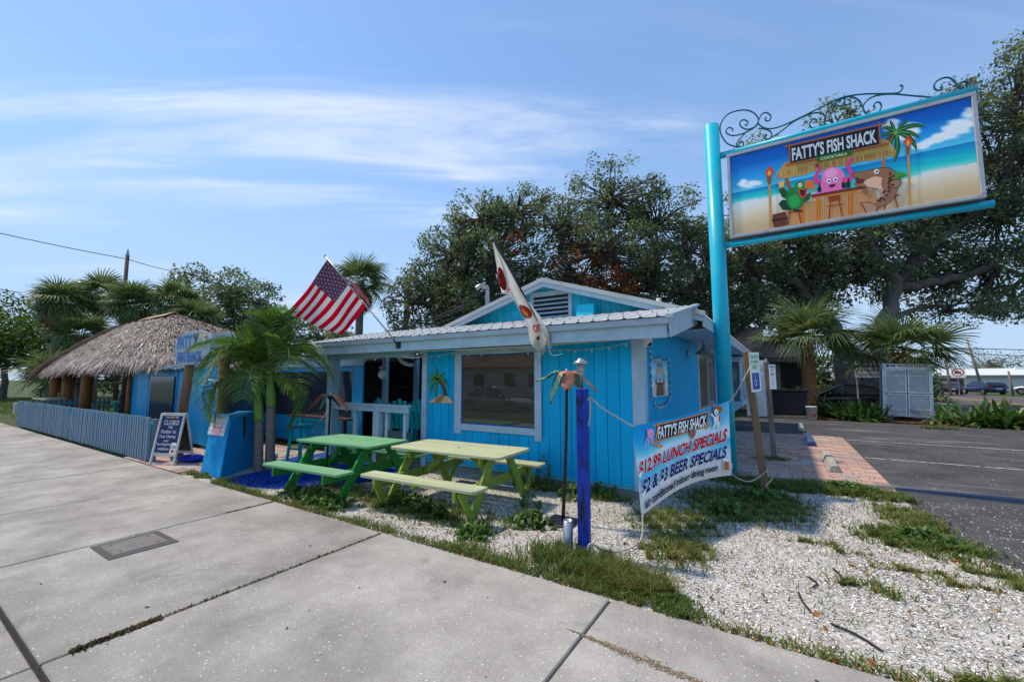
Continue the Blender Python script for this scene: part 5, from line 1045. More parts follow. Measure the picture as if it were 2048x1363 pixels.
# ------------------------------------------------------------------ metal palm lamps
COPPER = mat('copper_sheet', (.50, .19, .11), .42, .2, 6, metal=.35, bump=.2, dirt=(.25, .08, .05), dscale=9, damt=.6); PATINA = mat('patina_sheet', (.06, .20, .15), .5, .3, 6, metal=.3, dirt=(.03, .05, .04), dscale=7, damt=.8)
def metal_leaf(parent, c, az, ln, droop, w_, m, rise=.06):
    d = V(math.cos(az), math.sin(az), 0); s = V(-math.sin(az), math.cos(az), 0)
    def fn(u, v):
        z = rise * math.sin(math.pi * min(u * 1.6, 1)) - droop * u ** 2.2; x = ln * (u - .25 * u * u * droop / max(ln, .01) * .8); ww = w_ * (math.sin(math.pi * min(u * .88 + .1, 1)) ** .6) * (1 + .10 * math.sin(u * 46))
        q = (v - .5) * 2; return tuple(V(*c) + d * x + s * (q * ww / 2) + V(0, 0, z - abs(q) * .03 + .006 * math.cos(u * 50 + abs(q) * 5)))
    o = MB().grid(fn, 26, 6).build('metal_leaf', m, parent, smooth=True, solid=.003); return o
def metal_palm(name, label, x, y, h, leaves, bend, base=True):
    t = thing(name, label, 'lamp', (x, y, 0)); n = 12
    pts = [(x + bend * math.sin(math.pi * .5 * k / n), y, .01 + h * k / n) for k in range(n + 1)]
    m = MB().tube(pts, [.022 - .004 * k / n for k in range(n + 1)], 10)
    for k in range(1, n): m.tube([(pts[k][0], y, pts[k][2] - .008), (pts[k][0], y, pts[k][2] + .008)], .0255 - .004 * k / n, 10)
    m.build('pole', BLACKM, t, smooth=True)
    if base: MB().box(x - .21, x + .17, y - .17, y + .2, -.005, .018).build('base_plate', BLACKM, t, bevel=.004)
    top = (pts[-1][0], y, h + .02)
    MB().lathe([(.012, -.02), (.045, .0), (.05, .05), (.02, .07)], top, 10).build('cup', BLACKM, t, smooth=True)
    MB().lathe([(.008, .06), (.016, .08), (.012, .11), (.002, .12)], top, 8).build('flame_bulb', BULB, t, smooth=True)
    for az, ln, dr, w_, c in leaves: metal_leaf(t, (top[0], top[1], top[2] + .045), R(az), ln, dr, w_, COPPER if c else PATINA)
    return t
metal_palm('metal_palm_torch', 'black bamboo pole torch with copper and green metal palm leaves by the window', -2.36, 4.85, 1.74, ((-62, .22, .17, .20, 1), (-125, .30, .34, .19, 0), (190, .42, .06, .14, 0), (15, .42, .20, .13, 1), (60, .30, .22, .19, 0), (120, .34, .15, .16, 0)), .07)
metal_palm('copper_palm_torch', 'dark pole torch with two arching copper leaves beside the porch rail', -7.66, 5.2, 1.34, ((205, .52, .26, .19, 1), (12, .50, .26, .19, 1), (255, .25, .25, .20, 0), (100, .3, .2, .18, 0)), .04)
# slack guy rope from the porch post
rope('thin rope stretched from porch post to the blue turf', [(-8.86, 5.97, 1.0), (-8.85, 5.6, .55), (-8.8, 5.2, .03)], .006)

# ------------------------------------------------------------------ palm cut-out on the wall
t = thing('palm_wall_art', 'painted palm tree and sand island cut-out hung on the blue wall', 'wall art', (-5.77, 6.37, 1.27))
WPg = mat('art_green', (.09, .26, .07), .5, .25, 12); WPb = mat('art_brown', (.13, .05, .02), .5, .3, 14); WPs = mat('art_sand', (.66, .50, .28), .6, .12, 6)
FW = lambda u, v, w_: (u, 6.374 + w_, v)
MB().prism([(-6.12, 1.275), (-5.42, 1.275), (-5.50, 1.36), (-5.62, 1.43), (-5.74, 1.445), (-5.90, 1.38), (-6.02, 1.32)], FW, .012).build('sand_island', WPs, t)
MB().prism([(-5.92, 1.278), (-5.78, 1.278), (-5.66, 1.40), (-5.74, 1.432), (-5.86, 1.37)], lambda u, v, w_: (u, 6.370 + w_, v), .004).build('path', mat('art_path', (.36, .19, .09), .6), t)
MB().prism([(-5.70, 1.42), (-5.60, 1.42), (-5.62, 1.52), (-5.70, 1.66), (-5.82, 1.75), (-5.85, 1.72), (-5.75, 1.62), (-5.70, 1.50)], lambda u, v, w_: (u, 6.366 + w_, v), .012).build('trunk', WPb, t)
for dx, dz, bx, bz in ((-.28, -.05, -.16, .08), (-.20, -.28, -.22, -.04), (-.04, -.40, -.10, -.16), (.24, -.08, .14, .10), (.18, .14, .06, .14), (-.06, .26, -.05, .10), (-.24, .10, -.12, .10), (.30, -.20, .20, .02)):
    P0 = (-5.84, 1.735); pts = [(P0[0] + 2 * k / 6 * (1 - k / 6) * bx + (k / 6) ** 2 * dx, P0[1] + 2 * k / 6 * (1 - k / 6) * bz + (k / 6) ** 2 * dz) for k in range(7)]
    up, dn = [], []
    for i, p in enumerate(pts):
        a = pts[max(i - 1, 0)]; b = pts[min(i + 1, 6)]; l = math.hypot(b[0] - a[0], b[1] - a[1]); ww = .028 * math.sin(math.pi * (.12 + .85 * i / 6)); up.append((p[0] - (b[1] - a[1]) / l * ww, p[1] + (b[0] - a[0]) / l * ww)); dn.append((p[0] + (b[1] - a[1]) / l * ww, p[1] - (b[0] - a[0]) / l * ww))
    MB().prism(up + dn[::-1], lambda u, v, w_: (u, 6.360 + w_, v), .008).build('frond', WPg, t)

# ------------------------------------------------------------------ picket fence
FE = thing('picket_fence', 'long slate blue picket fence along the sidewalk by the thatched hut', 'fence', (-18, 3.58, 0))
pk = MB().prism([(-.034, .03), (.034, .03), (.034, .915), (.024, .93), (-.024, .93), (-.034, .915)], lambda u, v, w_: (u, w_ - .032, v), .054).mesh('picket', FENCE)
x = -11.52
while x > -24.5:
    o = bpy.data.objects.new('picket', pk); COL.objects.link(o); o.parent = FE; o.matrix_parent_inverse = wm(FE).inverted()
    o.location = (x, 3.555 + RNG.uniform(-.004, .004), RNG.uniform(-.012, .012)); o.rotation_euler = (RNG.uniform(-.01, .01), RNG.uniform(-.012, .012), 0); x -= .148
for z in (.20, .74): MB().box(-24.5, -11.47, 3.580, 3.62, z, z + .07).build('rail', mat('fence_rail_cyan', (.05, .36, .48), .5, .1), FE)
for x in (-11.6, -14.0, -16.5, -19.0, -21.5, -24.4): MB().box(x - .05, x + .05, 3.625, 3.72, -.05, .88).build('fence_post', FENCE, FE)
y = 3.75
while y < 6.2:
    o = bpy.data.objects.new('picket', pk); COL.objects.link(o); o.parent = FE; o.matrix_parent_inverse = wm(FE).inverted(); o.location = (-24.55, y, 0); o.rotation_euler = (0, 0, R(90)); y += .148
for z in (.20, .74): MB().box(-24.54, -24.50, 3.7, 6.2, z, z + .07).build('rail', mat('fence_rail_cyan', (0, 0, 0)), FE)
t = thing('fence_poster', 'small beach poster fixed on the slate blue pickets', 'poster', (-17.3, 3.55, .35))
plate(t, -17.3, 3.550, .56, .62, .46, 0, 0, lambda p: beach_poster(p, True), 'poster_sheet')
t = thing('meter_box', 'small grey box on the fence end post', 'box', (-24.6, 3.5, .55)); MB().box(-24.78, -24.62, 3.46, 3.58, .45, .85).build('case', mat('meter_grey', (.45, .46, .46), .5), t, bevel=.01)

# ------------------------------------------------------------------ A-frame sign
t = thing('sandwich_board', 'white framed sandwich board with navy panel announcing the closure', 'sandwich board', (-10.85, 3.75, 0), 0)
WP = mat('board_white_paint', (.62, .62, .60), .5, .1, 6, dirt=(.4, .38, .36), dscale=5, damt=.5)
AM = Matrix.Translation((-11.10, 3.47, 0)) @ Matrix.Rotation(R(23.5), 4, 'Z'); ax0, ax1, ay0, ay1, aym, az = 0, .60, 0, .46, .20, 1.03
def AF(u, v, h, y0=ay0): # u 0..1 across, v 0..1 up the leaning face
    return AM @ V(ax0 + (ax1 - ax0) * u, y0 + (aym - .012 - y0) * v - h, az * v)
def AB(u, v, h): return AM @ V(ax0 + (ax1 - ax0) * u, ay1 + (aym + .012 - ay1) * v + h, az * v)
for nm, fn in (('front_frame', AF), ('rear_frame', AB)):
    m = MB()
    for u in (.035, .965): m.bar(fn(u, 0, 0), fn(u, 1, 0), .05, .03, up=(0, 1, 0))
    m.bar(fn(.06, .975, .0), fn(.94, .975, .0), .03, .055, up=(0, 0, 1)); m.bar(fn(.06, .19, .0), fn(.94, .19, .0), .03, .055, up=(0, 0, 1)); m.build(nm, WP, t)
navy = mat('navy_board', (.010, .022, .11), .45, .12, 5); blk = mat('black_board', (.018, .018, .02), .5, .1)
MB().poly([AF(.06, .20, -.004), AF(.94, .20, -.004), AF(.94, .97, -.004), AF(.06, .97, -.004)]).build('front_panel', navy, t, solid=.006)
MB().poly([AB(.06, .20, -.004), AB(.94, .20, -.004), AB(.94, .97, -.004), AB(.06, .97, -.004)]).build('rear_panel', blk, t, solid=.006)
p = Print(lambda u, v, h: tuple(AF(u, v, h)), .0004, .006); W3 = (222, 224, 230)
p.text("IT'S", [(.25, .93), (.38, .93), (.38, .905), (.25, .905)], (235, 230, 220), .01); p.text('TIME', [(.62, .93), (.75, .93), (.75, .905), (.62, .905)], (235, 230, 220), .01); p.ell(.50, .917, .11, .018, (200, 140, 60))
p.text('CLOSED', [(.22, .86), (.82, .86), (.82, .77), (.22, .77)], W3); p.text('Till', [(.42, .745), (.60, .745), (.60, .695), (.42, .695)], W3); p.text('October 1st', [(.16, .675), (.78, .675), (.78, .605), (.16, .605)], W3); p.text('Deep Cleaning', [(.16, .575), (.80, .575), (.80, .50), (.16, .50)], W3); p.text('and', [(.38, .485), (.55, .485), (.55, .44), (.38, .44)], W3); p.text('New Equipment', [(.13, .42), (.72, .42), (.72, .355), (.13, .355)], W3); p.text('installation.', [(.20, .335), (.66, .335), (.66, .28), (.20, .28)], W3)
p.shape([(.70, .215), (.92, .215), (.92, .40), (.89, .425), (.73, .425), (.70, .40)], (232, 230, 222)); p.text('Lite', [(.72, .395), (.905, .395), (.905, .315), (.72, .315)], (18, 30, 70), .02); p.ell(.81, .262, .075, .036, (196, 92, 40)); p.shape([(.08, .232), (.30, .232), (.30, .226), (.08, .226)], W3)
p.build('chalk_lettering', PRINT, t)['kind'] = 'stuff'
# blue sandbag on the feet
o = MB().lathe([(.02, 0), (.20, .02), (.24, .06), (.16, .11), (.02, .12)], (0, 0, 0), 14, M=Matrix.Translation((-10.85, 4.12, 0)) @ Matrix.Scale(1.6, 4, (1, 0, 0))).build('sandbag', mat('sandbag_blue', (.006, .03, .42), .7, .3, 8, bump=.5), smooth=True); tag(o, 'royal blue sandbag lying behind the sandwich board', 'sandbag')

# ------------------------------------------------------------------ blue stucco buttress with poster
t = thing('stucco_buttress', 'sloping bright blue stucco wall end beside the palm', 'wall', (-8.9, 4.1, 0))
STUC = mat('blue_stucco', (.003, .28, .60), .7, .10, 3, bump=.35, bs=45, dirt=(.005, .18, .46), dscale=2, damt=.4, spec=.15)
_b = [(-9.30, 3.67), (-8.45, 3.65), (-9.17, 4.60), (-9.95, 4.60)]; _t = [(-9.40, 3.86, .97), (-8.66, 3.86, 1.02), (-9.22, 4.58, 1.10), (-9.98, 4.58, 1.06)]
MB().add([(x, y, -.05) for x, y in _b] + _t, [(3, 2, 1, 0), (4, 5, 6, 7), (0, 1, 5, 4), (1, 2, 6, 5), (2, 3, 7, 6), (3, 0, 4, 7)]).build('buttress', STUC, t, bevel=.02)
for z, y in ((.62, 3.795), (.33, 3.735)): MB().box(-9.20, -9.17, y - .012, y + .02, z, z + .03).build('fixing_plate', STEEL, t)
t = thing('buttress_poster', 'pink and white beach shack poster on the blue stucco end', 'poster', (-8.9, 3.85, .85))
def BP(u, v, h): z = .70 + .40 * v; return (-9.36 + .66 * u + .02 * v, 3.655 + (z + .05) * .192 - .014 - h, z)
p = Print(BP, .0003, .0); p.shape([(0, 0), (1, 0), (1, 1), (0, 1)], (225, 225, 225)); beach_poster(p, True); p.build('poster_sheet', PRINT, t)
o = MB().box(-8.985, -8.93, 4.20, 4.27, .60, 1.02).build('dark_box', BLACKM, bevel=.006); tag(o, 'narrow black box fixed on the side of the blue stucco wall', 'box')

# ------------------------------------------------------------------ oval name sign on posts
t = thing('oval_sign', 'weathered oval wooden name sign in peeling blue between two posts', 'sign', (-10.6, 4.1, 0))
MB().tube(smoothpath([(-11.32, 4.03, -.1), (-11.22, 4.03, 1.0), (-10.98, 4.03, 2.15)]), [.105, .10, .10, .098, .096, .095, .093, .09, .09], 14).build('post', WOOD, t, smooth=True)
MB().tube([(-9.62, 4.13, -.1), (-9.66, 4.13, 2.45)], .10, 14).build('post', WOOD, t, smooth=True)
ov = [(.0, .5), (.04, .72), (.12, .92), (.28, 1.0), (.72, 1.0), (.88, .93), (.97, .75), (1.0, .5), (.97, .25), (.88, .07), (.72, .0), (.30, .0), (.13, .06), (.04, .25)]
OV = mat('sign_pale_blue_wood', (.30, .43, .52), .7, .2, 5, bump=.3, dirt=(.16, .22, .27), dscale=5, damt=.7)
fo = lambda u, v, w_: (-11.42 + 1.78 * u, 3.86 + w_, 2.05 + .70 * v)
MB().prism(ov, fo, .05).build('face', OV, t, bevel=.006)
MB().prism([(a * .96 + .02, b * .96 + .02) for a, b in ov], lambda u, v, w_: (-11.1 + 1.78 * u, 4.24 + w_, 2.02 + .72 * v), .05).build('back_face', OV, t)
p = Print(lambda u, v, h: fo(u, v, -h), .002, .002)
p.text("FATT", [(.10, .90), (.50, .90), (.50, .52), (.10, .52)], (22, 92, 170), .04); p.text("Y", [(.52, .92), (.68, .92), (.68, .52), (.52, .52)], (60, 45, 40), .05); p.text("'S", [(.71, .92), (.90, .92), (.90, .54), (.71, .54)], (205, 170, 130), .04); p.text('FISH SHACK', [(.12, .40), (.80, .40), (.80, .08), (.12, .08)], (22, 88, 165), .035); p.build('carved_letters', PRINT, t)

# ------------------------------------------------------------------ thatched hut
TH = thing('thatched_hut', 'large palm thatched hut with blue tarp wall and stained wood posts', 'hut', (-20, 7, 0))
ex0, ex1, ey0, ey1, ez = -31.0, -13.0, 4.50, 9.4, 2.18; rx0, rx1, ry, rz_ = -27.6, -21.0, 6.95, 4.22
THM = leafmat('thatch_reed', (.37, .33, .30), .08, .85, .1)
def roofpt(side, s, t_):   # oval eave; s runs round a quarter side, t_ up the slope (slightly bellied)
    th = (side + s - .5) * math.pi / 2 - math.pi / 2; c_, q_ = math.cos(th), math.sin(th); sp_ = lambda z: math.copysign(abs(z) ** (.5 if c_ < 0 else .62), z)
    a = ((ex0 + ex1) / 2 + (ex1 - ex0) / 2 * sp_(c_), (ey0 + ey1) / 2 + (ey1 - ey0) / 2 * sp_(q_)); f = (a[0] - ex0) / (ex1 - ex0); r = (rx0 + (rx1 - rx0) * f, ry)
    return (a[0] + (r[0] - a[0]) * t_, a[1] + (r[1] - a[1]) * t_, ez + .12 + (rz_ - ez) * t_ + .08 * math.sin(math.pi * t_))
m = MB()
for sd in range(4): m.grid(lambda u, v: tuple(V(*roofpt(sd, u, v)) - V(0, 0, .12)), 16, 6)
m.build('thatch_base', mat('thatch_dark', (.12, .09, .065), .95, .3, 6), TH)
pos = []; nxt = []; nn = []
for sd, n in ((0, 56000), (1, 12000), (3, 7000), (2, 3000)):
    s = NP.random(n); tt = NP.random(n) ** 1.15
    if sd == 0: pass
    A_ = np.array([roofpt(sd, a, b) for a, b in zip(s, tt)]); B_ = np.array([roofpt(sd, a, max(b - .12, -.10)) for a, b in zip(s, tt)])
    pos.append(A_); nxt.append(B_ - A_)
A_ = np.concatenate(pos); D_ = np.concatenate(nxt); D_ /= np.linalg.norm(D_, axis=1)[:, None]; n = len(A_)
ln_ = NP.uniform(.22, .52, n); sdw = np.stack([D_[:, 1], -D_[:, 0], np.zeros(n)], 1); sdw /= np.linalg.norm(sdw, axis=1)[:, None] + 1e-6
wd = NP.uniform(.007, .021, n)[:, None]; D2 = D_ + NP.normal(0, .14, (n, 3)) + np.array([0, 0, -.10]); lift = NP.uniform(.0, .07, n)[:, None] * np.array([[0, 0, 1.0]])
low = (A_[:, 2] < ez + .45)[:, None]; D2 = np.where(low, D2 + np.array([0, 0, -.30]), D2)
p0 = A_ + lift * .4; p1 = p0 + D2 * (ln_ * .55)[:, None] + lift; p2 = p0 + D2 * ln_[:, None] + lift * .6 + np.array([0, 0, -.02])
v_ = np.stack([p0 - sdw * wd, p0 + sdw * wd, p1 - sdw * wd, p1 + sdw * wd, p2 - sdw * wd * .3, p2 + sdw * wd * .3], 1).reshape(-1, 3); i = np.arange(n)[:, None] * 6
f_ = np.concatenate([i + np.array([[0, 1, 3, 2]]), i + np.array([[2, 3, 5, 4]])]); g = NP.uniform(.35, 1.0, n) + (NP.random(n) < .3) * NP.uniform(.2, 1.3, n); c_ = np.stack([g, g * NP.uniform(.92, 1.02, n), g * NP.uniform(.85, 1.05, n)], 1); c_ = np.concatenate([c_, c_])
link('thatch', npmesh('thatch', v_, f_, THM, cols=c_), TH)['kind'] = 'stuff'
RC = mat('ridge_board', (.36, .22, .12), .7, .25, 4); MB().prism([(-.34, -.13), (0, .06), (.34, -.13), (.34, -.16), (0, .02), (-.34, -.16)], lambda u, v, w_: (rx1 - 2.6 + w_, ry + u, rz_ + .20 + v), 2.9).build('ridge_cap', RC, TH)
for (x, y, r, m_) in ((-25.1, 4.95, .20, ORWOOD), (-22.6, 4.95, .19, ORWOOD), (-28.6, 5.2, .19, ORWOOD), (-25.0, 8.9, .16, WOODG), (-20.0, 8.9, .16, WOODG), (-15.0, 8.9, .16, WOODG), (-12.9, 8.9, .16, WOODG)):
    MB().tube([(x, y, -.1), (x + .04, y, 1.2), (x + .02, y, 2.6)], [r, r * .95, r * .9], 14).build('post', m_, TH, smooth=True)
MB().tube([(-17.85, 4.9, -.1), (-17.80, 4.92, 2.4)], .07, 10).build('post', ORWOOD, TH, smooth=True)
TP = MB().grid(lambda u, v: (-17.75 + 5.9 * u, 4.95 + .02 * math.sin(u * 40) + .015 * math.sin(u * 11 + v * 3), .08 + 1.98 * v), 80, 6).build('tarp_wall', TARP, TH, smooth=True)
MB().box(-16.05, -14.35, 4.905, 4.915, .55, 1.82).build('tarp_window', VINYLW, TH)
for u in (-16.25, -14.2, -13.75): MB().box(u, u + .03, 4.912, 4.925, .1, 2.05).build('tarp_seam', mat('tarp_seam_blue', (.004, .10, .34), .5), TH)
MB().grid(lambda u, v: (-17.95 + 5.4 * u, 4.74 + .12 * v, 2.02 + .05 * math.sin(v * 3.14) - .05 * abs(math.sin(u * 22)) * (1 - v) + .12 * v), 90, 4).build('awning_valance', mat('valance_dark_blue', (.02, .09, .17), .7, .2, 6), TH, smooth=True, solid=.01)
lights('thatch_string_lights', 'string lights swagged along the tarp valance of the hut', [(-17.8, 4.70, 2.06), (-16.6, 4.70, 2.08), (-15.4, 4.70, 2.08), (-14.2, 4.70, 2.09), (-13.0, 4.70, 2.10)], .25)
lights('hut_rope_lights', 'white rope lights sagging between hut posts', [(-22.4, 5.0, 1.95), (-20.4, 5.2, 1.62), (-18.2, 5.0, 2.0)], .4)
# leaning dark palm trunk inside the hut
o = MB().tube(smoothpath([(-18.95, 5.1, -.1), (-18.75, 5.1, 1.0), (-18.35, 5.1, 2.6)]), .17, 12).build('leaning_palm_stem', mat('dark_bark', (.035, .028, .024), .95, .3, 10, bump=.8, bs=14), smooth=True); tag(o, 'dark leaning palm trunk rising through the thatched hut', 'tree trunk')
# things seen inside the hut
def board_screen(x0, x1, y, z1, label):
    t = thing('board_screen', label, 'screen', ((x0 + x1) / 2, y, 0)); x = x0
    while x < x1 - .01: MB().box(x + .005, min(x + .16, x1) - .005, y, y + .03, .0, z1 + RNG.uniform(-.02, .02)).build('board', mat('screen_cyan', (.02, .36, .48), .5, .12, 4, rnd=.08), t); x += .16
board_screen(-23.6, -19.8, 8.6, 1.62, 'cyan board screen standing inside the thatched hut')
t = thing('closed_parasol', 'closed grey patio umbrella tied up beside the hut post', 'umbrella', (-27.2, 5.6, 0))
MB().lathe([(.36, .55), (.30, .9), (.17, 1.5), (.20, 1.62), (.12, 2.1), (.03, 2.5)], (-27.2, 5.6, 0), 9).build('canopy', mat('parasol_grey', (.26, .27, .28), .85, .2, 3), t); MB().tube([(-27.2, 5.6, 0), (-27.2, 5.6, 2.6)], .03, 8).build('pole', BLACKM, t); MB().lathe([(.178, 0), (.185, .05)], (-27.2, 5.6, 1.5), 9).build('strap', BLACKM, t)
t = thing('menu_board', 'tall dark board painted with drink words in the hut', 'board', (-18.3, 5.6, 0))
def art_menu(p):
    p.shape([(.05, .97), (.95, .97), (.95, .68), (.05, .68)], (16, 20, 24)); p.text('EAT', [(.15, .90), (.85, .90), (.85, .72), (.15, .72)], (225, 228, 230), .02); p.shape([(.05, .65), (.95, .65), (.95, .06), (.05, .06)], (18, 40, 110)); p.text('DRINK', [(.10, .60), (.95, .60), (.95, .40), (.10, .40)], (225, 235, 240), .02); p.text('LOCAL', [(.10, .34), (.95, .34), (.95, .14), (.10, .14)], (225, 235, 240), .02)
plate(t, -18.15, 5.55, 1.0, 1.5, 1.25, 0, 0, art_menu, 'board_face', .03, (40, 60, 40)); MB().box(-18.2, -18.1, 5.56, 5.62, 0, 1.0).build('stand', WOODG, t)
t = thing('hut_table', 'teal wooden table inside the thatched hut', 'table', (-21.0, 6.0, 0)); MB().box(-22.2, -19.9, 5.6, 6.5, .86, .92).build('tabletop', TEAL, t)
for x in (-22.0, -20.1):
    for y in (5.7, 6.4): MB().box(x - .05, x + .05, y - .05, y + .05, 0, .86).build('leg', TEAL, t)
t = thing('lime_hut_table', 'lime green table top behind the fence end', 'table', (-26.0, 4.6, 0)); MB().box(-27.2, -24.9, 4.3, 5.0, .90, .96).build('tabletop', Y1, t)
for x in (-27.0, -25.1): MB().box(x - .05, x + .05, 4.6, 4.7, 0, .9).build('leg', Y2, t)
# ------------------------------------------------------------------ palms
FANG = leafmat('fan_leaf', (.165, .23, .085), .35, .45); FAND = leafmat('fan_leaf_dry', (.26, .17, .085), .15, .8); FEAG = leafmat('feather_leaf', (.12, .232, .042), .38, .42, .45)
STALK = mat('palm_stalk', (.16, .22, .06), .5, .15, 8)
def fan_frond(rad, pl, nb, seed, droop=.35, spread=118, m=FANG):
    rg = random.Random(seed); B_ = MB(); hub = pl
    B_.col = (.8, .9, .7)
    B_.tube([(0, 0, 0), (pl * .5, 0, .03 * pl), (pl, 0, 0)], [.022, .016, .010], 4, 1, cap=False)
    for k in range(nb):
        a = R(-spread + 2 * spread * (k + .5) / nb + rg.uniform(-2, 2)); ln = rad * (.72 + .28 * math.cos(a * .62)) * rg.uniform(.88, 1.05); wd = rad * 2 * R(spread) / nb * .40
        g = rg.uniform(.65, 1.3); B_.col = (g, g, g * rg.uniform(.8, 1.1)); dr = droop * rg.uniform(.6, 1.5)
        d = V(math.cos(a), math.sin(a), 0); s = V(-math.sin(a), math.cos(a), 0); fold = .16 * abs(math.sin(a)) ; vs = []
        for q, (f, w2) in enumerate(((.04, .25), (.35, 1.0), (.66, .75), (.88, .4), (1.0, .06))):
            z = fold * f * ln * .6 - dr * ln * max(0, f - .30) ** 2 * 1.6 + .02 * ln * f; r_ = f * ln * (1 - .22 * dr * max(0, f - .5))
            c = V(hub, 0, 0) + d * r_ + V(0, 0, z); vs += [c - s * wd * w2 / 2 + V(0, 0, .012), c + s * wd * w2 / 2]
        B_.add(vs, [(2 * i, 2 * i + 1, 2 * i + 3, 2 * i + 2) for i in range(4)])
    return B_.mesh('frond', [m, STALK])
FROND_SETS = {}
def fan_palm(name, label, x, y, h, rad, pl, nf, r0, r1, group, trunk_m, boots=False, seed=1, lean=(0, 0), skirt=0, elmin=-45, nb=30, zb=-.1):
    key = (round(rad, 2), round(pl, 2), nb)
    if key not in FROND_SETS: FROND_SETS[key] = ([fan_frond(rad, pl, nb, 31 * k + 5, (.25, .5, .8)[k]) for k in range(3)], [fan_frond(rad * .9, pl * .9, nb, 77 + k, 1.2, m=FAND) for k in range(2)])
    green, dry = FROND_SETS[key]; rg = random.Random(seed)
    t = thing(name, label, 'palm tree', (x, y, 0), 0, group)
    pts = [(x + lean[0] * (k / 8) ** 1.5, y + lean[1] * (k / 8) ** 1.5, zb + (h - zb) * k / 8) for k in range(9)]
    MB().tube(pts, [r0 + (r1 - r0) * k / 8 for k in range(9)], 14).build('trunk', trunk_m, t, smooth=True)
    top = V(*pts[-1])
    if boots:
        m = MB()
        for k in range(46):
            a = k * 2.4; z = h - .05 - (k / 46) * boots; q = V(math.cos(a), math.sin(a), 0); b0 = V(top.x, top.y, z) + q * r1 * .8; m.bar(b0, b0 + q * .16 + V(0, 0, .20), .11, .03, up=(0, 0, 1))
        m.build('leaf_boots', trunk_m, t)
    for k in range(nf):
        f = k / max(nf - 1, 1); el = 82 + (elmin - 82) * f ** .85 + rg.uniform(-9, 9); az = k * 137.5 + rg.uniform(-14, 14)
        o = link('frond', (rg.choice(green)), t); o.location = top + V(math.cos(R(az)), math.sin(R(az)), 0) * r1 * .7 + V(0, 0, rg.uniform(-.12, .12)); o.rotation_euler = Euler((rg.uniform(-.35, .35), -R(el), R(az)), 'XYZ'); s = rg.uniform(.86, 1.1); o.scale = (s, s, s)
    for k in range(skirt):
        o = link('dry_frond', rg.choice(dry), t); az = k * 137.5 + 40; o.location = top + V(math.cos(R(az)), math.sin(R(az)), 0) * r1 * .8 - V(0, 0, .2 + rg.random() * .3); o.rotation_euler = Euler((rg.uniform(-.3, .3), R(58 + rg.random() * 25), R(az)), 'XYZ')
    return t
BARK = mat('palm_bark_grey', (.17, .145, .12), .95, .25, 8, bump=.9, bs=9, stretch=(1, 1, 3)); BARKO = mat('palm_bark_orange', (.27, .125, .05), .9, .35, 7, bump=1, bs=10, stretch=(1, 1, 2.2), dirt=(.10, .07, .05), dscale=3, damt=.6)
fan_palm('fan_palm', 'fan palm with fibrous orange trunk growing beside the black planter box', 1.05, 25.0, 3.60, 1.50, .95, 30, .33, .26, None, BARKO, boots=1.5, seed=3, elmin=-12, nb=34)
fan_palm('short_fan_palm', 'short fan palm rising behind the white mesh cage', 4.62, 25.9, 2.95, 1.50, 1.0, 26, .30, .27, None, BARKO, boots=.8, seed=8, elmin=-22, nb=34)
SG = 'cabbage palms behind the thatched hut'
fan_palm('cabbage_palm', 'tall cabbage palm with a thick shaggy crown over the hut end', -40.6, 7.3, 6.9, 1.22, .72, 51, .30, .24, SG, BARK, seed=11, skirt=10, elmin=-60, nb=22)
fan_palm('cabbage_palm', 'cabbage palm crowded behind the shaggiest palm and the hut', -41.5, 9.4, 7.9, 1.22, .72, 39, .30, .24, SG, BARK, seed=12, skirt=5, elmin=-50, nb=22)
fan_palm('cabbage_palm', 'cabbage palm standing in front of the wooden utility pole', -36.4, 9.9, 6.6, 1.22, .72, 48, .28, .22, SG, BARK, seed=13, skirt=6, elmin=-55, nb=22)
fan_palm('cabbage_palm', 'cabbage palm between the utility pole and the hut ridge', -35.0, 11.6, 6.9, 1.22, .72, 39, .28, .22, SG, BARK, seed=14, skirt=2, elmin=-45, nb=22)
fan_palm('cabbage_palm', 'lower cabbage palm peeking over the hut ridge', -33.0, 12.2, 5.6, 1.22, .72, 39, .28, .22, SG, BARK, seed=15, skirt=2, elmin=-50, nb=22)
fan_palm('cabbage_palm', 'young cabbage palm with low fronds beside the hut eave', -38.8, 8.0, 4.6, 1.22, .72, 39, .28, .24, SG, BARK, seed=16, skirt=2, elmin=-60, nb=22)
fan_palm('dwarf_palm', 'low bushy fan palm on the lawn past the fence end', -36.5, 6.5, 1.9, 1.25, .7, 24, .34, .30, None, BARK, seed=17, skirt=2, elmin=-35, nb=24, boots=1.0)
fan_palm('flagside_palm', 'cabbage palm with brown skirt rising behind the striped flag', -22.5, 17.2, 8.0, 1.25, .8, 26, .26, .22, None, BARK, seed=18, skirt=14, elmin=-40, nb=26)
# dying palm
t = thing('dying_palm', 'dying palm with a few drooping brown fronds on a bare trunk', 'palm tree', (-20.0, 18.8, 0))
MB().tube([(-20.0, 18.8, -.1), (-20.05, 18.8, 4), (-19.95, 18.8, 8.2)], [.2, .17, .15], 10).build('trunk', BARK, t, smooth=True)
def dryfrond(az, ln, dr):
    m = MB(); d = V(math.cos(az), math.sin(az), 0); pts = [V(-19.95, 18.8, 8.15) + d * ln * f * (1 - .3 * f) + V(0, 0, .35 * math.sin(f * 2.4) - dr * f ** 2) for f in (k / 10 for k in range(11))]
    m.col = (.8, .7, .6); m.tube(pts, [.03 - .002 * k for k in range(11)], 4)
    s = V(-d.y, d.x, 0)
    for k in range(2, 11):
        for q in (-1, 1):
            for w2 in (0, .5): p = pts[k - 1].lerp(pts[k], w2); g = RNG.uniform(.5, 1.1); m.col = (g, g * .9, g * .8); e = p + s * q * .16 + V(0, 0, -.30) + d * .06; m.add([p - d * .02, p + d * .02, e], [(0, 1, 2)])
    m.build('dry_frond', FAND, t)
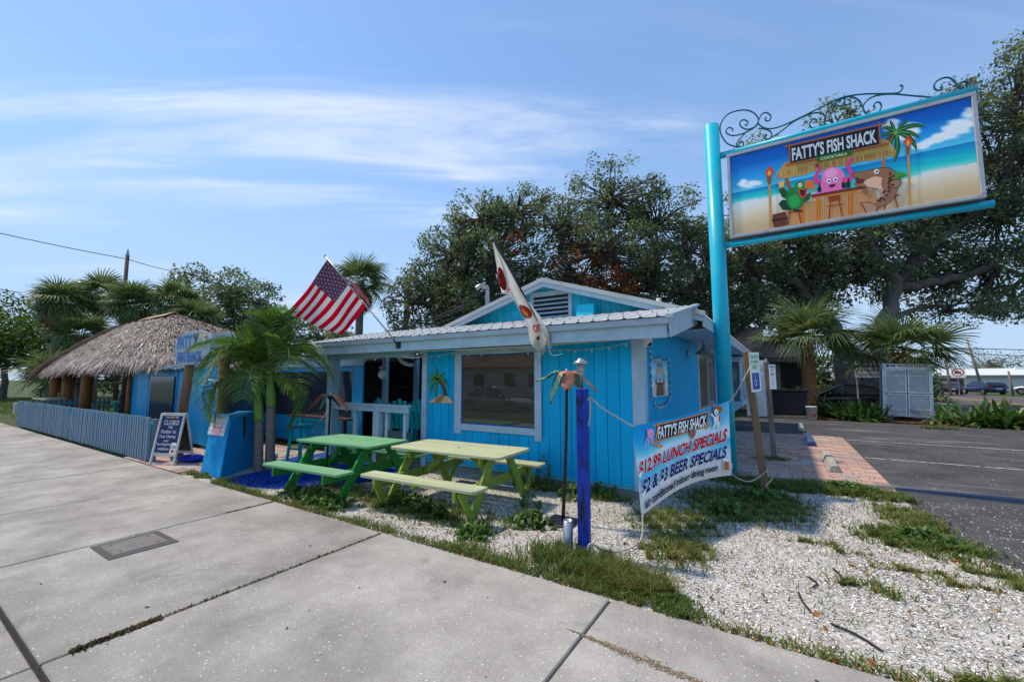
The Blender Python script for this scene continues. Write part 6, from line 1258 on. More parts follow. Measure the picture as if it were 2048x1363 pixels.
for az, ln, dr in ((.3, 1.5, 1.3), (1.6, 1.3, 1.7), (2.7, 1.6, 1.2), (3.6, 1.6, 1.5), (4.6, 1.2, 1.9), (5.5, 1.5, 1.4)): dryfrond(az, ln, dr)
# feather palm by the stucco wall: two stems
def feather(ln, seed, arch=.8, m_=FEAG):
    rg = random.Random(seed); m = MB(); n = 18
    pts = [V(ln * (f - .22 * arch * f * f), 0, arch * ln * (.75 * f - .95 * f * f)) for f in (k / n for k in range(n + 1))]
    m.col = (1.2, 1.15, .8); m.tube(pts, [.016 * (1 - .85 * k / n) + .002 for k in range(n + 1)], 5, 1, cap=False)
    for k in range(3, n * 3):
        f = k / (n * 3); i = min(int(f * n), n - 1); p = pts[i].lerp(pts[i + 1], f * n - i); d = (pts[i + 1] - pts[i]).normalized()
        for q in (-1, 1):
            L2 = ln * .43 * math.sin(math.pi * (.13 + .82 * f)) ** .7 * rg.uniform(.85, 1.1); g = rg.uniform(.6, 1.35); m.col = (g, g, g * rg.uniform(.7, 1.1)); up = V(-d.z, 0, d.x)
            dirv = (V(0, q, 0) * .78 + d * .55 + up * rg.uniform(.20, .42)).normalized(); wv = d * .5 + up * .2; wv.normalize(); w0 = .0165
            p1 = p + dirv * L2 * .5; p2 = p + dirv * L2 * .80 - V(0, 0, L2 * .12); p3 = p + dirv * L2 * .96 - V(0, 0, L2 * .34)
            m.add([p - wv * w0 * .4, p + wv * w0 * .4, p1 - wv * w0, p1 + wv * w0, p2 - wv * w0 * .8, p2 + wv * w0 * .8, p3], [(0, 1, 3, 2), (2, 3, 5, 4), (4, 5, 6)])
    return m.mesh('frond', [m_, STALK])
fm = [feather(1.45, 1, .75), feather(1.5, 2, 1.0), feather(1.45, 3, 1.25), feather(1.4, 4, .6)]
t = thing('feather_palm', 'small feather palm with two slender ringed stems beside the blue stucco wall', 'palm tree', (-8.62, 4.5, 0))
RING = mat('ringed_stem', (.21, .18, .155), .85, .18, 4, bump=.7, bs=5, stretch=(.3, .3, 9), dirt=(.12, .11, .09), dscale=3, damt=.5); SHAFT = mat('crownshaft_green', (.16, .30, .045), .4, .12, 4)
for pts, top, sd, hz in (([(-8.66, 4.42, -.1), (-8.72, 4.42, .45), (-8.78, 4.44, .92)], (-8.98, 4.45, 1.80), 5, 12), ([(-8.56, 4.58, -.1), (-8.60, 4.58, .6), (-8.64, 4.58, 1.20)], (-8.74, 4.58, 1.98), 9, 10)):
    MB().tube(smoothpath(pts, 5), [.115, .10, .092] + [.086] * 5 + [.082] * 3, 12).build('stem', RING, t, smooth=True)
    MB().tube(smoothpath([pts[-1], V(*pts[-1]).lerp(V(*top), .35), top], 4), [.082, .088, .092, .090, .084, .070, .056, .046, .038], 12).build('crownshaft', SHAFT, t, smooth=True)
    rg = random.Random(sd)
    for k in range(hz):
        az = k * 360 / hz + rg.uniform(-16, 16) + (20 if sd == 9 else 0); f = (k * 5 % hz) / (hz - 1); el = 82 - 128 * f + rg.uniform(-8, 8)
        o = link('frond', fm[rg.randrange(3) if el > -5 else 2], t); o.location = V(*top) - V(0, 0, .02); o.rotation_euler = Euler((rg.uniform(-.3, .3), -R(el), R(az)), 'XYZ'); s = rg.uniform(.9, 1.08); o.scale = (s, s, s)
    MB().tube([top, V(*top) + V(.02, .02, .7)], [.012, .002], 5).build('spear_leaf', SHAFT, t)

# ------------------------------------------------------------------ broadleaf trees
OAKL = leafmat('oak_leaf', (.165, .215, .11), .5, .6, .12); OAKB = mat('oak_bark', (.135, .12, .105), .95, .3, 3, bump=1.0, bs=10, stretch=(1, 1, .35), dirt=(.05, .045, .04), dscale=2, damt=.6)
DEADL = leafmat('oak_leaf_dead', (.38, .12, .04), .15, .8, .1); LIMEL = leafmat('bright_leaf', (.10, .17, .028), .3, .5); MOSSM = leafmat('hanging_moss', (.20, .20, .165), .2, .9, .05)
def leafcloud(centres, tints, per, cr, s0, s1, rng, flat=.75):
    n = len(centres) * per; c = np.repeat(centres, per, 0); t_ = np.repeat(tints, per); off = rng.normal(0, 1, (n, 3)); off *= (cr * rng.random((n, 1)) ** .45) / (np.linalg.norm(off, axis=1)[:, None] + 1e-6); off[:, 2] *= flat
    p = c + off; nrm = rng.normal(0, 1, (n, 3)) + np.array(SUN) * 1.3 + off / cr * .4; nrm /= np.linalg.norm(nrm, axis=1)[:, None]
    a = np.cross(nrm, rng.normal(0, 1, (n, 3))); a /= np.linalg.norm(a, axis=1)[:, None]; b = np.cross(nrm, a); s = rng.uniform(s0, s1, n)[:, None]
    v = np.stack([p - a * s, p + b * s * .45 + nrm * s * .12, p + a * s, p - b * s * .45 + nrm * s * .12], 1).reshape(-1, 3)
    g = t_ * (rng.uniform(.55, 1.2, n) + (rng.random(n) < .18) * rng.uniform(.3, 1.0, n)); return v, np.arange(4 * n).reshape(n, 4), np.stack([g, g * rng.uniform(.93, 1.07, n), g * rng.uniform(.75, 1.1, n)], 1)
def tree(name, label, base, trunk, limbs, lobes, nclump, per, cr, s0, s1, seed, leaf=OAKL, dead=None, moss=0, group=None, twigs=.5, fill=.35):
    """trunk/limbs: (points, r0, r1); lobes: (x,y,z,rh,rv)"""
    rng = np.random.default_rng(seed); rg = random.Random(seed)
    t = thing(name, label, 'tree', base, 0, group)
    m = MB(); skel = []
    for pts, r0, r1 in [trunk] + limbs:
        q = smoothpath(pts, 5); q = [p + V(rg.uniform(-1, 1), rg.uniform(-1, 1), rg.uniform(-1, 1)) * r0 * .22 * (0 if i in (0,) else 1) for i, p in enumerate(q)]; n = len(q); m.tube(q, [r0 + (r1 - r0) * (i / (n - 1)) ** .8 for i in range(n)], 9); skel += q[n // 3:]
    sk = np.array([p[:] for p in skel]); wts = np.array([l[3] ** 2 * l[4] for l in lobes]) ** .75; wts /= wts.sum(); cs = []
    for l, w_ in zip(lobes, wts):
        k = max(3, int(nclump * w_)); d = rng.normal(0, 1, (k, 3)); d /= np.linalg.norm(d, axis=1)[:, None]; r_ = np.where(rng.random(k) < fill, rng.random(k) ** .4, rng.uniform(.78, 1.12, k))[:, None]; c = np.array(l[:3]) + d * r_ * np.array([l[3], l[3], l[4]]); cs.append(c)
    C_ = np.concatenate(cs)
    # secondary branches: lobe centres from the nearest limb, then twigs to clumps
    nodes = [V(*p) for p in sk]
    for l in lobes:
        c = V(*l[:3]); i = int(np.argmin(((sk - np.array(l[:3])) ** 2).sum(1))); a = nodes[i]; mid = a.lerp(c, .5) + V(rg.uniform(-.5, .5), rg.uniform(-.5, .5), rg.uniform(-.2, .5)); q = smoothpath([a, mid, c], 4); m.tube(q, [.16 - .011 * k for k in range(len(q))], 6, cap=False)
        mine = [c_ for c_ in C_ if ((c_[0] - c.x) / l[3]) ** 2 + ((c_[1] - c.y) / l[3]) ** 2 + ((c_[2] - c.z) / l[4]) ** 2 < 1.5]
        rg.shuffle(mine)
        for c_ in mine[:int(len(mine) * twigs)]:
            e = V(*c_); s_ = q[rg.randrange(2, len(q))]; md = s_.lerp(e, .55) + V(rg.uniform(-.3, .3), rg.uniform(-.3, .3), rg.uniform(-.1, .35)); m.tube([s_, md, e], [.06, .04, .016], 4, cap=False)
    m.build('trunk', OAKB, t, smooth=True)
    tint = rng.uniform(.6, 1.45, len(C_)); dd = np.zeros(len(C_), bool)
    if dead:
        for (x, y, z, r_) in dead: dd |= ((C_ - np.array([x, y, z])) ** 2).sum(1) < r_ * r_
    v, f, c = leafcloud(C_[~dd], tint[~dd], per, cr, s0, s1, rng); link('crown', npmesh('crown', v, f, leaf, cols=c), t)
    if dd.any(): v, f, c = leafcloud(C_[dd], tint[dd], int(per * .8), cr * .9, s0 * .9, s1 * .9, rng); link('dead_foliage', npmesh('dead_foliage', v, f, DEADL, cols=c), t)
    if moss:
        k = rng.integers(0, len(C_), moss); p = C_[k] + rng.normal(0, .2, (moss, 3)); h = -rng.uniform(.3, 1.0, moss); vs2, fs2, b_ = [], [], 0
        for rep in range(5):
            vv, ff, cc = blades(p[:, :2] + rng.normal(0, .07, (moss, 2)), h * rng.uniform(.6, 1, moss), .05, .06, np.ones((moss, 3)) * rng.uniform(.6, 1.2, (moss, 1)), 0); vv[:, 2] += np.repeat(p[:, 2], 6); vs2.append(vv); fs2.append(ff + b_); b_ += len(vv)
        ccs = np.ones((sum(len(f_) for f_ in fs2), 3)) * rng.uniform(.6, 1.2, (sum(len(f_) for f_ in fs2), 1)); link('hanging_moss', npmesh('hanging_moss', np.concatenate(vs2), np.concatenate(fs2), MOSSM, cols=ccs), t)['kind'] = 'stuff'
    return t
OAK_R = [(-10.9, 23.0, 11.2, 2.46, 1.69), (-8.6, 24.3, 12.9, 2.92, 1.69), (-6.7, 26.8, 11.9, 2.88, 1.92), (-4.9, 27.1, 9.3, 1.85, 2.15), (-8.8, 23.4, 9.3, 3.4, 1.92), (-6.9, 25.9, 8.1, 3.23, 1.69), (-8.8, 26.0, 6.8, 3.83, 1.44), (-11.3, 23.1, 7.6, 2.15, 1.69), (-4.3, 27.7, 6.6, 1.85, 1.54), (-6.0, 27.0, 5.0, 2.4, 1.2)]
OAK_L = [(-12.5, 20.7, 11.5, 1.92, 1.33), (-14.5, 19.5, 11.1, 1.92, 1.48), (-16.1, 18.7, 9.0, 1.92, 1.78), (-13.8, 20.2, 8.7, 2.66, 1.92), (-17.1, 18.3, 7.1, 1.92, 1.63), (-15.3, 19.5, 6.2, 2.81, 1.48), (-12.6, 21.2, 6.7, 2.07, 1.48), (-18.5, 17.5, 6.1, 1.48, 1.33), (-16.5, 19.5, 4.6, 2.2, 1.2)]
tree('live_oak', 'tall spreading oak with the highest crown behind the white gable', (-7.4, 25, 0), ([(-7.4, 25, -.2), (-7.3, 25, 3), (-7.1, 25, 5.6)], .62, .42), [([(-7.1, 25, 5.4), (-8.0, 24.5, 8), (-8.6, 24.3, 11.5)], .36, .12), ([(-7.1, 25, 5.4), (-6.2, 26, 7.5), (-6.6, 26.6, 11)], .32, .12), ([(-7.2, 25, 5.0), (-9.6, 24, 6.8), (-11.2, 23, 9.5)], .3, .10), ([(-7.1, 25, 5.5), (-5.6, 26.6, 6.6), (-4.6, 27.2, 9)], .26, .1)], OAK_R, 820, 46, .58, .05, .15, 21, dead=((-9.2, 21.8, 7.8, 1.9), (-10.4, 22.0, 7.0, 1.9), (-8.0, 22.6, 6.8, 1.6)), twigs=.55, fill=.3)
tree('broad_oak', 'broad low oak with dense dark crown behind the tattered flag', (-14.8, 20, 0), ([(-14.8, 20, -.2), (-14.7, 20, 3), (-14.4, 20, 5)], .55, .38), [([(-14.4, 20, 4.8), (-14.2, 20, 8), (-13.2, 20.4, 10.8)], .3, .1), ([(-14.4, 20, 4.9), (-15.6, 19.2, 7.2), (-14.9, 19.4, 10.6)], .28, .1), ([(-14.5, 20, 4.5), (-16.6, 18.6, 6.0), (-18.2, 17.8, 6.2)], .26, .08), ([(-14.5, 20, 4.6), (-13, 21, 6), (-12.3, 21.2, 7)], .24, .08)], OAK_L, 700, 46, .58, .05, .15, 22, dead=((-12.2, 20.0, 9.3, 1.0), (-12.9, 20.0, 8.9, .8)), twigs=.55, fill=.35)
BIG = [(-1.6, 32.8, 8.8, 2.4, 2.06), (-2.3, 32.1, 11.2, 1.54, 1.72), (0.3, 33.7, 11.2, 2.57, 2.06), (2.5, 35.3, 9.9, 3.09, 1.89), (0.9, 34.6, 7.1, 2.75, 1.03), (2.8, 36.3, 13.7, 3.2, 2.49), (5.5, 37.1, 10.9, 3.09, 2.23), (6.4, 38.5, 14.4, 3.2, 2.13), (8.9, 39.3, 10.6, 3.26, 2.23), (11.3, 39.9, 8.8, 2.98, 1.82), (12.8, 41.6, 12.6, 3.09, 2.75), (12.1, 40.7, 16.2, 2.75, 2.92), (14.4, 41.9, 19.4, 3.09, 2.92), (15.0, 41.9, 23.2, 2.4, 2.23), (9.1, 40.2, 14.4, 2.84, 2.49), (8.9, 37.4, 6.1, 2.24, 0.8), (13.7, 42.7, 7.1, 2.06, 1.37), (3.6, 34.9, 19.4, 1.54, 0.96), (-0.6, 32.5, 17.3, 1.2, 0.86), (10.8, 39.5, 20.3, 2.06, 1.54), (7.8, 39.0, 17.8, 3.2, 2.13), (16.1, 43.4, 15.7, 3.09, 4.12), (16.4, 44.2, 9.9, 2.75, 2.75), (-2.3, 32.6, 6.4, 1.72, 1.2), (4.2, 36.5, 8.3, 3.09, 1.44), (7.6, 38.7, 8.3, 2.92, 1.37), (-0.5, 33.7, 6.8, 2.4, 1.1), (11.2, 40.0, 6.6, 1.99, 0.99), (1.9, 35.0, 8.5, 2.4, 1.37), (10.2, 39.9, 13.3, 2.75, 1.72), (-2.0, 33.2, 13.7, 1.42, 1.42)]
tree('great_oak', 'huge moss hung oak with heavy spreading limbs above the parked black car', (3.6, 33.4, 0), ([(3.6, 33.4, -.2), (3.45, 33.4, 1.5), (2.9, 33.7, 4.6), (1.9, 33.6, 6.4)], .85, .45), [([(3.5, 33.4, .6), (4.8, 33.2, 2.0), (5.3, 34.0, 4.8), (6.5, 35.7, 8.0)], .66, .38), ([(1.9, 33.6, 6.2), (1.0, 33.3, 8), (-.9, 32.2, 9), (-2.2, 32.1, 10.8)], .42, .12), ([(2.0, 33.6, 6.2), (2.4, 34.8, 10), (2.8, 36, 13.4)], .42, .14), ([(2.6, 33.7, 5.0), (.8, 34.2, 6.6), (-1.8, 32.7, 7.2)], .3, .1), ([(6.5, 35.7, 7.8), (9.5, 38.4, 11.2), (12.7, 40.2, 14.2), (14.2, 41.6, 18.8)], .36, .12), ([(6.5, 35.7, 7.8), (5.2, 35.6, 10.3), (5.5, 36, 13), (6.6, 38.2, 16)], .42, .12), ([(6.3, 35.5, 7.5), (9.3, 37.4, 8.1), (11.5, 38.6, 8.8), (14, 42, 8.6)], .38, .1), ([(7.4, 36.6, 9), (8.6, 39, 12.5), (10.2, 39.6, 19)], .3, .1), ([(5.4, 34.2, 5.2), (7.4, 36.2, 6.2), (9.4, 37.6, 6.4)], .24, .08)], BIG, 1750, 46, .78, .06, .19, 23, moss=420, twigs=.5, fill=.3)
tree('grey_oak', 'grey green oak crown filling the gap behind the cyan sign pole', (-2.4, 30.0, 0), ([(-2.4, 30, -.2), (-2.4, 30, 3), (-2.2, 30, 4.6)], .4, .28), [([(-2.2, 30, 4.5), (-3.4, 29.6, 7), (-4, 29.6, 9.5)], .22, .08), ([(-2.2, 30, 4.5), (-1.2, 30.5, 7), (-1, 31, 9)], .22, .08)], [(-3.6, 29.4, 8.2, 2.0, 2.0), (-2.0, 30.2, 9.2, 2.0, 1.8), (-3.2, 29.2, 5.6, 2.2, 1.6), (-1.0, 30.6, 6.2, 1.8, 1.4), (-3.9, 29.2, 10.6, 1.3, 1.2)], 240, 55, .65, .08, .17, 24, moss=160, twigs=.4)
# left background trees
def simple_tree(name, label, x, y, h, rr, seed, leaf=OAKL, n=120, group=None, per=50, low=.35):
    rg = random.Random(seed); lobes = [(x + rg.uniform(-.6, .6) * rr, y + rg.uniform(-.6, .6) * rr, h * (low + (1 - low) * q) - rr * .15, rr * rg.uniform(.45, .7), rr * rg.uniform(.35, .5)) for q in (.15, .35, .5, .7, .9, .45, .6)]
    return tree(name, label, (x, y, 0), ([(x, y, -.2), (x + .1, y, h * .3), (x, y, h * .5)], .05 * h * .6, .03 * h * .6), [([(x, y, h * .45), (x + (.3 - .6 * k) * rr, y + .2 * rr, h * .75)], .03 * h * .5, .05) for k in (0, 1)], lobes, n, per, rr * .22, .10, .24, seed, leaf, group=group, twigs=.3)
simple_tree('open_oak', 'open crowned oak behind the feather palm and hut ridge', -41.8, 20.2, 11.8, 4.4, 31, n=210)
simple_tree('leafy_tree', 'bright green leafy tree at the lawn past the cabbage palms', -58.5, 7.5, 8.6, 4.6, 32, LIMEL, n=200)
simple_tree('round_tree', 'rounded dark tree behind the striped flag', -36.5, 24.0, 7.6, 3.6, 33, n=150)
BG = 'bushes at the back of the lot'
for k, (x, y, h, r_) in enumerate(((1.2, 40, 3.4, 2.6), (5.0, 42, 3.2, 2.8), (-3, 39, 4.5, 3), (8.2, 47, 2.6, 2.4), (-.5, 46, 4.5, 3.2))): simple_tree('lot_bush', 'dense dark bush behind the parked black car', x, y, h, r_, 90 + k, n=70, per=40, group=BG, low=.05)
TG = 'dark trees filling in behind the thatched hut'
for k, (x, y, h, r_) in enumerate(((-55, 12.6, 6.6, 3.6), (-50, 15.8, 7.2, 3.8), (-45.5, 17.5, 6.4, 3.4), (-62, 12, 7.0, 4), (-40, 22, 6.0, 3.2), (-31, 26, 6.4, 3.4), (-27, 28, 6.4, 3.4), (-66, 6.5, 7.5, 4.2))):
    simple_tree('hut_background_tree', 'dark leafy tree standing behind the thatched hut', x, y, h, r_, 40 + k, n=90, group=TG, low=.2)
FG = 'low trees along the horizon past the white shed'
for k, (x, y, h, r_) in enumerate(((34, 112, 6.5, 6), (26, 112, 4.6, 4), (46, 120, 8.5, 7), (24, 118, 4.2, 5), (40, 130, 6, 6), (54, 118, 7, 7))):
    simple_tree('horizon_tree', 'low dark tree on the horizon past the white shed', x, y, h, r_, 60 + k, n=60, per=34, group=FG, low=.2)
# ------------------------------------------------------------------ wheel stops, bed plants, right-hand objects
def wheel_stop(label, x, y0, y1, m, rz=0):
    t = thing('wheel_stop', label, 'wheel stop', (x, (y0 + y1) / 2, 0)); h = (y1 - y0) / 2
    MB().prism([(-.11, 0), (.11, 0), (.055, .125), (-.055, .125)], lambda u, v, w_: (x + u, y0 + w_, v), y1 - y0).build('block', m, t, bevel=.012)
    for yy in (y0 + .35, y1 - .35): MB().lathe([(.016, 0), (.016, .004)], (x, yy, .124), 8).build('anchor_pin', STEEL, t)
CONCL = mat('cast_concrete', (.42, .41, .37), .9, .15, 6, bump=.3, bs=60, dirt=(.25, .24, .21), dscale=4, damt=.5)
wheel_stop('bare grey concrete wheel stop on the pink pavers', .74, 10.15, 12.1, CONCL)
wheel_stop('blue painted concrete wheel stop on the pink pavers', .55, 13.7, 15.6, mat('stop_blue_paint', (.02, .07, .24), .6, .2, 6, dirt=(.3, .3, .3), dscale=5, damt=.4))
wheel_stop('pale concrete wheel stop standing on the asphalt beyond the pavers', .45, 17.4, 19.2, CONCL)
STRAP = leafmat('strap_leaf', (.10, .19, .045), .2, .38, .5)
def strap_plant(seed):
    rg = random.Random(seed); m = MB()
    for k in range(34):
        a = rg.uniform(0, 6.283); ln = rg.uniform(.45, .95); d = V(math.cos(a), math.sin(a), 0); s = V(-d.y, d.x, 0); w0 = rg.uniform(.035, .06); el = rg.uniform(.35, 1.3); g = rg.uniform(.55, 1.4); m.col = (g * (1.5 if rg.random() < .15 else 1), g * 1.05, g * .9); b = V(rg.uniform(-.28, .28), rg.uniform(-.25, .25), 0); vs = []
        for f, w2 in ((0, .4), (.3, .9), (.65, 1), (.88, .6), (1, .05)):
            c = b + d * ln * f * math.cos(el) + V(0, 0, ln * (f * math.sin(el) - .32 * f * f * (1.4 - el * .6))); vs += [c - s * w0 * w2, c + s * w0 * w2]
        m.add(vs, [(2 * i, 2 * i + 1, 2 * i + 3, 2 * i + 2) for i in range(4)])
    return m.mesh('leaves', STRAP)
sp = [strap_plant(k) for k in range(4)]
for cl, (xa, xb, ya, yb), nn, lab in (('strap leaf plants by the black planter box', (1.35, 3.4, 23.5, 25.6), 17, 'strap leaved green plant in the bed between black planter and mesh cage'), ('strap leaf plants by the road', (5.35, 8.0, 22.6, 24.4), 17, 'strap leaved green plant in the bed between mesh cage and road')):
    for k in range(nn):
        t = thing('strap_plant', lab, 'plant', (RNG.uniform(xa, xb), RNG.uniform(ya, yb), 0), RNG.uniform(0, 6.28), cl); o = link('leaves', RNG.choice(sp), t, True); s = RNG.uniform(1.0, 1.4); o.scale = (s, s, s * RNG.uniform(1.0, 1.3))
# propane cage
cg = thing('propane_cage', 'white mesh propane tank cage standing crooked in the planting bed', 'cage', (4.42, 24.6, 0), R(-1))
WC = mat('cage_white_paint', (.84, .85, .86), .45, .06, 5, dirt=(.35, .34, .33), dscale=6, damt=.4); WIR = mat('cage_wire', (.70, .72, .73), .5, .1)
X0, X1, Y0, Y1, Z0, Z1 = -.80, .80, -.05, .80, .14, 2.40
TM = Matrix.Rotation(R(2.2), 4, 'Y')
fr = MB()
for x in (X0, X1 - .06):
    for y in (Y0, Y1 - .06): fr.box(x, x + .06, y, y + .06, Z0 - .12, Z1 - .05, M=TM)
fr.box(X0, X1, Y0, Y1, Z1 - .24, Z1, M=TM).box(X0, X1, Y0 - .001, Y1, Z0, Z0 + .06, M=TM); fr.build('cage_frame', WC, cg, True)
MB().box(X0 + .02, X1 - .02, Y1 - .05, Y1 - .03, Z0, Z1 - .1, M=TM).box(X0 + .01, X0 + .02, Y0 + .07, Y1 - .07, Z0, Z1 - .2, M=TM).box(X1 - .02, X1 - .01, Y0 + .07, Y1 - .07, Z0, Z1 - .2, M=TM).build('back_panel', mat('cage_back_grey', (.42, .44, .46), .6), cg, True)
for xa, xb in ((X0 + .07, -.02), (.02, X1 - .07)):
    for za, zb in ((Z0 + .07, 1.12), (1.16, Z1 - .26)):
        d = MB(); 
        for a in ((xa, xb, za, za + .04), (xa, xb, zb - .04, zb), (xa, xa + .04, za + .041, zb - .041), (xb - .04, xb, za + .041, zb - .041)): d.box(a[0], a[1], Y0 - .03, Y0 - .003, a[2], a[3], M=TM)
        d.box(xa + .041, xb - .041, Y0 - .025, Y0 - .01, (za + zb) / 2 + (.22 if za > 1 else -.22), (za + zb) / 2 + (.245 if za > 1 else -.195), M=TM)
        do = d.build('door', WC, cg, True); wr = MB(); step = .055; k = -int((zb - za) / step)
        while xa + k * step * 1.0 < xb:
            for sgn in (1, -1):
                # diagonal wires clipped to the door opening
                x_s = xa + k * step; seg = []
                for (px, pz) in ((x_s, za), (x_s + (zb - za), zb)): seg.append([px, pz])
                t0 = max(0, (xa + .04 - x_s) / (zb - za)); t1 = min(1, (xb - .04 - x_s) / (zb - za))
                if t1 > t0:
                    q0 = (x_s + (zb - za) * t0, za + (zb - za) * t0); q1 = (x_s + (zb - za) * t1, za + (zb - za) * t1)
                    if sgn < 0: q0 = (xa + xb - q0[0], q0[1]); q1 = (xa + xb - q1[0], q1[1])
                    wr.bar(TM @ V(q0[0], Y0 - .012, q0[1]), TM @ V(q1[0], Y0 - .012, q1[1]), .006, .016)
            k += 1
        wr.build('wire_mesh', WIR, do, True)
p = Print(lambda u, v, h: tuple(TM @ V(u, Y0 - .001 - h, v)), .0005, .002)
p.text('PROPANE NO SMOKING', [(-.30, Z1 - .04), (.62, Z1 - .04), (.62, Z1 - .13), (-.30, Z1 - .13)], (150, 40, 60), .02); p.ell(-.62, Z1 - .09, .06, .05, (30, 50, 110)); p.shape([(-.54, Z1 - .05), (-.36, Z1 - .05), (-.36, Z1 - .12), (-.54, Z1 - .12)], (40, 70, 140))
p.build('header_print', PRINT, cg, True)
MB().box(-.76, -.66, Y0 - .05, Y0 - .031, 1.08, 1.18, M=TM).build('latch', STEEL, cg, True)
for x in (-.72, .72):
    o = MB().box(4.42 + x - .16, 4.42 + x + .16, 24.4, 24.85, -.02, .07).build('concrete_pad', CONCL, cg)
# black planter, door, bucket
t = thing('planter_box', 'large black plastic planter box beside the white door', 'planter', (.2, 23.4, 0)); BP_ = mat('black_plastic', (.007, .007, .009), .4, .2, 4)
MB().prism([(-.44, .12), (.84, .12), (.88, 1.18), (-.48, 1.18)], lambda u, v, w_: (u, 23.1 + w_, v), .9).build('bin', BP_, t, bevel=.03); MB().box(-.52, .92, 23.04, 24.06, 1.18, 1.28).build('rim', BP_, t, bevel=.02); MB().box(-.7, 1.1, 22.95, 23.1, -.02, .10).build('timber_sill', WOODG, t)
m = MB(); rg = random.Random(5)
for k in range(16):
    a = rg.uniform(0, 6.28); m.col = (rg.uniform(.7, 1.6),) * 3; d = V(math.cos(a), math.sin(a), 0); b = V(rg.uniform(0, .8), 23.5, 1.25); e = b + d * rg.uniform(.2, .5) + V(0, 0, rg.uniform(.05, .3)); s = V(-d.y, d.x, 0) * .03; m.add([b - s, b + s, e], [(0, 1, 2)])
m.build('leaves', STRAP, t)
t = thing('panel_door', 'white six panel door standing ajar beside the black planter', 'door', (-1.1, 23.0, 0)); DW = mat('door_white', (.66, .69, .72), .45, .06, 3)
MB().box(-1.52, -.70, 22.98, 23.03, .02, 2.62).build('door_leaf', DW, t, bevel=.004); wl_ = mat('door_panel_white', (.60, .63, .67), .45, .06, 3)
for x0, x1 in ((-1.43, -1.16), (-1.06, -.79)):
    for z0, z1 in ((2.18, 2.46), (1.22, 2.04), (.25, 1.08)): MB().box(x0, x1, 22.964, 22.979, z0, z1).build('door_panel', wl_, t, bevel=.012)
MB().lathe([(.02, 0), (.035, .03), (.03, .06), (.0, .07)], n=10, M=Matrix.Translation((-.78, 22.98, 1.14)) @ Matrix.Rotation(R(90), 4, 'X')).build('knob', STEEL, t, smooth=True); MB().box(-.69, -.60, 22.99, 23.05, 0, 2.7).build('door_jamb', TRIM, t)
t = thing('bucket', 'white plastic bucket with red lettering beside the planter', 'bucket', (.97, 22.75, 0))
MB().lathe([(.18, 0), (.205, .53), (.215, .53), (.215, .56), (.195, .56), (.19, .5)], (.97, 22.75, .0), 18).build('pail', mat('bucket_white', (.70, .70, .68), .45, .06), t, smooth=True)
p = Print(lambda u, v, h: (.97 + (.198 + h) * math.sin(u), 22.75 - (.198 + h) * math.cos(u), v), .001, .003); p.text('ICE', [(.75, .12), (-.15, .12), (-.15, .27), (.75, .27)], (190, 25, 35), .03); p.build('lettering', PRINT, t)
MB().tube(smoothpath([(.76, 22.75, .5), (.8, 22.55, .42), (.97, 22.51, .36), (1.14, 22.55, .42), (1.18, 22.75, .5)]), .006, 5).build('bail_handle', STEEL, t)
# neighbouring house with shingle roof
SHIN, tt_, bb_ = base_nodes('brown_shingle'); N = tt_.nodes.new; L = tt_.links.new; bt = N('ShaderNodeTexBrick'); tcn = N('ShaderNodeTexCoord'); mpn = N('ShaderNodeMapping'); mpn.inputs['Scale'].default_value = (1, 1, 1)
L(tcn.outputs['Object'], mpn.inputs['Vector']); L(mpn.outputs[0], bt.inputs['Vector']); bt.inputs['Scale'].default_value = 3; bt.inputs['Color1'].default_value = (.34, .23, .165, 1); bt.inputs['Color2'].default_value = (.22, .15, .11, 1); bt.inputs['Mortar'].default_value = (.05, .035, .03, 1); bt.inputs['Mortar Size'].default_value = .03; bt.inputs['Row Height'].default_value = .42; L(bt.outputs[0], bb_.inputs['Base Color']); bb_.inputs['Roughness'].default_value = .95
t = thing('neighbour_house', 'beige house with brown shingle roof and dark door behind the lot', 'house', (-2, 29, 0)); BEI = mat('beige_wall', (.40, .37, .29), .8, .1, 2, dirt=(.28, .26, .2), damt=.4)
MB().box(-7, .95, 28.2, 33, 0, 2.85).build('wall', BEI, t); MB().box(-.12, .93, 28.12, 28.199, .0, 2.62).build('door', mat('dark_door', (.012, .011, .011), .5), t); MB().box(-.25, -.125, 28.10, 28.199, 0, 2.75).build('door_trim', BEI, t)
MB().prism([(27.3, 2.80), (31.5, 4.05), (31.5, 4.20), (27.3, 2.92)], lambda u, v, w_: (-7.2 + w_, u, v), 8.45).build('roof', SHIN, t); MB().box(-7.2, 1.26, 27.26, 27.30, 2.68, 2.90).build('eave_board', mat('eave_brown_grey', (.22, .2, .18), .8), t); MB().box(-7.1, 1.2, 27.3, 28.2, 2.72, 2.76).build('eave_soffit', mat('eave_dark', (.08, .07, .06), .8), t)
MB().prism([(25.6, 3.15), (29.5, 4.75), (29.5, 4.90), (25.6, 3.28)], lambda u, v, w_: (-7.2 + w_, u, v), 6.35).build('upper_roof', SHIN, t); MB().prism([(25.6, 3.10), (29.4, 4.70), (29.4, 3.0), (25.6, 3.0)], lambda u, v, w_: (-1.05 + w_, u, v), .10).build('roof_end_wall', BEI, t)
def art_addr(p): p.ell(.5, .62, .42, .30, (190, 184, 150)); p.shape([(.08, .1), (.92, .1), (.92, .62), (.08, .62)], (190, 184, 150)); p.text('1801', [(.22, .68), (.78, .68), (.78, .48), (.22, .48)], (50, 48, 40), .02)
plate(t, -.66, 28.19, 1.85, .62, .55, 0, 0, art_addr, 'address_plaque', .02, (176, 170, 140))
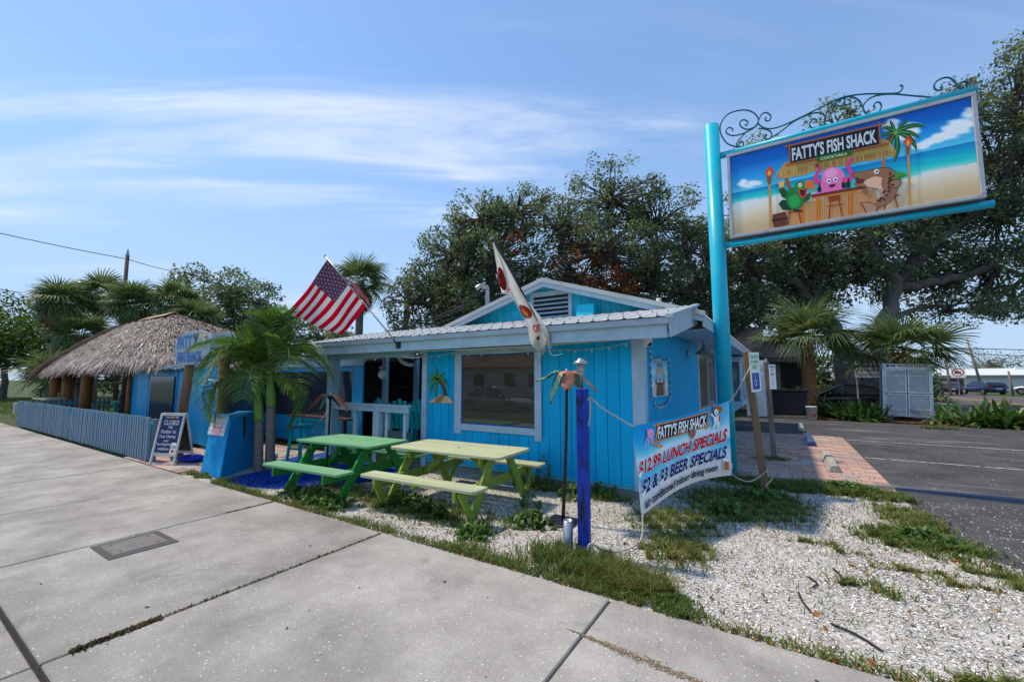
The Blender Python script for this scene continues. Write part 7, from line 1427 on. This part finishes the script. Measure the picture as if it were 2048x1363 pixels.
# sign by the oak
t = thing('gutter_sign', 'white advertising sign with blue lettering half hidden by the oak trunk', 'sign', (3.75, 27.6, 0))
def art_sf(p):
    p.text('SureFit', [(.06, .92), (.78, .92), (.78, .66), (.06, .66)], (20, 60, 150), .03); p.shape([(.05, .60), (.95, .60), (.95, .47), (.05, .47)], (24, 70, 160)); p.text('GUTTERS', [(.10, .58), (.88, .58), (.88, .49), (.10, .49)], (225, 230, 240), .01); p.text('727-953-90', [(.10, .40), (.82, .40), (.82, .28), (.10, .28)], (20, 25, 40), .01); p.text('SureFitGutters', [(.10, .20), (.90, .20), (.90, .09), (.10, .09)], (20, 40, 90), .0)
plate(t, 3.70, 27.58, 2.36, 1.24, 1.08, 0, 0, art_sf, 'sign_face', .02, (222, 226, 230))
for x in (3.15, 4.3): MB().box(x - .03, x + .03, 27.59, 27.65, 0, 2.8).build('post', WP, t)
# ------------------------------------------------------------------ cars
RUB = mat('tyre_rubber', (.014, .014, .014), .9, .2); RIM = mat('wheel_rim', (.35, .36, .38), .3, .1, metal=.7); CGL = glassmat('car_glass', (.012, .015, .018), .03, .7); LRED = mat('tail_lamp', (.35, .01, .012), .25); LWH = mat('head_lamp', (.7, .7, .68), .2)
def carpaint(name, c):
    m, t_, b = base_nodes(name); b.inputs['Base Color'].default_value = (*c, 1); b.inputs['Roughness'].default_value = .32; b.inputs['Coat Weight'].default_value = .8; b.inputs['Coat Roughness'].default_value = .06; b.inputs['Metallic'].default_value = .2
    nz = t_.nodes.new('ShaderNodeTexNoise'); nz.inputs['Scale'].default_value = 6; mr = t_.nodes.new('ShaderNodeMapRange'); mr.inputs['To Min'].default_value = .26; mr.inputs['To Max'].default_value = .40; t_.links.new(nz.outputs['Fac'], mr.inputs['Value']); t_.links.new(mr.outputs[0], b.inputs['Roughness']); return m
def car(name, label, x, y, rz, paint_m, sc=1.0, hatch=False, z=0.0):
    """x forward; length 4.5"""
    t = thing(name, label, 'car', (x, y, z), rz); t.scale = (sc, sc, sc)
    st = [(-2.22, .42, .72, .66), (-2.12, .28, .93, .80), (-1.7, .22, .97, .87), (-.9, .20, .95, .90), (0, .20, .93, .91), (.9, .20, .90, .90), (1.5, .21, .84, .88), (1.95, .26, .74, .82), (2.2, .36, .60, .66)]
    m = MB(); n = 10; vs = []
    for sx, zb, zt, hw in st:
        zm = (zb + zt) * .52; ring = [(-hw * .86, zb), (-hw, zm), (-hw * .97, zt - .06), (-hw * .86, zt), (-hw * .3, zt + .025), (hw * .3, zt + .025), (hw * .86, zt), (hw * .97, zt - .06), (hw, zm), (hw * .86, zb)]; vs += [(sx, a, b) for a, b in ring]
    fs = [(i * n + j, i * n + (j + 1) % n, (i + 1) * n + (j + 1) % n, (i + 1) * n + j) for i in range(len(st) - 1) for j in range(n)] + [tuple(range(n - 1, -1, -1)), tuple((len(st) - 1) * n + j for j in range(n))]
    o = m.add(vs, fs).build('body', paint_m, t, True, smooth=True); md = o.modifiers.new('sub', 'SUBSURF'); md.levels = 1; md.render_levels = 1
    prof = [(-2.05, .94), (-1.55, 1.32), (-.9, 1.45), (-.1, 1.47), (.45, 1.36), (1.25, .90)] if hatch else [(-1.75, .95), (-1.05, 1.34), (-.5, 1.45), (.0, 1.46), (.5, 1.35), (1.3, .90)]
    roof = MB(); hw = lambda zz: .88 - (zz - .92) * .48; rr = []
    for a, b in prof: rr += [(a, -hw(b), b), (a, hw(b), b)]
    roof.add(rr, [(2 * i, 2 * i + 1, 2 * i + 3, 2 * i + 2) for i in range(1, len(prof) - 2)]); k = len(prof); roof.build('roof', paint_m, t, True, smooth=True, solid=.03)
    for i, nm in ((0, 'rear_window'), (k - 2, 'windscreen')):
        (a, b), (c, d) = prof[i], prof[i + 1]; MB().poly([(a, -hw(b) + .06, b + .01), (a, hw(b) - .06, b + .01), (c, hw(d) - .06, d), (c, -hw(d) + .06, d)]).build(nm, CGL, t, True, solid=.012)
    for s in (-1, 1):
        pts = [(a, s * (hw(b) - .005), b) for a, b in prof]; MB().poly(pts if s < 0 else pts[::-1]).build('side_window', CGL, t, True)
        for px in (-.35,): MB().bar((px, s * (hw(.93) + .004), .92), (px - .02, s * (hw(1.44) + .004), 1.44), .07, .02, up=(0, 1, 0)).build('pillar', paint_m, t, True)
        for (a, b), (c, d) in zip(prof[:-1], prof[1:]): MB().bar((a, s * hw(b), b), (c, s * hw(d), d), .05, .04).build('window_rail', paint_m, t, True)
        MB().box(.75, .92, s * .90 - .02 if s > 0 else s * .90 - .12, s * .90 + .12 if s > 0 else s * .90 + .02, .92, 1.04).build('mirror', paint_m, t, True, bevel=.03)
        for wx in (-1.35, 1.38):
            wv = MB().lathe([(.20, -.10), (.31, -.10), (.33, -.06), (.33, .06), (.31, .10), (.20, .10)], n=20, M=Matrix.Translation((wx, s * .80, .33)) @ Matrix.Rotation(R(90), 4, 'X')).build('wheel', RUB, t, True, smooth=False)
            rim = MB().lathe([(.01, -.02), (.20, -.02), (.21, .02), (.01, .03)], n=16, M=Matrix.Translation((wx, s * .885, .33)) @ Matrix.Rotation(R(90), 4, 'X')).build('rim', RIM, wv, True)
            MB().lathe([(.01, -.06), (.375, -.06), (.375, .06), (.01, .06)], n=20, M=Matrix.Translation((wx, s * .81, .36)) @ Matrix.Rotation(R(90), 4, 'X')).build('wheel_well', BLACKM, t, True)
        MB().box(-2.20, -2.02, s * .70 - .16, s * .70 + .13, .74, .90).build('tail_lamp', LRED, t, True, bevel=.03); MB().box(2.0, 2.16, s * .62 - .16, s * .62 + .14, .56, .68).build('headlamp', LWH, t, True, bevel=.03)
    MB().box(-2.25, -2.19, -.26, .26, .60, .74).build('number_plate', mat('plate_white', (.6, .6, .58), .5), t, True); MB().box(-2.24, -2.1, -.75, .75, .30, .42).build('rear_bumper', BLACKM, t, True)
    if hatch: MB().box(-2.25, -1.95, -.66, .66, 1.22, 1.26).bar((-2.0, -.62, 1.0), (-2.08, -.62, 1.22), .06, .04).bar((-2.0, .62, 1.0), (-2.08, .62, 1.22), .06, .04).build('spoiler', paint_m, t, True)
    return t
car('black_sedan', 'black sedan parked behind the planting bed under the oak', 2.9, 29.6, R(180), carpaint('car_black', (.012, .013, .016)), 1.0)
car('dark_grey_sedan', 'dark grey sedan parked across the road beside the mesh cage', 16.2, 69.0, R(84), carpaint('car_grey', (.03, .033, .04)), .95)
car('blue_hatchback', 'dark blue hatchback with rear spoiler parked across the road', 19.2, 70.0, R(106), carpaint('car_blue', (.012, .035, .14)), 1.02, True)
car('white_coupe', 'white sedan parked across the road by the shed door', 24.2, 71.0, R(150), carpaint('car_white', (.70, .72, .73)), 1.1)
# ------------------------------------------------------------------ far shed, poles, signs, wires
t = thing('white_shed', 'long low white metal shed across the road', 'building', (40, 88, 0)); WS = mat('shed_white', (.66, .69, .71), .5, .05, .4); 
shx, shy = V(17.5, 88, 0), V(62, 80, 0); dv = (shy - shx).normalized(); nv = V(dv.y, -dv.x, 0)
def SHD(u, v, w_): q = shx + dv * u - nv * w_; return (q.x, q.y, v)
MB().prism([(0, -.1), (45, -.1), (45, 2.3), (0, 2.3)], SHD, 9).build('wall', WS, t)
for k in range(60): MB().prism([(k * .75, -.05), (k * .75 + .14, -.05), (k * .75 + .14, 2.28), (k * .75, 2.28)], lambda u, v, w_: SHD(u, v, w_ - .06), .058).build('wall_rib', WS, t)
MB().add([SHD(-.6, 2.25, -.8), SHD(45.6, 2.25, -.8), SHD(45.6, 3.25, 4.5), SHD(-.6, 3.25, 4.5), SHD(-.6, 2.25, 9.8), SHD(45.6, 2.25, 9.8)], [(0, 1, 2, 3), (3, 2, 5, 4)]).build('roof', WS, t, solid=.12)
for u in (10, 13, 16.5, 19.5): MB().prism([(u, 3.1), (u + 1.8, 3.1), (u + 1.8, 3.45), (u, 3.45)], lambda a, b, c: SHD(a, b, 3.4 + c), 1.2).build('roof_vent', WS, t)
MB().prism([(0.6, 0), (4.6, 0), (4.6, 1.8), (.6, 1.8)], lambda a, b, c: SHD(a, b, -.075 + c), .03).build('dark_opening', mat('shed_brown', (.10, .08, .07), .8), t); MB().prism([(14.5, 0), (19.5, 0), (19.5, 1.7), (14.5, 1.7)], lambda a, b, c: SHD(a, b, -.075 + c), .03).build('roller_door', mat('shed_door', (.5, .52, .54), .5, .05), t)
def pole(name, label, x, y, h, r, lean=0, m=WOODG, group=None):
    t = thing(name, label, 'utility pole', (x, y, 0), 0, group); MB().tube([(x, y, -.2), (x + lean, y, h)], [r, r * .75], 8).build('shaft', m, t, smooth=True); return t
pole('leaning_utility_pole', 'leaning brown utility pole behind the blue hatchback', 20.2, 73.5, 6.6, .15, -1.0, WOODG)
pole('slim_utility_pole', 'slim grey utility pole beside the no truck sign', 15.0, 63.5, 4.1, .13, -.15)
pole('stub_pole', 'short grey pole standing before the shed wall', 20.9, 68.0, 2.6, .12, -.2)
pole('pale_lamp_pole', 'pale blue steel pole rising behind the mesh cage', 9.1, 44.0, 6.5, .14, 0, mat('pale_steel', (.36, .44, .48), .5))
t = thing('road_sign', 'white square no truck sign on a thin post across the road', 'road sign', (15.9, 64.5, 0)); MB().tube([(15.9, 64.5, -.1), (15.9, 64.5, 2.9)], .05, 6).build('post', STEEL, t)
def art_nt(p): p.ell(.5, .5, .42, .42, (190, 40, 45), 24); p.ell(.5, .5, .34, .34, (226, 228, 228), 24); p.shape([(.28, .40), (.72, .40), (.72, .55), (.60, .56), (.56, .64), (.28, .60)], (25, 25, 28)); p.line([(.24, .74), (.76, .26)], .07, (190, 40, 45))
plate(t, 15.9, 64.42, 2.45, 1.1, 1.1, R(-13), 0, art_nt, 'sign_face', .02, (226, 228, 228))
def wire(label, a, b, sag, r=.018, name='overhead_wire'):
    o = MB().tube(catenary(a, b, sag, 24), r, 5).build(name, BLACKM); tag(o, label, 'wire'); return o
wire('upper overhead wire crossing above the white shed', (9.1, 44, 4.2), (44, 92, 6.0), .4, .035); wire('lower overhead wire crossing above the white shed', (9.1, 44, 3.8), (44, 92, 5.0), .4, .025)
wire('service cable running from roof weatherhead to distant trees', (-6.75, 8.4, 3.66), (-34.7, 25.0, 6.1), .5, .020); wire('second service cable sagging below the first from the weatherhead', (-6.8, 8.4, 3.58), (-38, 24.0, 5.5), .7, .016); wire('lowest thin cable from the weatherhead over the porch roof', (-6.9, 8.5, 3.4), (-40, 21.8, 4.9), .5, .012)
up = pole('utility_pole', 'wooden utility pole with metal cap behind the cabbage palms', -44.3, 11.4, 11.7, .17, .1, mat('dark_pole_wood', (.10, .075, .055), .9, .2)); MB().lathe([(.15, 0), (.02, .6)], (-44.2, 11.4, 11.65), 8).build('metal_cap', STEEL, up)
t = thing('street_lamp', 'grey cobra head street lamp on an arm above the palms', 'street lamp', (-44.3, 11.2, 8)); MB().tube(smoothpath([(-44.30, 11.3, 8.2), (-44.7, 10.7, 8.9), (-45.3, 9.9, 9.2), (-45.6, 9.5, 9.2)]), .06, 6).build('arm', STEEL, t); MB().lathe([(.02, 0), (.18, .1), (.22, .5), (.15, .95), (.04, 1.1)], n=10, M=Matrix.Translation((-45.5, 9.6, 9.2)) @ Matrix.Rotation(R(52), 4, 'Z') @ Matrix.Rotation(R(-90), 4, 'Y') @ Matrix.Scale(.5, 4, (1, 0, 0))).build('lamp_head', STEEL, t, smooth=True)
wire('overhead wire from utility pole passing beside the street lamp', (-44.2, 11.3, 11.4), (-46.4, -4, 13.0), .3, .03); wire('overhead wire from utility pole running away over the hut', (-44.2, 11.4, 11.4), (-52, 19.2, 12.8), .2, .03); wire('low overhead wire crossing before the tall cabbage palms', (-48, 6.5, 8.2), (-44, -6, 9.5), .2, .03)
# stakes on the lawn, low wall
for k, x in enumerate((-30.2, -29.4, -28.6, -27.8)):
    o = MB().tube([(x, 4.9 + .1 * k, -.1), (x + .05, 4.9 + .1 * k, 1.15)], .025, 6).build('garden_stake', STEEL); tag(o, 'thin grey garden stake in the lawn past the fence end', 'stake', 'stakes in the lawn')
# opposite side of the street, seen only as reflections in the window
t = thing('opposite_house', 'plain white house across the street mirrored in the dark window', 'house', (-25, -27, 0)); MB().box(-33, -19, -31, -24, 0, 3.0).build('wall', mat('opposite_white', (.7, .7, .68), .7), t); MB().prism([(-32, 3.0), (-23.4, 3.0), (-27.5, 4.6)], lambda u, v, w_: (-33.5 + w_, u, v), 15).build('roof', SHIN, t)
for x in (-31.5, -28.5, -24.5, -21.5): MB().box(x, x + 1.4, -23.99, -23.96, 1.0, 2.3).build('window', CGL, t)
car('silver_street_car', 'silver car parked across the street mirrored in the dark window', -14.0, -7.6, 0, carpaint('car_silver', (.4, .4, .4)), 1.0, False, -.16)
for k, (x, y, h, r_) in enumerate(((-28, -30, 9, 5), (4, -32, 10, 5.5), (16, -28, 9, 5), (-44, -30, 10, 6), (-2, -42, 12, 6))): simple_tree('street_tree', 'leafy tree across the street mirrored in the dark window', x, y, h, r_, 80 + k, n=50, per=30, group='trees across the street')
